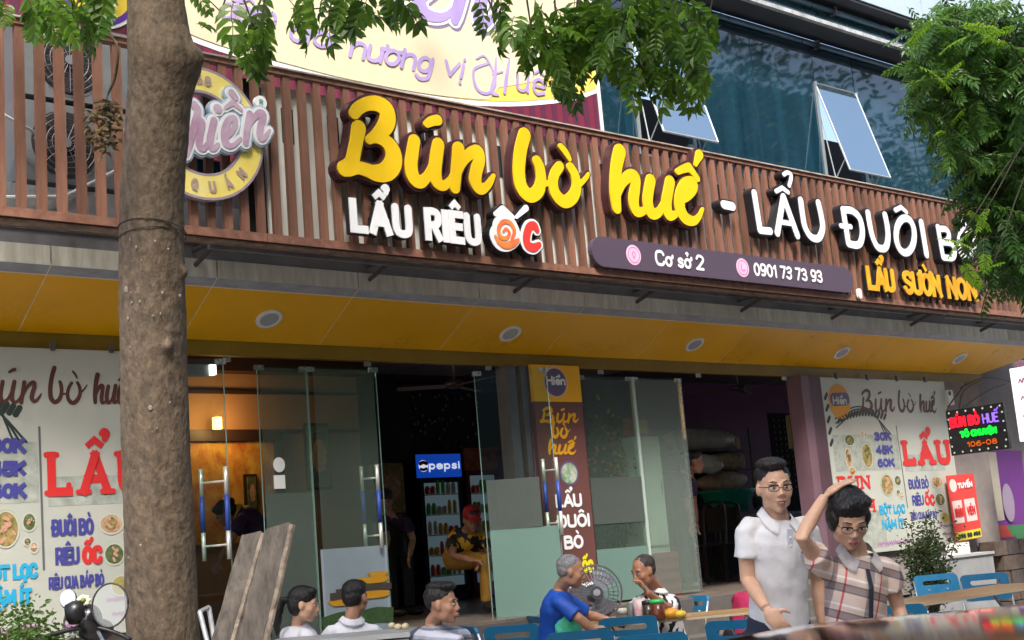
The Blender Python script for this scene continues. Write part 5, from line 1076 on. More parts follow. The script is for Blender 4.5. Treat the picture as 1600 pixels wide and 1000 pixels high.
def rdir(zlo, zhi, bias=None):
    a = R.uniform(0, 2*math.pi); z = R.uniform(zlo, zhi); v = np.array([math.cos(a), math.sin(a), z])
    if bias is not None: v = v+np.array(bias)
    return v/np.linalg.norm(v)
def clusters(lst, meshes, parent, bark, hub, sizes=(.85, 1.2), zb=(-1.1, .1), limit=300):
    n = 0; extra = []; tb = MB()
    for c_ in sorted(lst, key=lambda q: len(q) < 7):
        px, py, rx, ry, cnt, D = c_[:6]; cnt = max(2, int(cnt*.85)); ms = c_[6] if len(c_) > 6 else meshes
        c0 = at(px, py, D); tb.tube(cr([hub(px), (hub(px)+c0)/2+rdir(-.1, .1)*.08, c0], 4), [.007]+[.005]*7+[.003], 5)
        for i in range(cnt):
            a = R.uniform(0, 6.28); q = math.sqrt(R.random()); x = px+rx*q*math.cos(a); y = py+ry*q*math.sin(a); p = at(x, y, D+R.uniform(-.35, .35))
            d = rdir(*zb); me = R.choice(ms); sc_ = R.uniform(*sizes)
            p = p-d*.12
            if n < limit: place(me, p, d, R.uniform(-.5, .5), sc_, parent); n += 1
            else: extra.append((me, p, d, R.uniform(-.5, .5), sc_))
            if i % 4 == 0: tb.tube([c0, (c0+p)/2+[0, 0, .02], p], [.004, .003, .002], 4, False)
    tag(tb.build('twig', mat('dark_twig', (.03, .028, .015), .8), parent), kind='stuff')
    return extra
nzv = lambda v: np.array(v, float)/np.linalg.norm(v)
# the big street tree on the left
TD = 7.0
t = thing('street_tree', 'big street tree with thick grey-brown trunk on the left and leaves hanging over the sign', 'tree', (*at(250, 1000, TD)[:2], 0))
prof = [(-420, 206, 282), (-200, 203, 286), (0, 200, 288), (50, 200, 297), (85, 201, 312), (105, 201, 314), (130, 201, 304), (160, 199, 298), (250, 192, 290), (320, 187, 286), (450, 187, 289), (600, 189, 292), (700, 191, 297), (850, 195, 304), (1000, 199, 311), (1250, 200, 330), (1400, 185, 350)]
mb = MB(); secs = []
for y, a, b in prof: c = at((a+b)/2, y, TD); r = (b-a)/2*TD/F*1.0; secs.append((c, RT*r, np.cross(RT, [0, 0, 1.])*r))
mb.loft(secs, 24); mb.ell(at(292, 92, TD-.02), (.09, .10, .085)); mb.tube([at(300, 90, TD), at(309, 84, TD)], [.05, .03], 8)
mb.ell(at(214, 700, TD-.12), (.03, .03, .04)); mb.ell(at(262, 540, TD-.14), (.028, .03, .03)); mb.ell(at(285, 425, TD-.02), (.03, .03, .04)); trunk = remesh(mb, 'trunk', M_bark, t, .016, 3, .0045, 9)
mb = MB()
for k, yy in enumerate((352, 362)):
    c = at(238, yy+10, TD); r = .174; mb.tube([c+RT*r*math.cos(a)+np.cross(RT, [0, 0, 1.])*r*1.0*math.sin(a)+np.array([0, 0, .03*math.sin(a*1+k)]) for a in np.linspace(0, 2*math.pi, 30)], .0028, 5)
mb.build('tie_wire', mat('dark_wire', (.03, .025, .02), .6), trunk)
mb = MB(); rk = random.Random(11)
for i in range(34):
    y = rk.uniform(330, 1000); x = 240+rk.uniform(-46, 52); v = at(x, y, TD); ax_ = at(241 if y < 600 else 248, y, TD); off = v-ax_; r0 = .172; k = off@RT
    if abs(k) > r0*.9: continue
    c = ax_+RT*k-nzv(np.cross(RT, [0, 0, 1.]))*0+FW*(-math.sqrt(r0*r0-k*k)-.002); q = rk.uniform(.003, .007)*(1.7 if i % 9 == 0 else 1); mb.ell(c, (q, .0025, q*rk.uniform(.8, 1.7)), np.array([RT, FW, UP]).T, 7, 5)
tag(mb.build('lichen', mat('lichen', (.26, .24, .19), .9, var=.3, scale=60), trunk), kind='stuff')
bh = [at(250, -150, 7), at(450, -190, 6.8), at(700, -170, 6.6), at(950, -190, 6.5), at(1200, -260, 6.6)]
mb = MB(); mb.tube(cr(bh, 5), [.10-.0035*i for i in range(21)], 10); mb.build('branch', M_bark, t, True)
mb = MB(); mb.tube(cr([at(240, -150, 7), at(120, -210, 6.8), at(-60, -260, 6.6)], 5), [.07-.004*i for i in range(11)], 8); mb.build('branch', M_bark, t, True)
hubA = lambda px: at(min(max(px, -50), 1200), -150, 6.7)
LA = [(115, 25, 62, 34, 20, 6.6), (70, 8, 40, 18, 8, 6.6), (165, 10, 28, 22, 6, 6.7), (5, 6, 20, 14, 4, 6.6), (395, 40, 34, 36, 13, 6.4), (402, 70, 18, 16, 4, 6.4), (345, 18, 22, 16, 4, 6.4), (480, 14, 40, 20, 10, 6.4), (560, 10, 55, 14, 9, 6.4), (512, 32, 25, 10, 4, 6.4), (640, 2, 24, 10, 4, 6.4), (770, 20, 30, 26, 8, 6.4),
      (830, 45, 50, 50, 22, 6.4), (880, 105, 34, 34, 12, 6.4), (892, 150, 14, 22, 5, 6.35), (920, 55, 50, 55, 26, 6.4), (985, 50, 60, 55, 32, 6.5), (1055, 45, 55, 50, 28, 6.5), (1005, 108, 48, 34, 17, 6.45), (1062, 128, 26, 26, 8, 6.4), (1095, 70, 26, 50, 12, 6.5), (965, 70, 30, 30, 3, 6.2, FAy), (940, 20, 50, 20, 10, 6.5)]
ex = clusters(LA, FA, t, M_bark, hubA, zb=(-1.4, .1), limit=290, sizes=(.6, 1.25))
for i in range(330):   # crown above the picture
    p = at(250, -500, 7)+np.array([R.gauss(.3, 1.5), R.gauss(0, 1.4), abs(R.gauss(.3, .8))]); ex.append((R.choice(FA), p, rdir(-.9, .2), 0, R.uniform(1.2, 2.2)))
for i in range(260):
    k_ = R.random(); p = at(250+950*k_, -330, 6.7)+np.array([R.gauss(0, .5), R.gauss(0, .5), abs(R.gauss(.2, .4))]); ex.append((R.choice(FA), p, rdir(-.9, .2), 0, R.uniform(1., 1.6)))
joined('crown', ex, M_leafA, t)
# dead leaves caught on a twig
t = thing('dead_leaf_cluster', 'hanging clump of dry brown leaves caught on a thin twig left of the trunk', 'dead leaves', at(160, 150, 6.6))
mb = MB()
for i in range(130):
    a = R.uniform(0, 6.28); q = math.sqrt(R.random()); x = 162+24*q*math.cos(a); y = 195+40*q*math.sin(a)*(1 if R.random() < .8 else 1.2); d = rdir(-1.2, .4); leaflet(mb, at(x, y, 6.6+R.uniform(-.08, .08)), d, rdir(-1, 1), .05, .022, .6)
tag(mb.build('dry_leaves', M_leafD, t), kind='stuff'); mb = MB(); mb.tube(cr([at(172, -60, 6.6), at(170, 40, 6.6), at(184, 75, 6.6), at(180, 120, 6.6), at(168, 150, 6.6), at(160, 190, 6.6)], 5), [.007]*20+[.003]*6, 5); mb.build('twig', M_bark, t)
# the feather-leaved tree on the right
t = thing('feather_leaf_tree', 'tree with fine feathery leaves and bright young tips at the right edge of the picture', 'tree', (*at(1850, 900, 9)[:2], 0))
mb = MB(); mb.tube(cr([(*at(1850, 900, 9)[:2], 0), at(1840, 700, 9), at(1800, 350, 9), at(1760, 50, 9), at(1730, -300, 9)], 5), [.16-.004*i for i in range(21)], 12); mb.build('trunk', M_bark, t, True)
for q in ([at(1790, 330, 9), at(1700, 340, 9.1), at(1630, 380, 9.1)], [at(1760, 60, 9), at(1690, 60, 9.0), at(1620, 30, 9.1)], [at(1780, 200, 9), at(1700, 180, 9.1), at(1630, 200, 9.1)]):
    mb = MB(); mb.tube(cr(q, 4), [.04]*5+[.025]*(4*(len(q)-1)+1-5), 7); mb.build('branch', M_bark, t, True)
hubB = lambda px: at(1720, 180+R.uniform(-150, 150), 8.9)
LB = [(1440, 60, 26, 30, 12, 8.6), (1425, 100, 18, 14, 5, 8.6), (1435, 150, 24, 22, 8, 8.5), (1480, 70, 55, 70, 48, 8.6), (1490, 190, 44, 50, 40, 8.6), (1560, 35, 55, 40, 34, 8.7), (1490, 25, 55, 26, 16, 8.7), (1590, 120, 40, 60, 34, 8.7), (1510, 95, 60, 40, 34, 8.7), (1450, 110, 26, 20, 6, 8.6), (1500, 165, 60, 36, 32, 8.7), (1445, 165, 22, 22, 5, 8.6), (1575, 220, 40, 60, 32, 8.7), (1520, 235, 30, 28, 12, 8.7), (1560, 300, 40, 40, 22, 8.7), (1590, 360, 24, 60, 20, 8.7), (1535, 345, 30, 25, 8, 8.7), (1575, 420, 26, 30, 12, 8.7), (1530, 380, 25, 20, 6, 8.5), (1600, 60, 20, 40, 14, 8.7), (1570, 60, 70, 60, 5, 8.2, FY), (1480, 40, 60, 40, 4, 8.2, FY), (1460, 120, 30, 30, 3, 8.1, FY), (1500, 370, 22, 8, 3, 8.0, FY), (1500, 430, 20, 16, 3, 8.0, FY), (1555, 405, 14, 18, 3, 8.0, FY), (1540, 330, 22, 22, 3, 8.1, FY), (1470, 185, 30, 20, 2, 8.1, FY), (1540, 100, 80, 110, 130, 9.2), (1550, 260, 55, 90, 110, 9.2), (1570, 380, 40, 70, 60, 9.2), (1470, 60, 50, 60, 40, 9.2), (1460, 150, 35, 40, 24, 9.2), (1500, 250, 30, 30, 16, 9.2), (1590, 300, 40, 160, 70, 9.0)]
ex = clusters(LB, FB, t, M_bark, hubB, sizes=(.85, 1.25), zb=(-.9, .5), limit=295)
for i in range(420):
    p = at(1720, 60, 9.2)+np.array([R.gauss(.4, .8), R.gauss(.1, .8), R.gauss(.3, 1.0)]); 
    v = p-CP; px = PX+F*(v@RT)/(v@FW)
    if px > 1610: ex.append((R.choice(FB), p, rdir(-.9, .4), 0, R.uniform(1.1, 1.8)))
joined('crown', ex, M_leafB, t)
# small-leaved shrubs
def shrub(name, label, base, top_c, rad, n, L, W, m, pot=True, stems=7):
    t = thing(name, label, 'plant', base); base = np.array(base); top_c = np.array(top_c)
    sb = MB(); lb = []
    for k in range(stems*4):
        e = top_c+np.array([R.gauss(0, rad[0]*.5), R.gauss(0, rad[0]*.5), R.gauss(0, rad[1]*.5)]); mid = base*.45+e*.55+np.array([R.gauss(0, .05), R.gauss(0, .05), 0])
        C = cr([base+[0, 0, .25 if pot else 0], mid, e], 6); sb.tube(C, [.009]*4+[.005]*(len(C)-4), 4, False)
        for j in range(n//(stems*4)): lb.append(C[R.randrange(5, len(C))]+np.array([R.gauss(0, .045), R.gauss(0, .045), R.gauss(0, .04)]))
    sb.build('stem', M_bark, t); k = len(lb); leaf_cloud('foliage', lb, rdirs(k, -.3, .9), rdirs(k, -.2, 1), L*_rg.uniform(.7, 1.2, k), W, m, t)
    if pot:
        mb = MB(); mb.loft([(base, (.14, 0, 0), (0, .14, 0)), (base+[0, 0, .26], (.19, 0, 0), (0, .19, 0)), (base+[0, 0, .30], (.205, 0, 0), (0, .205, 0)), (base+[0, 0, .30], (.17, 0, 0), (0, .17, 0)), (base+[0, 0, .26], (.16, 0, 0), (0, .16, 0))], 20); mb.build('pot', mat('terracotta', (.3, .12, .07), .8, var=.15, scale=6), t, True)
    return t
b = at(1442, 848, 13.1); shrub('potted_shrub', 'potted small-leaved shrub in front of the right menu board above the blue chairs', (b[0], b[1], .1), b+[0.0, 0, .02], (.20, .24), 3000, .045, .018, M_leafS)
b = at(15, 975, 6.3); shrub('hedge_shrub', 'small leafy green shrub in the lower left corner of the picture', (b[0], b[1], 0), b-[0, 0, .06], (.26, .17), 6500, .034, .015, leaf_mat('bright_shrub_leaf', (.03, .08, .012), (.10, .2, .03)), False)
# leaves and blossoms added inside the pane to imitate a tree's reflection
b = onY(945, 700, .85); t = shrub('reflection_foliage', 'mixed leaves and small flowers added behind the glass pane in place of a tree reflection', (b[0], b[1], FL), b-[0, 0, .1], (.17, .42), 1700, .06, .028, M_leafS, True)
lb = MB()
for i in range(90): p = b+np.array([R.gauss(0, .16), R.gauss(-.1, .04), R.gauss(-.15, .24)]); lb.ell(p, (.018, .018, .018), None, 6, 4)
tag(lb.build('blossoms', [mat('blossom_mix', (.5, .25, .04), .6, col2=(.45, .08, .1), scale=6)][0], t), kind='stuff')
# ------------------------------------------------------------------ across the road (seen only as reflections)
M_far = leaf_mat('far_leaf', (.015, .04, .01), (.05, .11, .02))
def blob_tree(x, y, h, r, label, seed):
    rr = random.Random(seed); t = thing('roadside_tree', label, 'tree', (x, y, -.25), 'roadside trees across the road'); mb = MB()
    mb.tube([(x, y, -.25), (x+.1, y, h*.45), (x, y+.1, h*.8)], [.2, .14, .06], 8); mb.build('trunk', M_bark, t, True)
    for q in range(4): mb = MB(); mb.tube(cr([(x, y, h*.42), (x+math.cos(q*1.6)*r*.4, y+math.sin(q*1.6)*r*.4, h*.6), (x+math.cos(q*1.6)*r*.7, y+math.sin(q*1.6)*r*.7, h*.75)], 3), [.1]*3+[.05]*4, 6); mb.build('limb', M_bark, t)
    n = 14000; v = _rg.normal(size=(n, 3)); v = v/np.linalg.norm(v, axis=1)[:, None]*(r*_rg.random(n)**.42)[:, None]; v[:, 2] *= .85
    keep = [noise.noise(Vector(q*.9+seed*3))+.5*noise.noise(Vector(q*2.2)) > -.02 for q in v]; v = v[np.array(keep)]+np.array([x, y, h*.68]); k = len(v)
    leaf_cloud('crown', v, rdirs(k, -.8, .6), rdirs(k, -1, 1), _rg.uniform(.16, .30, k), .13, M_far, t)

for i, (x, y, h, r, lb) in enumerate(((-3, -13, 16, 4.9, 'roadside tree across the road opposite the left menu board'), (6.5, -13.5, 17, 5.2, 'roadside tree across the road opposite the middle door'), (16, -13, 16, 5.0, 'roadside tree across the road opposite the kitchen opening'), (26, -14, 18, 5.6, 'roadside tree across the road opposite the awning windows'), (37, -13, 16, 5.0, 'roadside tree across the road opposite the neighbouring wall'))): blob_tree(x, y, h, r, lb, i)
t = thing('added_shophouse_row', 'row of plain grey shophouses added across the road behind the viewer to darken reflections', 'building', (15, -27, 0))  # unseen houses, put in and made tall to darken the glass reflections
for i in range(8):
    x = -22+i*9; h = (19, 23, 17, 25, 20, 26, 18, 22)[i]; MB().box(x, x+8.9, -34, -27, -.3, h).build('house_front', mat('shophouse_plaster_%d' % (i % 3), ((.18, .17, .15), (.14, .16, .17), (.2, .15, .12))[i % 3], .85), t)
    for j in range(3):
        for k in range(5): MB().box(x+1+j*2.6, x+2.5+j*2.6, -26.99, -26.95, 1+k*3.4, 3+k*3.4).build('window', mat('far_window', (.03, .04, .05), .1), t)
# ------------------------------------------------------------------ people
FWh = np.array([FW[0], FW[1], 0]); FWh /= np.linalg.norm(FWh); RTh = np.array([-FWh[1]*-1, -FWh[0], 0]); RTh = np.array([FWh[1], -FWh[0], 0])
UPZ = np.array([0, 0, 1.])
nz = lambda v: np.array(v, float)/(np.linalg.norm(v)+1e-12)
def ramp_mat(name, axes, base_rough=.75, bump=.15):
    """cloth printed with stripes: axes = list of (direction, period, [(pos, colour)...]); several axes multiply"""
    if name in MATS: return MATS[name]
    m = bpy.data.materials.new(name); m.use_nodes = True; n = m.node_tree.nodes; l = m.node_tree.links; b = n['Principled BSDF']; b.inputs['Roughness'].default_value = base_rough
    tc = n.new('ShaderNodeTexCoord'); outs = []
    for d, per, cols in axes:
        dp = n.new('ShaderNodeVectorMath'); dp.operation = 'DOT_PRODUCT'; dp.inputs[1].default_value = tuple(nz(d)/per); l.new(tc.outputs['Object'], dp.inputs[0])
        fr = n.new('ShaderNodeMath'); fr.operation = 'FRACT'; l.new(dp.outputs['Value'], fr.inputs[0]); r = n.new('ShaderNodeValToRGB'); r.color_ramp.interpolation = 'CONSTANT'
        while len(r.color_ramp.elements) < len(cols): r.color_ramp.elements.new(.5)
        for e, (p, c) in zip(r.color_ramp.elements, cols): e.position = p; e.color = (*c, 1)
        l.new(fr.outputs[0], r.inputs[0]); outs.append(r.outputs[0])
    o = outs[0]
    for q in outs[1:]:
        mx = n.new('ShaderNodeMix'); mx.data_type = 'RGBA'; mx.blend_type = 'MULTIPLY'; mx.inputs[0].default_value = 1; l.new(o, mx.inputs[6]); l.new(q, mx.inputs[7]); o = mx.outputs[2]
    l.new(o, b.inputs['Base Color'])
    t2 = n.new('ShaderNodeTexNoise'); t2.inputs['Scale'].default_value = 14; bp = n.new('ShaderNodeBump'); bp.inputs['Strength'].default_value = bump; bp.inputs['Distance'].default_value = .02
    l.new(tc.outputs['Object'], t2.inputs[0]); l.new(t2.outputs[0], bp.inputs['Height']); l.new(bp.outputs[0], b.inputs['Normal']); MATS[name] = m; return m
def blotch_mat(name, c1, c2, scale, pos=.5, stretch=None):
    m = mat(name, c1, .7, col2=c2, scale=scale, stretch=stretch, detail=1.5); r = [x for x in m.node_tree.nodes if x.type == 'VALTORGB'][0]; r.color_ramp.interpolation = 'CONSTANT'; r.color_ramp.elements[1].position = pos; r.color_ramp.elements[0].position = 0; return m
def skinm(name, c): 
    m = mat(name, c, .45, var=.10, scale=14, bump=.08, bscale=90); b = m.node_tree.nodes['Principled BSDF']; b.inputs['Subsurface Weight'].default_value = .12; b.inputs['Subsurface Radius'].default_value = (.02, .008, .004); b.inputs['Subsurface Scale'].default_value = .5; return m
SK1 = skinm('fair_skin', (.62, .37, .25)); SK2 = skinm('warm_skin', (.40, .21, .13)); SK3 = skinm('tan_skin', (.33, .16, .10))
M_hair = mat('black_hair', (.008, .007, .008), .42, var=.4, scale=60, stretch=(1, 1, .3), bump=.6, bscale=120); M_hgrey = mat('grey_hair', (.13, .13, .14), .5, col2=(.3, .3, .32), scale=50, bump=.5, bscale=100)
M_eyew = mat('eye_white', (.7, .68, .66), .25); M_eyeb = mat('dark_iris', (.01, .008, .006), .2); M_lip = mat('lips', (.36, .16, .13), .5); M_brow = mat('eyebrow', (.02, .014, .012), .8)
def face_frame(fwd, roll=0.):
    y = nz(fwd); x = nz(np.cross(y, UPZ)); z = np.cross(x, y)
    c, s = math.cos(roll), math.sin(roll); return np.array([x*c+z*s, y, z*c-x*s]).T   # columns x (person's right), y forward, z up
def wdir(a, b, c=0.): return nz(RTh*a-FWh*b+UPZ*c)   # a: image right, b: towards the camera
def head_parts(mb, c, Rm, s):
    P = lambda x, y, z: c+Rm@(np.array([x, y, z])*s)
    E = lambda x, y, z, a, b, d: mb.ell(P(x, y, z), (a*s, b*s, d*s), Rm, 20, 12)
    E(0, -.016, .035, .076, .094, .084); E(0, .018, -.02, .068, .070, .088); E(0, .030, -.072, .046, .048, .040); E(0, .055, -.098, .022, .022, .018)
    for q in (-1, 1):
        E(q*.036, .050, -.026, .030, .027, .032); E(q*.030, .074, .022, .026, .012, .009); E(q*.078, -.006, -.008, .010, .020, .030); E(q*.040, .014, -.060, .024, .042, .036); E(q*.012, .094, -.034, .009, .010, .008)
    mb.tube([P(0, .080, .014), P(0, .092, -.012), P(0, .104, -.034)], [.009*s, .010*s, .0125*s], 8); E(0, .084, -.062, .024, .012, .012)
def hand(mb, w_, d, nrm, side=1, s=1., curl=.5):
    """wrist point, pointing direction, palm normal; side picks the thumb side"""
    d = nz(d); nrm = nz(nrm-d*(nrm@d)); lat = np.cross(d, nrm)*side
    Rm = np.array([lat, d, nrm]).T; mb.ell(w_+d*.045*s, (.040*s, .052*s, .017*s), Rm, 14, 8)
    for k, (L, off) in enumerate(((.068, .028), (.076, .010), (.070, -.009), (.054, -.027))):
        b = w_+d*.080*s+lat*off*s; a1 = curl*.5; d1 = nz(d*math.cos(a1)+nrm*math.sin(a1)+lat*off*2.5); d2 = nz(d*math.cos(a1*2.2)+nrm*math.sin(a1*2.2)+lat*off*2); d3 = nz(d*math.cos(a1*3.2)+nrm*math.sin(a1*3.2))
        p1 = b+d1*L*.45*s; p2 = p1+d2*L*.33*s; p3 = p2+d3*L*.24*s; mb.tube([b-d*.02*s, b, p1, p2, p3], [.0095*s, .0095*s, .009*s, .008*s, .006*s], 8)
    b = w_+d*.03*s+lat*.034*s; p1 = b+nz(d*.6+lat*.8+nrm*.2)*.035*s; p2 = p1+nz(d*.9+lat*.35+nrm*.4)*.03*s; mb.tube([b-lat*.015*s, b, p1, p2], [.013*s, .012*s, .010*s, .007*s], 8)
def person(label, J, fwd, face, skin, shirt, trous, hair='short', hmat=None, vox=.008, hs=1., roll=0., sleeve=.62, tw=1., collar=None, glasses=False, group=None, base=None, cat='person', cap=None, wr=.008, hd=None, neck_r=.052, tdep=1., lip=None, hcurl=.5, longs=False, ar=1.):
    """J: joints as (pixel x, pixel y, depth) - head, neck, sR, sL, eR, wR, eL, wL, pelvis, kR, aR, kL, aL (R/L: the person's own)"""
    Q = {k: (at(*v) if len(v) == 3 and not isinstance(v, np.ndarray) else v) for k, v in J.items()}
    fw = nz(fwd); rt = nz(Q['sR']-Q['sL']); Hf = face_frame(face, roll); hc = Q['head']
    if base is None: base = (Q['pelvis'][0], Q['pelvis'][1], 0)
    t = thing('person', label, cat, base, group)
    nk, pv = Q['neck'], Q['pelvis']; up = nz(nk-pv); fw = nz(np.cross(up, rt)); 
    if fw@np.array(fwd) < 0: fw = -fw
    SRL = np.linalg.norm(Q['sR']-Q['sL']); hw = SRL/2
    # body
    b = MB(); head_parts(b, hc, Hf, hs)
    b.tube([nk-up*.06, nk+up*.02, hc+Hf@np.array([0, -.025, -.05])*hs, hc+Hf@np.array([0, -.03, .0])*hs], [neck_r*1.25, neck_r, neck_r*.95, neck_r*.9], 14)
    tl = np.linalg.norm(nk-pv)
    def trunk(mbx, g, w0=.165, full=True):
        secs = []
        for f_, rx, ry in ((-.02, .155, .115), (.12, .16, .12), (.30, .148, .112), (.5, .155, .118), (.68, .170, .125), (.80, .174, .118), (.885, .150, .10), (.94, .105, .08), (.985, .070, .064)):
            k = rx*tw*(hw/.19 if f_ > .6 else (1+(hw/.19-1)*.5)); secs.append((pv+(nk-pv)*f_, rt*(k+g), fw*(ry*tdep+g)))
        mbx.loft(secs, 22)
    trunk(b, -.018)
    for a, e, w_, sd in (('sR', 'eR', 'wR', 1), ('sL', 'eL', 'wL', -1)):
        if e not in Q: continue
        A, E_, W_ = Q[a], Q[e], Q[w_]; b.tube([nk*.45+A*.55-up*.05, A*.97+nk*.03-up*.022, A*.5+E_*.5, E_, E_*.65+W_*.35, W_], [r_*ar for r_ in (.034, .036, .042, .036, .037, .025)], 12)
        d = nz(W_-E_); hdv, hn = (hd or {}).get(w_, (d, fw)); hand(b, W_+d*.01, np.array(hdv, float), np.array(hn, float), sd, 1., hcurl)
    legs = [('kR', 'aR', 1), ('kL', 'aL', -1)]
    remesh(b, 'body', skin, t, vox, 4)
    # clothes
    c = MB(); trunk(c, .006)
    for a, e in (('sR', 'eR'), ('sL', 'eL')):
        if e not in Q: continue
        A, E_ = Q[a], Q[e]; c.tube([nk*.45+A*.55-up*.030, nk*.12+A*.88-up*.012, A+(E_-A)*.12, A+(E_-A)*sleeve*.5, A+(E_-A)*sleeve], [.048, .052, .053, .056, .064], 14)
    sh = remesh(c, 'shirt', shirt, t, vox*1.25, 3, wr, 9)
    if trous is not None:
        l = MB(); hipw = .085
        for kk, aa, sd in legs:
            hp = pv+rt*sd*hipw-up*.02; K = Q[kk]; A = Q[aa]; l.tube([hp+up*.03, hp, hp*.5+K*.5, K, K*.5+A*.5, A+(K-A)*.04], [.10, .098, .082, .062, .058, .055], 14)
        l.loft([(pv-up*.08, rt*.13, fw*.10), (pv+up*.0, rt*.165, fw*.122), (pv+up*.08, rt*.158, fw*.118)], 20)
        remesh(l, 'trousers', trous, t, vox*1.5, 2, .003, 8)
        for kk, aa, sd in legs:
            A = Q[aa]; m_ = MB(); f0 = nz([fw[0], fw[1], 0]); m_.ell(A+f0*.06-[0, 0, .035], (.045, .13, .04), np.array([np.cross(f0, UPZ), f0, UPZ]).T, 14, 8); m_.build('shoe', M_black, t, True)
    # hair
    P = lambda x, y, z: hc+Hf@(np.array([x, y, z])*hs)
    h = MB(); E = lambda x, y, z, a, b_, d: h.ell(P(x, y, z), (a*hs, b_*hs, d*hs), Hf, 22, 14)
    if hair == 'short': E(0, -.026, .052, .082, .096, .078); E(0, -.055, .01, .074, .062, .075); E(0, .02, .100, .060, .058, .026)
    elif hair == 'crop': E(0, -.026, .046, .079, .094, .076); E(0, -.050, .01, .073, .058, .065)
    elif hair == 'quiff': E(0, -.026, .052, .081, .095, .074); E(0, -.056, .028, .072, .058, .060); E(.01, .030, .108, .064, .058, .028); E(0, -.03, .112, .07, .07, .028)
    elif hair == 'bob': E(0, -.022, .066, .086, .100, .080); E(0, -.05, .0, .086, .072, .090); E(.064, -.004, .01, .028, .052, .060); E(-.064, -.004, .02, .028, .050, .052); E(-.018, .045, .110, .062, .048, .032); E(.034, .056, .090, .040, .034, .024)
    elif hair in ('pony', 'bun'):
        E(0, -.022, .050, .085, .098, .080); E(0, -.05, .0, .080, .07, .085); E(0, .03, .092, .066, .05, .03)
        if hair == 'pony': h.tube([P(0, -.10, .03), P(0, -.16, .02), P(.0, -.19, -.08), P(0, -.17, -.22)], [.02*hs, .03*hs, .04*hs, .012*hs], 12)
        else: E(0, -.115, .05, .035, .03, .035)
    remesh(h, 'hair', hmat or M_hair, t, vox*.8, 1, .0025, 45)
    if cap is not None:
        m_ = MB(); Ec = lambda x, y, z, a, b_, d: m_.ell(P(x, y, z), (a*hs, b_*hs, d*hs), Hf, 22, 12); Ec(0, -.018, .062, .088, .102, .078); Ec(0, .09, .055, .07, .065, .012); remesh(m_, 'cap', cap, t, vox, 2)
    for q in (-1, 1):
        m_ = MB(); m_.ell(P(q*.031, .0805, .002), (.0125*hs, .008*hs, .0052*hs), Hf, 12, 8); o = m_.build('eye', M_eyew, t, True)
        m_ = MB(); m_.ell(P(q*.031, .0865, .002), (.0054*hs, .0035*hs, .0052*hs), Hf, 10, 6); m_.build('iris', M_eyeb, o, True)
        m_ = MB(); m_.tube([P(q*.014, .089, .025), P(q*.032, .088, .031), P(q*.050, .076, .026)], [.0022*hs, .0032*hs, .0015*hs], 6); m_.tube([P(q*.017, .087, .0075), P(q*.031, .0885, .010), P(q*.045, .082, .007)], .0018*hs, 5); m_.build('eyebrow', M_brow, t)
    m_ = MB(); m_.tube([P(-.022, .090, -.063), P(-.008, .097, -.058), P(0, .0975, -.0595), P(.008, .097, -.058), P(.022, .090, -.063)], [.002*hs, .0045*hs, .0045*hs, .0045*hs, .002*hs], 8)
    m_.tube([P(-.020, .090, -.066), P(0, .0965, -.070), P(.020, .090, -.066)], [.002*hs, .006*hs, .002*hs], 8); m_.build('lips', lip or M_lip, t, True)
    if glasses:
        m_ = MB()
        for q in (-1, 1): m_.tube([P(q*.033+.024*math.cos(a), .1005-.012*abs(math.cos(a))*(1 if q*math.cos(a) > 0 else .2), .0+.015*math.sin(a)) for a in np.linspace(0, 2*math.pi, 17)], .0016*hs if glasses != 'half' else .0013*hs, 5); m_.tube([P(q*.056, .090, .006), P(q*.080, .0, .006)], .0018*hs, 5)
        m_.tube([P(-.01, .1005, .003), P(.01, .1005, .003)], .0018*hs, 5)
        for q in (-1, 1): m_.tube([P(q*.011, .1, .012), P(q*.033, .1, .0155), P(q*.056, .091, .012)], .0028*hs, 5)
        m_.build('glasses', M_eyeb, t)
    if collar is not None:
        m_ = MB(); ctr = nk+up*.012
        for q in (-1, 1):
            A = []; Bq = []
            for i in range(9):
                a = -math.pi/2+math.pi*.92*(i/8); vx = math.cos(a)*q; vy = math.sin(a); fr_ = max(0, vy); A.append(ctr+rt*(vx*.062+q*.010*fr_)+fw*(vy*.070+.012*fr_)+up*(.024-.055*fr_)); Bq.append(ctr+rt*(vx*.088+q*.034*fr_)+fw*(vy*.094+.016*fr_)+up*(-.010-.062*fr_))
            k = len(A); C2 = [p+up*.004+fw*.004 for p in A]; m_.add(A+Bq, [(i, i+1, k+i+1, k+i) for i in range(k-1)]); m_.add([p-up*.006 for p in A]+[p-up*.007 for p in Bq], [(i, i+1, k+i+1, k+i) for i in range(k-1)])
        m_.build('collar', collar, t, True)
    Q.update(dict(up=up, fw=fw, rt=rt)); return t, Q
M_polo = mat('white_polo_cloth', (.70, .70, .72), .85, var=.04, scale=12, bump=.55, bscale=7)
M_wsh = mat('white_shirt_cloth', (.68, .70, .77), .8, var=.05, scale=10, bump=.5, bscale=8)
M_jean = mat('navy_trousers', (.02, .025, .05), .8, var=.2, scale=12, bump=.2); M_blkcl = mat('black_cloth_trousers', (.012, .012, .014), .8, var=.2, scale=9)
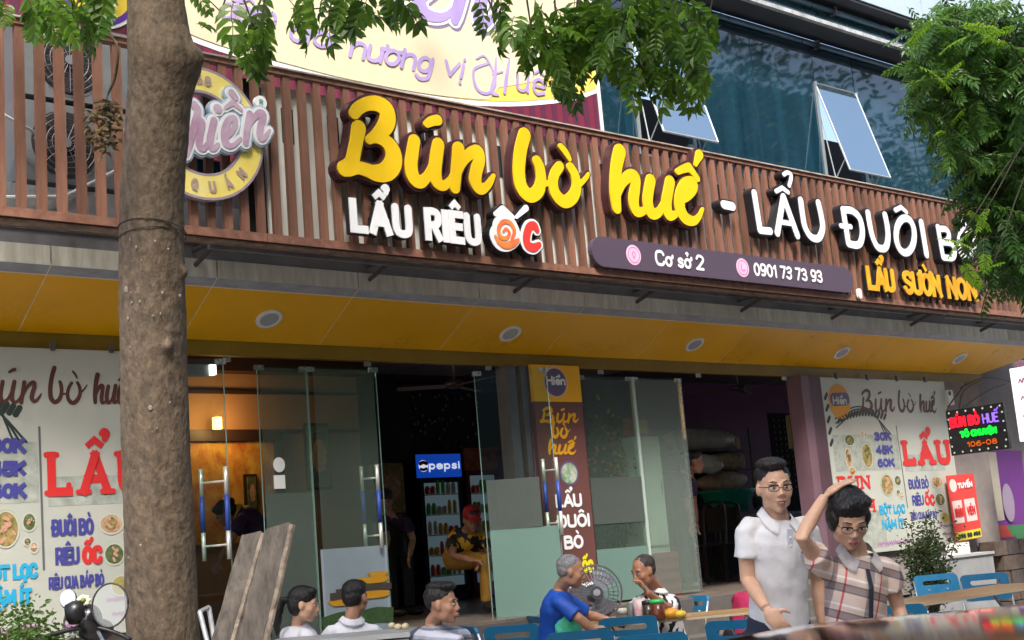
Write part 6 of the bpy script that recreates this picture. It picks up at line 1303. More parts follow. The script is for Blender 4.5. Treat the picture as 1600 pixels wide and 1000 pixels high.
# walking man
d0 = 6.3
t, q = person('man in a white polo shirt and glasses walking towards the viewer beside the woman', dict(head=(1210, 761, d0), neck=(1212, 806, d0+.03), sR=(1165, 820, d0), sL=(1262, 820, d0+.12), eR=(1168, 905, d0-.02), wR=(1197, 950, d0-.22), eL=(1278, 905, d0+.2), wL=(1285, 975, d0+.15), pelvis=(1218, 990, d0+.08), kR=at(1190, 1130, d0-.1), aR=at(1185, 1275, d0-.05)*[1, 1, 0]+[0, 0, .09], kL=at(1245, 1125, d0+.2), aL=at(1250, 1275, d0+.5)*[1, 1, 0]+[0, 0, .09]),
  wdir(.18, 1), wdir(.13, 1, -.09), SK1, M_polo, M_jean, 'quiff', vox=.0062, hs=1.0, neck_r=.056, collar=M_polo, glasses=True, sleeve=.60, wr=.006, hd={'wR': (wdir(.55, .15, -.85), wdir(.35, -1, -.1))}, hcurl=.75, tw=.96)
m_ = MB(); n0 = q['neck']; m_.obox(n0-q['up']*.10+q['fw']*.118, q['rt']*.014, q['up']*.065, q['fw']*.004); m_.build('placket', M_wsh, t)
m_ = MB()
for k in range(2): m_.ell(n0-q['up']*(.075+.04*k)+q['fw']*.125, (.005, .005, .005), None, 8, 6)
m_.build('buttons', M_white, t)
# woman with her hand on her head
M_chk = ramp_mat('checked_blouse_cloth', [(nz(UPZ+RTh*.35), .115, [(0, (.66, .52, .44)), (.30, (.20, .16, .17)), (.36, (.30, .23, .22)), (.56, (.20, .16, .17)), (.62, (.66, .52, .44)), (.80, (.78, .72, .68)), (.88, (.66, .52, .44))]), (nz(RTh-UPZ*.25), .155, [(0, (1, 1, 1)), (.40, (.5, .5, .56)), (.55, (1, 1, 1)), (.74, (.85, .2, .25)), (.79, (1, 1, 1))])], bump=.3)
d0 = 5.8
t, q = person('woman in a beige checked blouse and glasses with one hand on her head', dict(head=(1326, 812, d0), neck=(1338, 862, d0+.06), sR=(1287, 888, d0+.03), sL=(1386, 886, d0+.10), eR=(1252, 838, d0-.12), wR=(1288, 776, d0+.0), eL=(1404, 950, d0+.12), wL=(1425, 1020, d0-.02), pelvis=(1335, 1045, d0+.10), kR=at(1310, 1190, d0), aR=at(1305, 1330, d0)*[1, 1, 0]+[0, 0, .09], kL=at(1360, 1190, d0), aL=at(1362, 1330, d0+.3)*[1, 1, 0]+[0, 0, .09]),
  wdir(-.02, 1), wdir(.03, 1, -.54), SK1, M_chk, M_blkcl, 'bob', vox=.0062, hs=1.0, roll=.06, collar=mat('pale_check_collar', (.62, .55, .52), .8, col2=(.35, .33, .36), scale=16), glasses='half', sleeve=.50, wr=.009, hd={'wR': (wdir(.8, .1, .45), wdir(.3, -.2, -1))}, hcurl=.35, ar=.88, tw=.93, lip=mat('rose_lips', (.42, .10, .13), .35), neck_r=.045)
m_ = MB(); m_.tube([q['neck']-q['up']*k+q['fw']*(.075+.065*min(1, k/.12)) for k in np.linspace(.05, .46, 12)], [(.004, .016)]*12, 8); m_.build('button_band', mat('navy_band', (.03, .035, .06), .7), t)
c = at(1306, 985, d0-.14); MB().obox(c, RTh*.028, UPZ*.035, FWh*.004).build('pocket_patch', ramp_mat('patch_stripes', [(RTh, .02, [(0, (.10, .10, .12)), (.5, (.3, .3, .33))])]), t)
# seated people: knees and feet from the seat height
def seat(px, py, D, fwd, G=0., sh=.47, spread=.13):
    p = at(px, py, D); pv = np.array([p[0], p[1], G+sh+.06]); f = nz([fwd[0], fwd[1], 0]); r = np.cross(f, UPZ)
    return dict(pelvis=pv, kR=pv+f*.42+r*spread-[0, 0, .03], kL=pv+f*.42-r*spread-[0, 0, .03], aR=np.array([*(pv+f*.40+r*spread)[:2], G+.09]), aL=np.array([*(pv+f*.38-r*spread)[:2], G+.09])), pv, f, r
M_bj = mat('royal_blue_jersey', (.005, .07, .42), .6, var=.12, scale=6, bump=.2, bscale=12)
f_ = wdir(1, -.15); J, pv, f, r = seat(858, 1000, 9.9, f_)
J.update(head=(893, 893, 9.75), neck=(876, 921, 9.8), sR=(870, 938, 9.62), sL=(884, 934, 10.05), eR=(905, 966, 9.55), wR=(934, 992, 9.6), eL=(918, 960, 10.15), wL=(950, 968, 10.0))
t, q = person('grey-haired man in a royal blue jersey seated at the middle table, seen from the side', J, f_, wdir(1, .05, -.22), SK2, M_bj, M_blkcl, 'crop', M_hgrey, vox=.009, sleeve=.85, tw=1.0)
c = at(888, 980, 9.66); m_ = MB(); m_.ell(c, (.05, .10, .12), np.array([FWh, RTh, UPZ]).T); m_.build('side_panel', mat('green_side_panel', (.02, .42, .12), .6, col2=(.1, .6, .5), scale=16), t, True)
M_zeb = blotch_mat('black_white_print_cloth', (.012, .012, .016), (.72, .72, .74), 11, .47, (1.6, 1.6, .8))
f_ = wdir(-.85, .5); J, pv, f, r = seat(1048, 1000, 10.65, f_)
J.update(head=(1005, 892, 10.35), neck=(1026, 922, 10.50), sR=(998, 940, 10.35), sL=(1055, 938, 10.60), eR=(988, 956, 10.45), wR=(1010, 956, 10.38), eL=(1040, 948, 10.42), wL=(1010, 924, 10.20))
t, q = person('man in a black and white patterned shirt resting his chin on his hand', J, f_, wdir(-.85, .6, -.25), SK3, M_zeb, M_zeb, 'crop', mat('shaved_hair', (.03, .022, .02), .7, bump=.2), vox=.009, collar=mat('white_collar', (.7, .7, .72), .7), sleeve=.62, tw=1.05, hd={'wL': (wdir(-.4, .1, .9), wdir(-.8, 0, 0))}, hcurl=1.2)
M_gst = ramp_mat('grey_striped_tee_cloth', [(UPZ+RTh*.12, .062, [(0, (.48, .50, .60)), (.52, (.17, .18, .25)), (.7, (.30, .32, .40))])])
f_ = wdir(.9, .25); J, pv, f, r = seat(690, 1060, 8.25, f_)
J.update(head=(692, 944, 8.2), neck=(676, 982, 8.25), sR=(690, 1000, 8.0), sL=(690, 1000, 8.5), eR=(745, 1015, 7.95), wR=(800, 1012, 8.0), eL=(730, 1030, 8.6), wL=(790, 1035, 8.5))
J['sR'] = (662, 996, 8.10); J['sL'] = (722, 990, 8.42); J['neck'] = (678, 975, 8.25)
t, q = person('young man in a grey striped T-shirt in profile at the front table', J, f_, wdir(1, .28, -.03), SK2, M_gst, M_jean, 'quiff', vox=.008, hs=1.0, sleeve=.7, tw=1.02)
f_ = wdir(.35, -1); J, pv, f, r = seat(553, 1030, 9.5, f_)
J.update(head=(556, 934, 9.4), neck=(550, 968, 9.35), sR=(589, 986, 9.4), sL=(513, 988, 9.3), eR=(600, 1030, 9.6), wR=(610, 1030, 9.8), eL=(515, 1040, 9.5), wL=(540, 1040, 9.8))
person('dark-haired man in a white shirt seen from behind beside the ponytail girl', J, f_, wdir(.45, -1, -.1), SK2, M_wsh, M_blkcl, 'short', vox=.009, collar=M_wsh, tw=1.0)
f_ = wdir(.8, -.35); J, pv, f, r = seat(468, 1040, 9.4, f_)
J.update(head=(476, 944, 9.3), neck=(466, 975, 9.35), sR=(482, 994, 9.15), sL=(445, 990, 9.5), eR=(500, 1040, 9.2), wR=(525, 1045, 9.4), eL=(480, 1040, 9.7), wL=(510, 1040, 9.7))
t, q = person('girl with a long black ponytail and white shirt seated behind the planks', J, f_, wdir(1, .05, -.15), SK1, M_wsh, M_blkcl, 'pony', vox=.009, tw=.88, neck_r=.045)
M_pnk = mat('magenta_tee_cloth', (.30, .006, .06), .75, var=.1, scale=8, bump=.2)
f_ = wdir(.5, -.8); J, pv, f, r = seat(1160, 990, 10.9, f_)
J.update(head=(1187, 902, 11.1), neck=(1176, 924, 11.0), sR=(1194, 940, 10.8), sL=(1152, 932, 11.0), eR=(1212, 962, 10.9), wR=(1220, 965, 11.2), eL=(1160, 968, 11.3), wL=(1190, 965, 11.4))
person('person in a magenta top mostly hidden by the man in white', J, f_, wdir(.6, -.8, -.3), SK2, M_pnk, M_blkcl, 'short', vox=.011)
# staff inside (their uniform: dark purple with a yellow collar)
M_uni = mat('dark_purple_uniform', (.035, .012, .06), .7, var=.15, scale=8); M_ycol = mat('yellow_collar', (.6, .33, .03), .7)
def stand(px, py, D, G, f):  # feet below a point
    p = at(px, py, D); r = np.cross(nz(f), UPZ); pv = np.array([p[0], p[1], G+.92]); return dict(pelvis=pv, kR=pv+r*.09-[0, 0, .42], kL=pv-r*.09-[0, 0, .42], aR=pv+r*.09-[0, 0, .84], aL=pv-r*.09-[0, 0, .84])
f_ = wdir(-.9, .2); J = stand(402, 860, 12.5, FL, f_)
J.update(head=(353, 802, 12.3), neck=(369, 800, 12.35), sR=(374, 800, 12.55), sL=(376, 812, 12.1), eR=(362, 842, 12.5), wR=(344, 872, 12.3), eL=(360, 846, 12.0), wL=(345, 876, 12.1), pelvis=(412, 830, 12.45))
person('waitress in a dark purple uniform bending over a table on the left inside', J, f_, wdir(-.75, .3, -.7), SK2, M_uni, M_blkcl, 'bun', vox=.011, collar=M_ycol, tw=.9, base=(*at(402, 860, 12.5)[:2], FL))
f_ = wdir(.4, .8); J = stand(622, 860, 13.6, FL, f_)
J.update(head=(601, 783, 13.5), neck=(607, 803, 13.5), sR=(596, 812, 13.35), sL=(634, 812, 13.6), eR=(605, 842, 13.3), wR=(598, 868, 13.2), eL=(645, 842, 13.6), wL=(640, 868, 13.4))
person('waitress in a dark purple uniform standing beside the middle door, looking down', J, f_, wdir(.1, 1, -.4), SK2, M_uni, M_blkcl, 'bun', vox=.011, collar=M_ycol, tw=.9, base=(*J['pelvis'][:2], FL))
M_jer = blotch_mat('black_yellow_jersey', (.012, .010, .010), (.62, .33, .02), 9, .54)
f_ = wdir(.7, .5); J, pv, f, r = seat(718, 900, 12.9, f_, FL)
J.update(head=(737, 812, 12.75), neck=(731, 828, 12.8), sR=(706, 838, 12.75), sL=(756, 838, 12.9), eR=(708, 868, 12.6), wR=(740, 876, 12.4), eL=(764, 868, 12.8), wL=(750, 880, 12.5))
person('customer in a black and yellow jersey and red cap seated inside', J, f_, wdir(.3, .8, -.5), SK3, M_jer, mat('ochre_shorts', (.35, .17, .02), .8), 'short', vox=.011, cap=mat('red_cap', (.3, .01, .012), .6), base=(pv[0], pv[1], FL))
f_ = wdir(.9, .1); J = stand(1068, 850, 14.4, FL, f_)
J.update(head=(1085, 722, 14.3), neck=(1076, 741, 14.35), sR=(1072, 752, 14.15), sL=(1080, 750, 14.55), eR=(1074, 790, 14.1), wR=(1078, 818, 14.2), eL=(1084, 788, 14.6), wL=(1088, 815, 14.6))
person('kitchen hand in purple with a yellow collar in the kitchen opening', J, f_, wdir(1, .1, -.15), SK3, M_uni, M_blkcl, 'short', vox=.011, collar=M_ycol, base=(*J['pelvis'][:2], FL))
# ------------------------------------------------------------------ seating, tables and things on them
def rrect(x0, x1, z0, z1, r, n=5):
    P = []
    for cx, cz, a0 in ((x1-r, z1-r, 0), (x0+r, z1-r, 90), (x0+r, z0+r, 180), (x1-r, z0+r, 270)):
        P += [(cx+r*math.cos(math.radians(a0+90*i/n)), cz+r*math.sin(math.radians(a0+90*i/n))) for i in range(n+1)]
    return P
def ring_slab(out, inn, y0, y1, f=lambda x, y, z: (x, y, z)):
    mb = MB(); k = len(out); V = [f(x, y0, z) for x, z in out]+[f(x, y0, z) for x, z in inn]+[f(x, y1, z) for x, z in out]+[f(x, y1, z) for x, z in inn]
    Fc = []
    for i in range(k):
        j = (i+1) % k; Fc += [(i, j, k+j, k+i), (2*k+j, 2*k+i, 3*k+i, 3*k+j), (j, i, 2*k+i, 2*k+j), (k+i, k+j, 3*k+j, 3*k+i)]
    return mb.add(V, Fc)
def make_chair(label):
    t = thing('folding_chair', label, 'chair', (0, 0, 0), 'blue folding chairs on the pavement')   # back towards -y, sitter faces +y
    lean = lambda x, y, z: (x, y-.10*(z-.45)/.37, z)
    ring_slab(rrect(-.215, .215, .60, .83, .05), rrect(-.135, .135, .735, .775, .018), -.19, -.165, lean).build('backrest', M_blue, t)
    mb = MB(); mb.box(-.195, .195, -.16, .20, .43, .455); mb.build('seat', M_blue, t)
    for s in (-1, 1):
        mb = MB(); mb.tube([lean(s*.212, -.178, .78), lean(s*.212, -.178, .58), (s*.208, -.17, .42), (s*.206, .24, .0)], .011, 8); mb.build('leg', M_leg, t, True)
        mb = MB(); mb.tube([(s*.19, .18, .42), (s*.19, -.26, .0)], .011, 8); mb.build('leg', M_leg, t, True)
    mb = MB(); mb.tube([(-.206, .20, .07), (.206, .20, .07)], .008, 6); mb.tube([(-.19, -.22, .07), (.19, -.22, .07)], .008, 6); mb.build('stretcher', M_leg, t)
    mb = MB()
    for s in (-1, 1): mb.tube([(s*.09, -.222, .69), (s*.09, -.232, .69)], .011, 8)
    mb.build('bolt', M_leg, t); return t
chair0 = None
def chair(px, py, back_dir, label, zt=.83):
    """top of the backrest at the pixel; back_dir: direction the sitter faces"""
    global chair0
    p = onZ(px, py, zt); f = nz(back_dir); rz = math.atan2(-f[0], f[1]); loc = (p[0]+f[0]*.26, p[1]+f[1]*.26, 0)
    if chair0 is None: chair0 = make_chair(label); chair0.location = loc; chair0.rotation_euler = (0, 0, rz); return chair0
    return dup(chair0, loc, rz, label)
chair(980, 963, wdir(.15, -1), 'blue folding chair with its back to the viewer, in front of the middle table')
chair(905, 985, wdir(.05, -1), 'blue folding chair nearest the viewer, in front of the man in blue')
chair(838, 962, wdir(1, -.3), 'blue folding chair that the man in the blue jersey sits on')
chair(800, 976, wdir(.2, -1), 'blue folding chair left of the man in the blue jersey, back to the viewer')
chair(1015, 990, wdir(-.1, -1), 'blue folding chair lowest in the picture, right of the nearest one')
chair(1088, 930, wdir(-1, .35), 'blue folding chair behind the man in the patterned shirt')
chair(1152, 968, wdir(.5, -.8), 'blue folding chair of the person in magenta')
chair(1461, 897, wdir(.1, 1), 'left of the two empty blue folding chairs below the right menu board')
chair(1537, 896, wdir(.05, 1), 'right of the two empty blue folding chairs below the right menu board')
chair(1392, 945, wdir(.3, -1), 'blue folding chair half hidden behind the woman')
chair(735, 978, wdir(.9, -.3), 'blue folding chair behind the young man in stripes')
tm = onZ(1048, 963, .785); table(tm, 0, 1.35, .58, 'wood-topped folding table between the two seated men', math.atan2(RTh[1], RTh[0])+.12, hgt=.785)
tr = onZ(1500, 927, .76); table(tr, 0, 2.2, .6, 'long wood-topped folding table in front of the two empty blue chairs', .0, hgt=.76)
tf = at(650, 1010, 8.9); table((tf[0]+.9, tf[1]-.6), 0, 1.1, .6, 'front folding table where the young man in stripes leans', math.atan2(RTh[1], RTh[0]), hgt=.72)
# steel serving table at the lower left
c = onZ(535, 992, .93); t = thing('serving_table', 'grey metal serving table in front of the two people in white shirts', 'table', (c[0], c[1], 0))
ang = math.atan2(RTh[1], RTh[0]); ex = np.array([math.cos(ang), math.sin(ang), 0]); ey = np.array([-ex[1], ex[0], 0]); c = np.array([c[0], c[1], 0])
mb = MB(); mb.obox(c+[0, 0, .915], ex*.45, ey*.3, (0, 0, .015)); mb.build('top', mat('dull_steel', (.42, .44, .46), .35, metal=.3, var=.1, scale=5), t)
mb = MB(); mb.obox(c+[0, 0, .80], ex*.44, ey*.29, (0, 0, .09)); mb.build('apron', mat('dull_steel_dark', (.3, .32, .34), .4, metal=.3), t)
for sx in (-1, 1):
    for sy in (-1, 1): mb = MB(); mb.tube([c+ex*sx*.42+ey*sy*.26+[0, 0, .72], c+ex*sx*.42+ey*sy*.26], .018, 8); mb.build('leg', M_leg, t)
for k, (px, py) in enumerate(((612, 977), (622, 979), (633, 978))): p = onZ(px, py, .95); lump('dumpling', ('leftmost pale dumpling on the grey serving table', 'middle pale dumpling on the grey serving table', 'rightmost pale dumpling on the grey serving table')[k], 'food', p, (.024, .024, .02), mat('dumpling', (.6, .5, .32), .6), 'dumplings', seed=k)
# table clutter
def cyl(name, label, cat, p, r, h, m, lid=None, grp=None, taper=1., parts=()):
    t = thing(name, label, cat, p, grp); p = np.array(p); mb = MB(); mb.loft([(p, (r*.9*taper, 0, 0), (0, r*.9*taper, 0)), (p+[0, 0, .01], (r*taper, 0, 0), (0, r*taper, 0)), (p+[0, 0, h], (r, 0, 0), (0, r, 0))], 16); mb.build('body', m, t, True)
    if lid: mb = MB(); mb.loft([(p+[0, 0, h], (r*1.04, 0, 0), (0, r*1.04, 0)), (p+[0, 0, h+.022], (r*1.02, 0, 0), (0, r*1.02, 0)), (p+[0, 0, h+.026], (r*.8, 0, 0), (0, r*.8, 0))], 16); mb.build('lid', lid, t, True)
    return t
zt = .787; tb = lambda px, py: onZ(px, py, zt)
cyl('jar', 'dark chilli jar with a bright green lid on the middle table', 'jar', tb(1029, 968), .052, .12, mat('chilli_jar', (.12, .03, .015), .2, var=.3, scale=30), mat('green_lid', (.03, .55, .12), .4))
cyl('jar', 'dark sauce jar left of the green-lidded jar on the middle table', 'jar', tb(1014, 967), .042, .11, mat('sauce_jar', (.04, .03, .02), .2), M_black)
cyl('cup', 'pink patterned tissue cup on the middle table', 'cup', tb(1001, 967), .05, .15, mat('pink_cup', (.5, .25, .3), .5, col2=(.55, .5, .48), scale=20), None, taper=.8)
cyl('cup', 'grey chopstick holder on the middle table beside the pink cup', 'cup', tb(989, 967), .04, .12, mat('grey_cup', (.12, .14, .14), .4, var=.2), None)
cyl('bowl', 'white soup bowl on the middle table before the man in blue', 'bowl', tb(972, 960), .075, .05, mat('bowl_white', (.6, .58, .5), .3, var=.2, scale=20), None, taper=.55)
cyl('bowl', 'dark bowl at the left end of the middle table', 'bowl', tb(948, 962), .07, .05, mat('bowl_dark', (.10, .04, .035), .3, col2=(.3, .2, .18), scale=30), None, taper=.55)
lump('fruit', 'orange fruit on a plate on the middle table', 'fruit', tb(1049, 966)+[0, 0, .035], (.07, .06, .04), mat('orange_peel', (.7, .32, .02), .45, var=.15, scale=30, bump=.3, bscale=80)); 
lump('fruit', 'yellow fruit at the right of the orange fruit', 'fruit', tb(1063, 965)+[0, 0, .025], (.05, .045, .03), mat('yellow_peel', (.7, .45, .04), .45, var=.15, scale=30)); 
# standing fan
c = at(930, 926, 10.6); t = thing('electric_fan', 'large silver electric fan between the two seated men', 'fan', (c[0], c[1], 0)); fd = wdir(.12, 1, .05); fx = nz(np.cross(UPZ, fd)); fz = np.cross(fd, fx)
mb = MB()
for r, dd in ((.215, 0), (.18, .03), (.14, .045), (.10, .055)): mb.tube([c+fd*dd+fx*r*math.cos(a)+fz*r*math.sin(a) for a in np.linspace(0, 2*math.pi, 33)], .0035 if r < .2 else .008, 5)
for a in np.linspace(0, 2*math.pi, 33)[:-1]: mb.tube([c+fd*.06+(fx*math.cos(a)+fz*math.sin(a))*.05, c+fd*.045+(fx*math.cos(a)+fz*math.sin(a))*.14, c+(fx*math.cos(a)+fz*math.sin(a))*.215, c-fd*.09+(fx*math.cos(a)+fz*math.sin(a))*.12], .0022, 4)
mb.build('cage', mat('fan_wire', (.26, .27, .29), .3, metal=.7), t)
for k in range(3):
    a0 = k*2.094+.4; mb = MB(); V = []
    for i in range(7):
        a = a0+i*.2; w2 = .05*math.sin(math.pi*(i+.6)/7.2)
        V += [c+(fx*math.cos(a)+fz*math.sin(a))*.04+fd*(-.02), c+(fx*math.cos(a)+fz*math.sin(a))*.185+fd*(.02-.008*i)]
    mb.add(V, [(2*i, 2*i+1, 2*i+3, 2*i+2) for i in range(6)]); mb.build('blade', mat('fan_blade_silver', (.2, .21, .25), .3, metal=.4), t)
mb = MB(); mb.tube([c+fd*.075, c+fd*.05], .05, 18); mb.build('hub', mat('fan_hub', (.06, .065, .08), .3), t); mb = MB(); mb.tube([c+fd*.081, c+fd*.076], .028, 14); mb.build('badge', M_leg, t)
mb = MB(); mb.tube([c-fd*.02, c-fd*.16], .07, 14); mb.build('motor', M_black, t, True); mb = MB(); mb.tube([c-fd*.1, c-fd*.1-[0, 0, c[2]-.03]], .018, 8); mb.build('pole', M_leg, t); mb = MB(); q0 = c-fd*.1; mb.tube([(q0[0], q0[1], .0), (q0[0], q0[1], .035)], .2, 20); mb.build('base', M_black, t)
# ------------------------------------------------------------------ planks leaning beside the tree
M_plk = mat('weathered_plank', (.045, .037, .030), .85, col2=(.15, .128, .105), scale=5, stretch=(5, 5, .7), bump=.5, bscale=25, detail=9); M_pend = mat('bare_plank_edge', (.13, .10, .08), .85, col2=(.42, .35, .28), scale=16, detail=8, bump=.4)
def plank(pts, D, th, label):
    A = [at(x, y, D+dd) for x, y, dd in pts]; n_ = nz(np.cross(A[1]-A[0], A[3]-A[0])); n_ = n_ if n_@FW > 0 else -n_
    t = thing('plank', label, 'plank', ((A[2][0]+A[3][0])/2, (A[2][1]+A[3][1])/2, 0), 'old planks leaning by the tree'); B = [a+n_*th for a in A]
    # subdivided board with a rough outline
    mb = MB(); N = 14; V = []; 
    for i in range(N+1):
        s = i/N; l_ = A[0]*(1-s)+A[3]*s; r_ = A[1]*(1-s)+A[2]*s
        for j in range(6):
            u = j/5; p = l_*(1-u)+r_*u+nz(r_-l_)*R.uniform(-.003, .003)*(1 if j in (0, 5) else 0)+n_*R.uniform(-.002, .002); V.append(p)
    k = len(V); V += [v+n_*th for v in V]; Fc = []
    for i in range(N):
        for j in range(5): a = i*6+j; Fc += [(a, a+6, a+7, a+1), (k+a+1, k+a+7, k+a+6, k+a)]
        Fc += [(i*6, k+i*6, k+i*6+6, i*6+6), (i*6+5, i*6+11, k+i*6+11, k+i*6+5)]
    Fc += [(j, j+1, k+j+1, k+j) for j in range(5)]+[(N*6+j+1, N*6+j, k+N*6+j, k+N*6+j+1) for j in range(5)]
    mb.add(V, Fc); mb.build('board', M_plk, t)
    mb = MB(); e1, e2 = A[1], A[2]; x_ = nz(A[1]-A[0])
    P = [e1*(1-s)+e2*s+x_*.006-n_*(-.5*th)*1 for s in np.linspace(.01, .99, 22)]; mb.tube(P, [(.008+R.uniform(-.002, .004), th*.52) for _ in P], 6); mb.build('worn_edge', M_pend, t)
    return t
plank([(377, 836, .30), (408, 829, .28), (328, 1110, -.1), (300, 1110, -.1)], 6.22, .03, 'left weathered plank leaning beside the trunk, the shorter of two')
plank([(416, 826, .15), (452, 815, .12), (386, 1110, -.15), (340, 1110, -.15)], 6.05, .035, 'right weathered plank leaning beside the trunk, with a pale worn edge')
mb = MB(); V = [at(318, 950, 6.6), at(330, 948, 6.6), at(345, 1000, 6.5), at(332, 1004, 6.5)]
t = thing('metal_bracket', 'thin grey metal frame standing between the trunk and the planks', 'frame', (*at(335, 1000, 6.5)[:2], 0)); mb.tube([at(312, 955, 6.6), at(338, 1060, 6.5)], .012, 6); mb.tube([at(326, 948, 6.7), at(345, 1060, 6.6)], .012, 6); mb.tube([at(312, 955, 6.6), at(326, 948, 6.7)], .01, 6); mb.build('rail', M_leg, t)
# ------------------------------------------------------------------ motorbike at the lower left
t = thing('motorbike', 'dark motorbike with a round windscreen parked left of the trunk', 'motorbike', (*at(140, 1000, 6.4)[:2], 0))
D0 = 6.4; hp = lambda px, py, dd=0.: at(px, py, D0+dd)
c = hp(172, 945); wn = nz(-FWh+RTh*.15+UPZ*.25); wx = nz(np.cross(UPZ, wn)); wz = np.cross(wn, wx)
mb = MB(); mb.tube([c+wx*.083*math.cos(a)+wz*.105*math.sin(a) for a in np.linspace(0, 2*math.pi, 33)], .0045, 6); mb.build('windscreen_rim', M_black, t, True)
mb = MB(); mb.disc(c, wx*.082, wz*.104, wn, 32, .003); mb.build('windscreen', glass('screen_plastic', (.80, .80, .82), .7, base=.01), t)
c = hp(107, 936); mb = MB(); mb.ell(c, (.040, .018, .048), np.array([wx, wn, wz]).T); mb.build('mirror_shell', M_black, t, True); mb = MB(); mb.disc(c+wn*.0185, wx*.036, wz*.044, wn, 22, .002); o = mb.build('mirror_glass', mat('mirror', (.22, .24, .26), .12, metal=1.), t)
mb = MB(); mb.tube(cr([c-wz*.04, hp(100, 975), hp(112, 990)], 4), .006, 6); mb.build('mirror_stem', M_steel, t)
mb = MB(); mb.tube([hp(108, 958), hp(120, 955), hp(134, 952)], [.056, .060, .045], 16); mb.build('headlamp_shell', M_black, t, True)
mb = MB(); mb.ell(hp(140, 968, .02), (.06, .06, .075)); mb.ell(hp(150, 985, .05), (.09, .06, .06)); remesh(mb, 'cowl', mat('black_gloss', (.012, .012, .016), .15, coat=.5), t, .008)
mb = MB()
for k in range(7): a = k*.9; mb.ell(hp(131, 938)+wx*.022*math.cos(a)+wz*.018*math.sin(a), (.015, .010, .011), None, 8, 6)
o = mb.build('flower_decoration', mat('pale_lemon_petals', (.78, .78, .55), .5), t, True); mb = MB(); mb.ell(hp(131, 938)+wn*.012, (.012, .012, .012)); mb.build('flower_heart', mat('olive_heart', (.2, .22, .03), .6), o, True)
mb = MB(); mb.tube(cr([hp(40, 1006), hp(75, 993), hp(118, 982), hp(150, 980), hp(185, 990), hp(205, 1000)], 4), .011, 8); mb.build('handlebar', M_black, t, True); mb = MB(); mb.tube([hp(35, 1009), hp(68, 996)], .019, 10); mb.build('grip', mat('rubber', (.02, .02, .02), .8), t, True)
mb = MB(); mb.tube([hp(152, 985), hp(160, 1000), hp(176, 1010)], .009, 6); mb.tube([hp(128, 985), hp(100, 1002)], .006, 6); mb.build('brake_lever', M_steel, t)
bx = at(150, 1000, 6.4); bd = nz(RTh*.25+FWh); bs = np.cross(bd, UPZ); B0 = np.array([bx[0], bx[1], 0])
for s, nm in ((-.05, 'wheel'), (1.22, 'wheel')):
    cw = B0+bd*s+[0, 0, .29]; mb = MB(); mb.tube([cw+bd*.25*math.cos(a)+UPZ*.25*math.sin(a) for a in np.linspace(0, 2*math.pi, 29)], .04, 8); w_ = mb.build(nm, MATS['rubber'], t, True); mb = MB(); mb.tube([cw+bd*.21*math.cos(a)+UPZ*.21*math.sin(a) for a in np.linspace(0, 2*math.pi, 29)], .014, 6)
    for k in range(8): a = k*.785; mb.tube([cw, cw+bd*.21*math.cos(a)+UPZ*.21*math.sin(a)], .006, 4)
    mb.build('rim', M_steel, w_)
mb = MB(); mb.loft([(B0+bd*.05+[0, 0, .80], bs*.05, UPZ*.10), (B0+bd*.2+[0, 0, .62], bs*.11, UPZ*.2), (B0+bd*.5+[0, 0, .50], bs*.12, UPZ*.16), (B0+bd*.9+[0, 0, .58], bs*.13, UPZ*.14), (B0+bd*1.35+[0, 0, .68], bs*.07, UPZ*.06)], 16); remesh(mb, 'fairing', mat('navy_paint', (.01, .015, .06), .2, coat=.6), t, .015)
mb = MB(); mb.loft([(B0+bd*.55+[0, 0, .74], bs*.08, UPZ*.03), (B0+bd*.8+[0, 0, .77], bs*.13, UPZ*.045), (B0+bd*1.3+[0, 0, .80], bs*.11, UPZ*.04)], 14); mb.build('saddle', MATS['rubber'], t, True)
for s in (-1, 1): mb = MB(); mb.tube([B0+bd*.03+bs*.06*s+[0, 0, .75], B0-bd*.05+bs*.06*s+[0, 0, .29]], .016, 8); mb.build('fork', M_steel, t)
# ------------------------------------------------------------------ dark car whose roof crosses the lower right corner
cp = at(1350, 966, 2.5); ZB = 0.; zr = cp[2]+.25
t = thing('parked_car', 'dark maroon car close to the viewer, its roof at the lower right', 'car', (0, 0, 0))
M_car = mat('maroon_car_paint', (.045, .010, .016), .10, coat=1., var=.1, scale=2); M_cg = mat('car_glass', (.01, .012, .014), .04)
Yc = 0.; L0 = 0.
def car_sec(x, zb, zt, wb, wt):
    n = 20; P = []
    for j in range(n):
        a = 2*math.pi*j/n; s, c_ = math.sin(a), math.cos(a); sx = abs(c_)**.55*(1 if c_ >= 0 else -1); sz = abs(s)**.55*(1 if s >= 0 else -1)
        z = (zb+zt)/2+sz*(zt-zb)/2; w2 = wb+(wt-wb)*(z-zb)/(zt-zb); P.append((x, Yc+sx*w2, z))
    return P
def loft_secs(secs, name, m, parent):
    V = [p for s in secs for p in s]; n = 20; Fc = [(i*n+j, (i+1)*n+j, (i+1)*n+(j+1) % n, i*n+(j+1) % n) for i in range(len(secs)-1) for j in range(n)]; Fc += [tuple(range(n)), tuple((len(secs)-1)*n+j for j in range(n))[::-1]]
    o = obj(name, V, Fc, m, parent, True); return o
loft_secs([car_sec(L0+a, ZB+b, ZB+c_, w_, w_*.96) for a, b, c_, w_ in ((-.95, .35, .62, .70), (-.85, .24, .78, .80), (-.3, .2, .86, .85), (.5, .2, .93, .87), (2.2, .2, .95, .87), (2.9, .2, .93, .85), (3.2, .28, .85, .78), (3.3, .4, .7, .7))], 'body', M_car, t)
H = zr-ZB
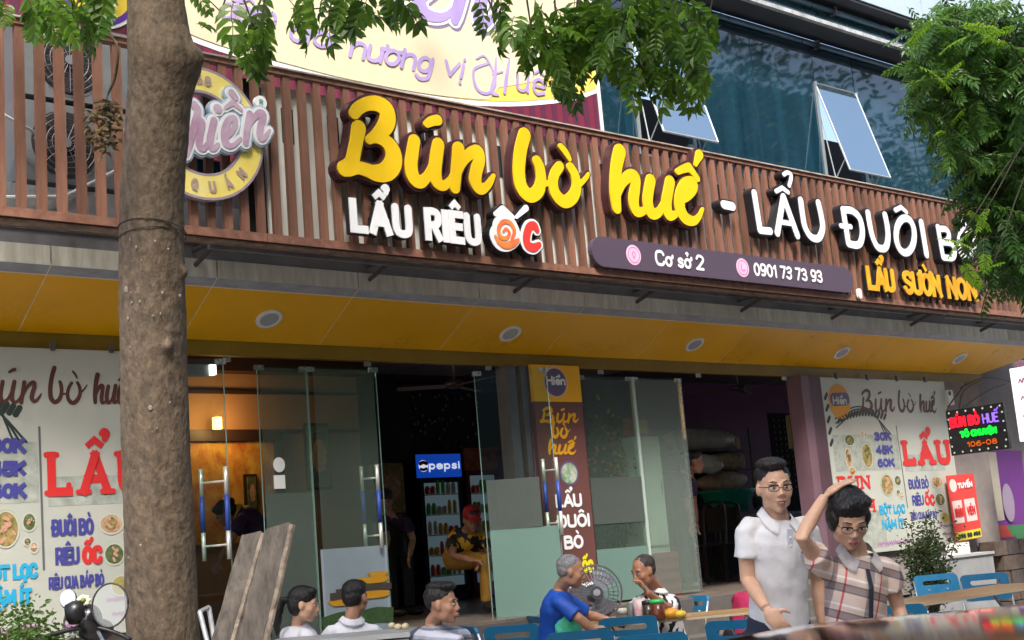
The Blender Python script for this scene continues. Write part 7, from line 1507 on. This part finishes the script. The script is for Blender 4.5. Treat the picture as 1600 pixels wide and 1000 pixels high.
loft_secs([car_sec(L0+a, ZB+.88, ZB+c_, .80, w_) for a, c_, w_ in ((.05, .93, .76), (.55, .75*H+.25*.88, .66), (.95, .965*H, .60), (1.4, H, .60), (1.9, H+.005, .60), (2.4, .975*H, .59), (2.8, .80*H+.2*.88, .62), (3.1, .95, .7))], 'cabin', M_cg, t)
loft_secs([car_sec(L0+a, ZB+c_-.05, ZB+c_+.012, w_+.02, w_*.93) for a, c_, w_ in ((.78, .915*H, .58), (.98, .97*H, .60), (1.4, H, .61), (1.9, H+.005, .61), (2.38, .978*H, .60), (2.6, .93*H, .57))], 'roof', M_car, t)
for sx in (-.25, 2.45):
    for sy in (-.80, .80):
        mb = MB(); mb.tube([(L0+sx, Yc+sy-.09, ZB+.31), (L0+sx, Yc+sy+.09, ZB+.31)], .31, 24); w_ = mb.build('wheel', MATS['rubber'], t); mb = MB(); mb.tube([(L0+sx, Yc+sy-.095, ZB+.31), (L0+sx, Yc+sy+.095, ZB+.31)], .2, 18); mb.build('rim', M_steel, w_)
for sy in (-.55, .55): mb = MB(); mb.ell((L0-.86, Yc+sy, ZB+.62), (.06, .16, .07)); mb.build('headlight', M_steel, t, True); mb = MB(); mb.ell((L0+3.2, Yc+sy, ZB+.7), (.06, .14, .08)); mb.build('tail_light', mat('tail_red', (.4, .01, .01), .2), t, True)
for sy in (-.92, .92): mb = MB(); mb.ell((L0+.62, Yc+sy, ZB+.95), (.05, .09, .06)); mb.build('wing_mirror', M_car, t, True)
# roof start (x=1.15 in the car) stands over pixel column 1090; the car lies across the view
_o = at(1030, 978, 2.4); t.location = (_o[0]-RTh[0]*1.15-FWh[0]*.50, _o[1]-RTh[1]*1.15-FWh[1]*.50, -.25); t.rotation_euler = (0, 0, math.atan2(RTh[1], RTh[0]))
# wires and small fittings at the right end
t = thing('cable_bundle', 'loose grey cables hanging between the canopy end and the electronic sign', 'cable', onX(1530, 600, 11.2)); mb = MB()
for a, b_, c_ in (((1510, 598), (1480, 640), (1492, 660)), ((1535, 592), (1505, 612), (1498, 650)), ((1570, 600), (1540, 612), (1500, 640)), ((1575, 645), (1550, 640), (1520, 648)), ((1600, 600), (1540, 590), (1500, 606))): mb.tube(cr([onY(*a, .45), onY(*b_, .40), onY(*c_, .44)], 5), .009, 5)
mb.build('cable', mat('grey_cable', (.10, .10, .10), .6), t)
t = thing('junction_box', 'small white plastic box with a round hole beside the right menu board', 'box', onY(1486, 620, .42)); slab('case', M_white, [(1480, 609), (1488, 609), (1492, 632), (1484, 633)], .42, .05, t); c = onY(1484, 614, .418); MB().disc(c, (.03, 0, 0), (0, 0, .03), (0, -1, 0), 14, .002).build('hole', M_black, t)
t = thing('white_notice', 'blank white sheet fixed below the right menu board beside the shrub', 'notice', onY(1495, 870, .1)); slab('sheet', M_white, [(1478, 850), (1514, 846), (1518, 872), (1482, 880)], .08, .012, t)
t = thing('stone_ledge', 'low grey stone ledge behind the two empty blue chairs', 'ledge', onY(1500, 890, -.1)); A = onY(1440, 878, -.15); B = onY(1552, 872, -.15); MB().box(A[0], B[0], -.15, .05, 0, A[2]).build('block', mat('ledge_stone', (.30, .31, .32), .7, var=.12, scale=4, bump=.15), t); MB().box(A[0]-.01, B[0]+.01, -.17, .05, A[2]+.002, A[2]+.03).build('cap', mat('ledge_cap', (.42, .43, .44), .6, var=.08, scale=5), t)
t = thing('rubble_wall', 'low brown rubble wall at the far right behind the empty chairs', 'wall', onY(1580, 880, .3)); A = onY(1552, 852, .3); mb = MB()
rr = random.Random(3)
for i in range(9):
    for j in range(5):
        x = A[0]+i*.3+(.15 if j % 2 else 0); z = .1+j*(A[2]-.05)/5; o = lump_ = None; m2 = MB(); m2.box(x+.008, x+.29-rr.random()*.02, .3-rr.random()*.03, .5, z+.006, z+(A[2]-.05)/5-.006); m2.build('stone', mat('rubble_stone_%d' % (rr.randrange(3)), ((.11, .08, .065), (.16, .12, .10), (.08, .065, .06))[rr.randrange(3)], .9, var=.3, scale=10, bump=.4), t)
finish_remesh()
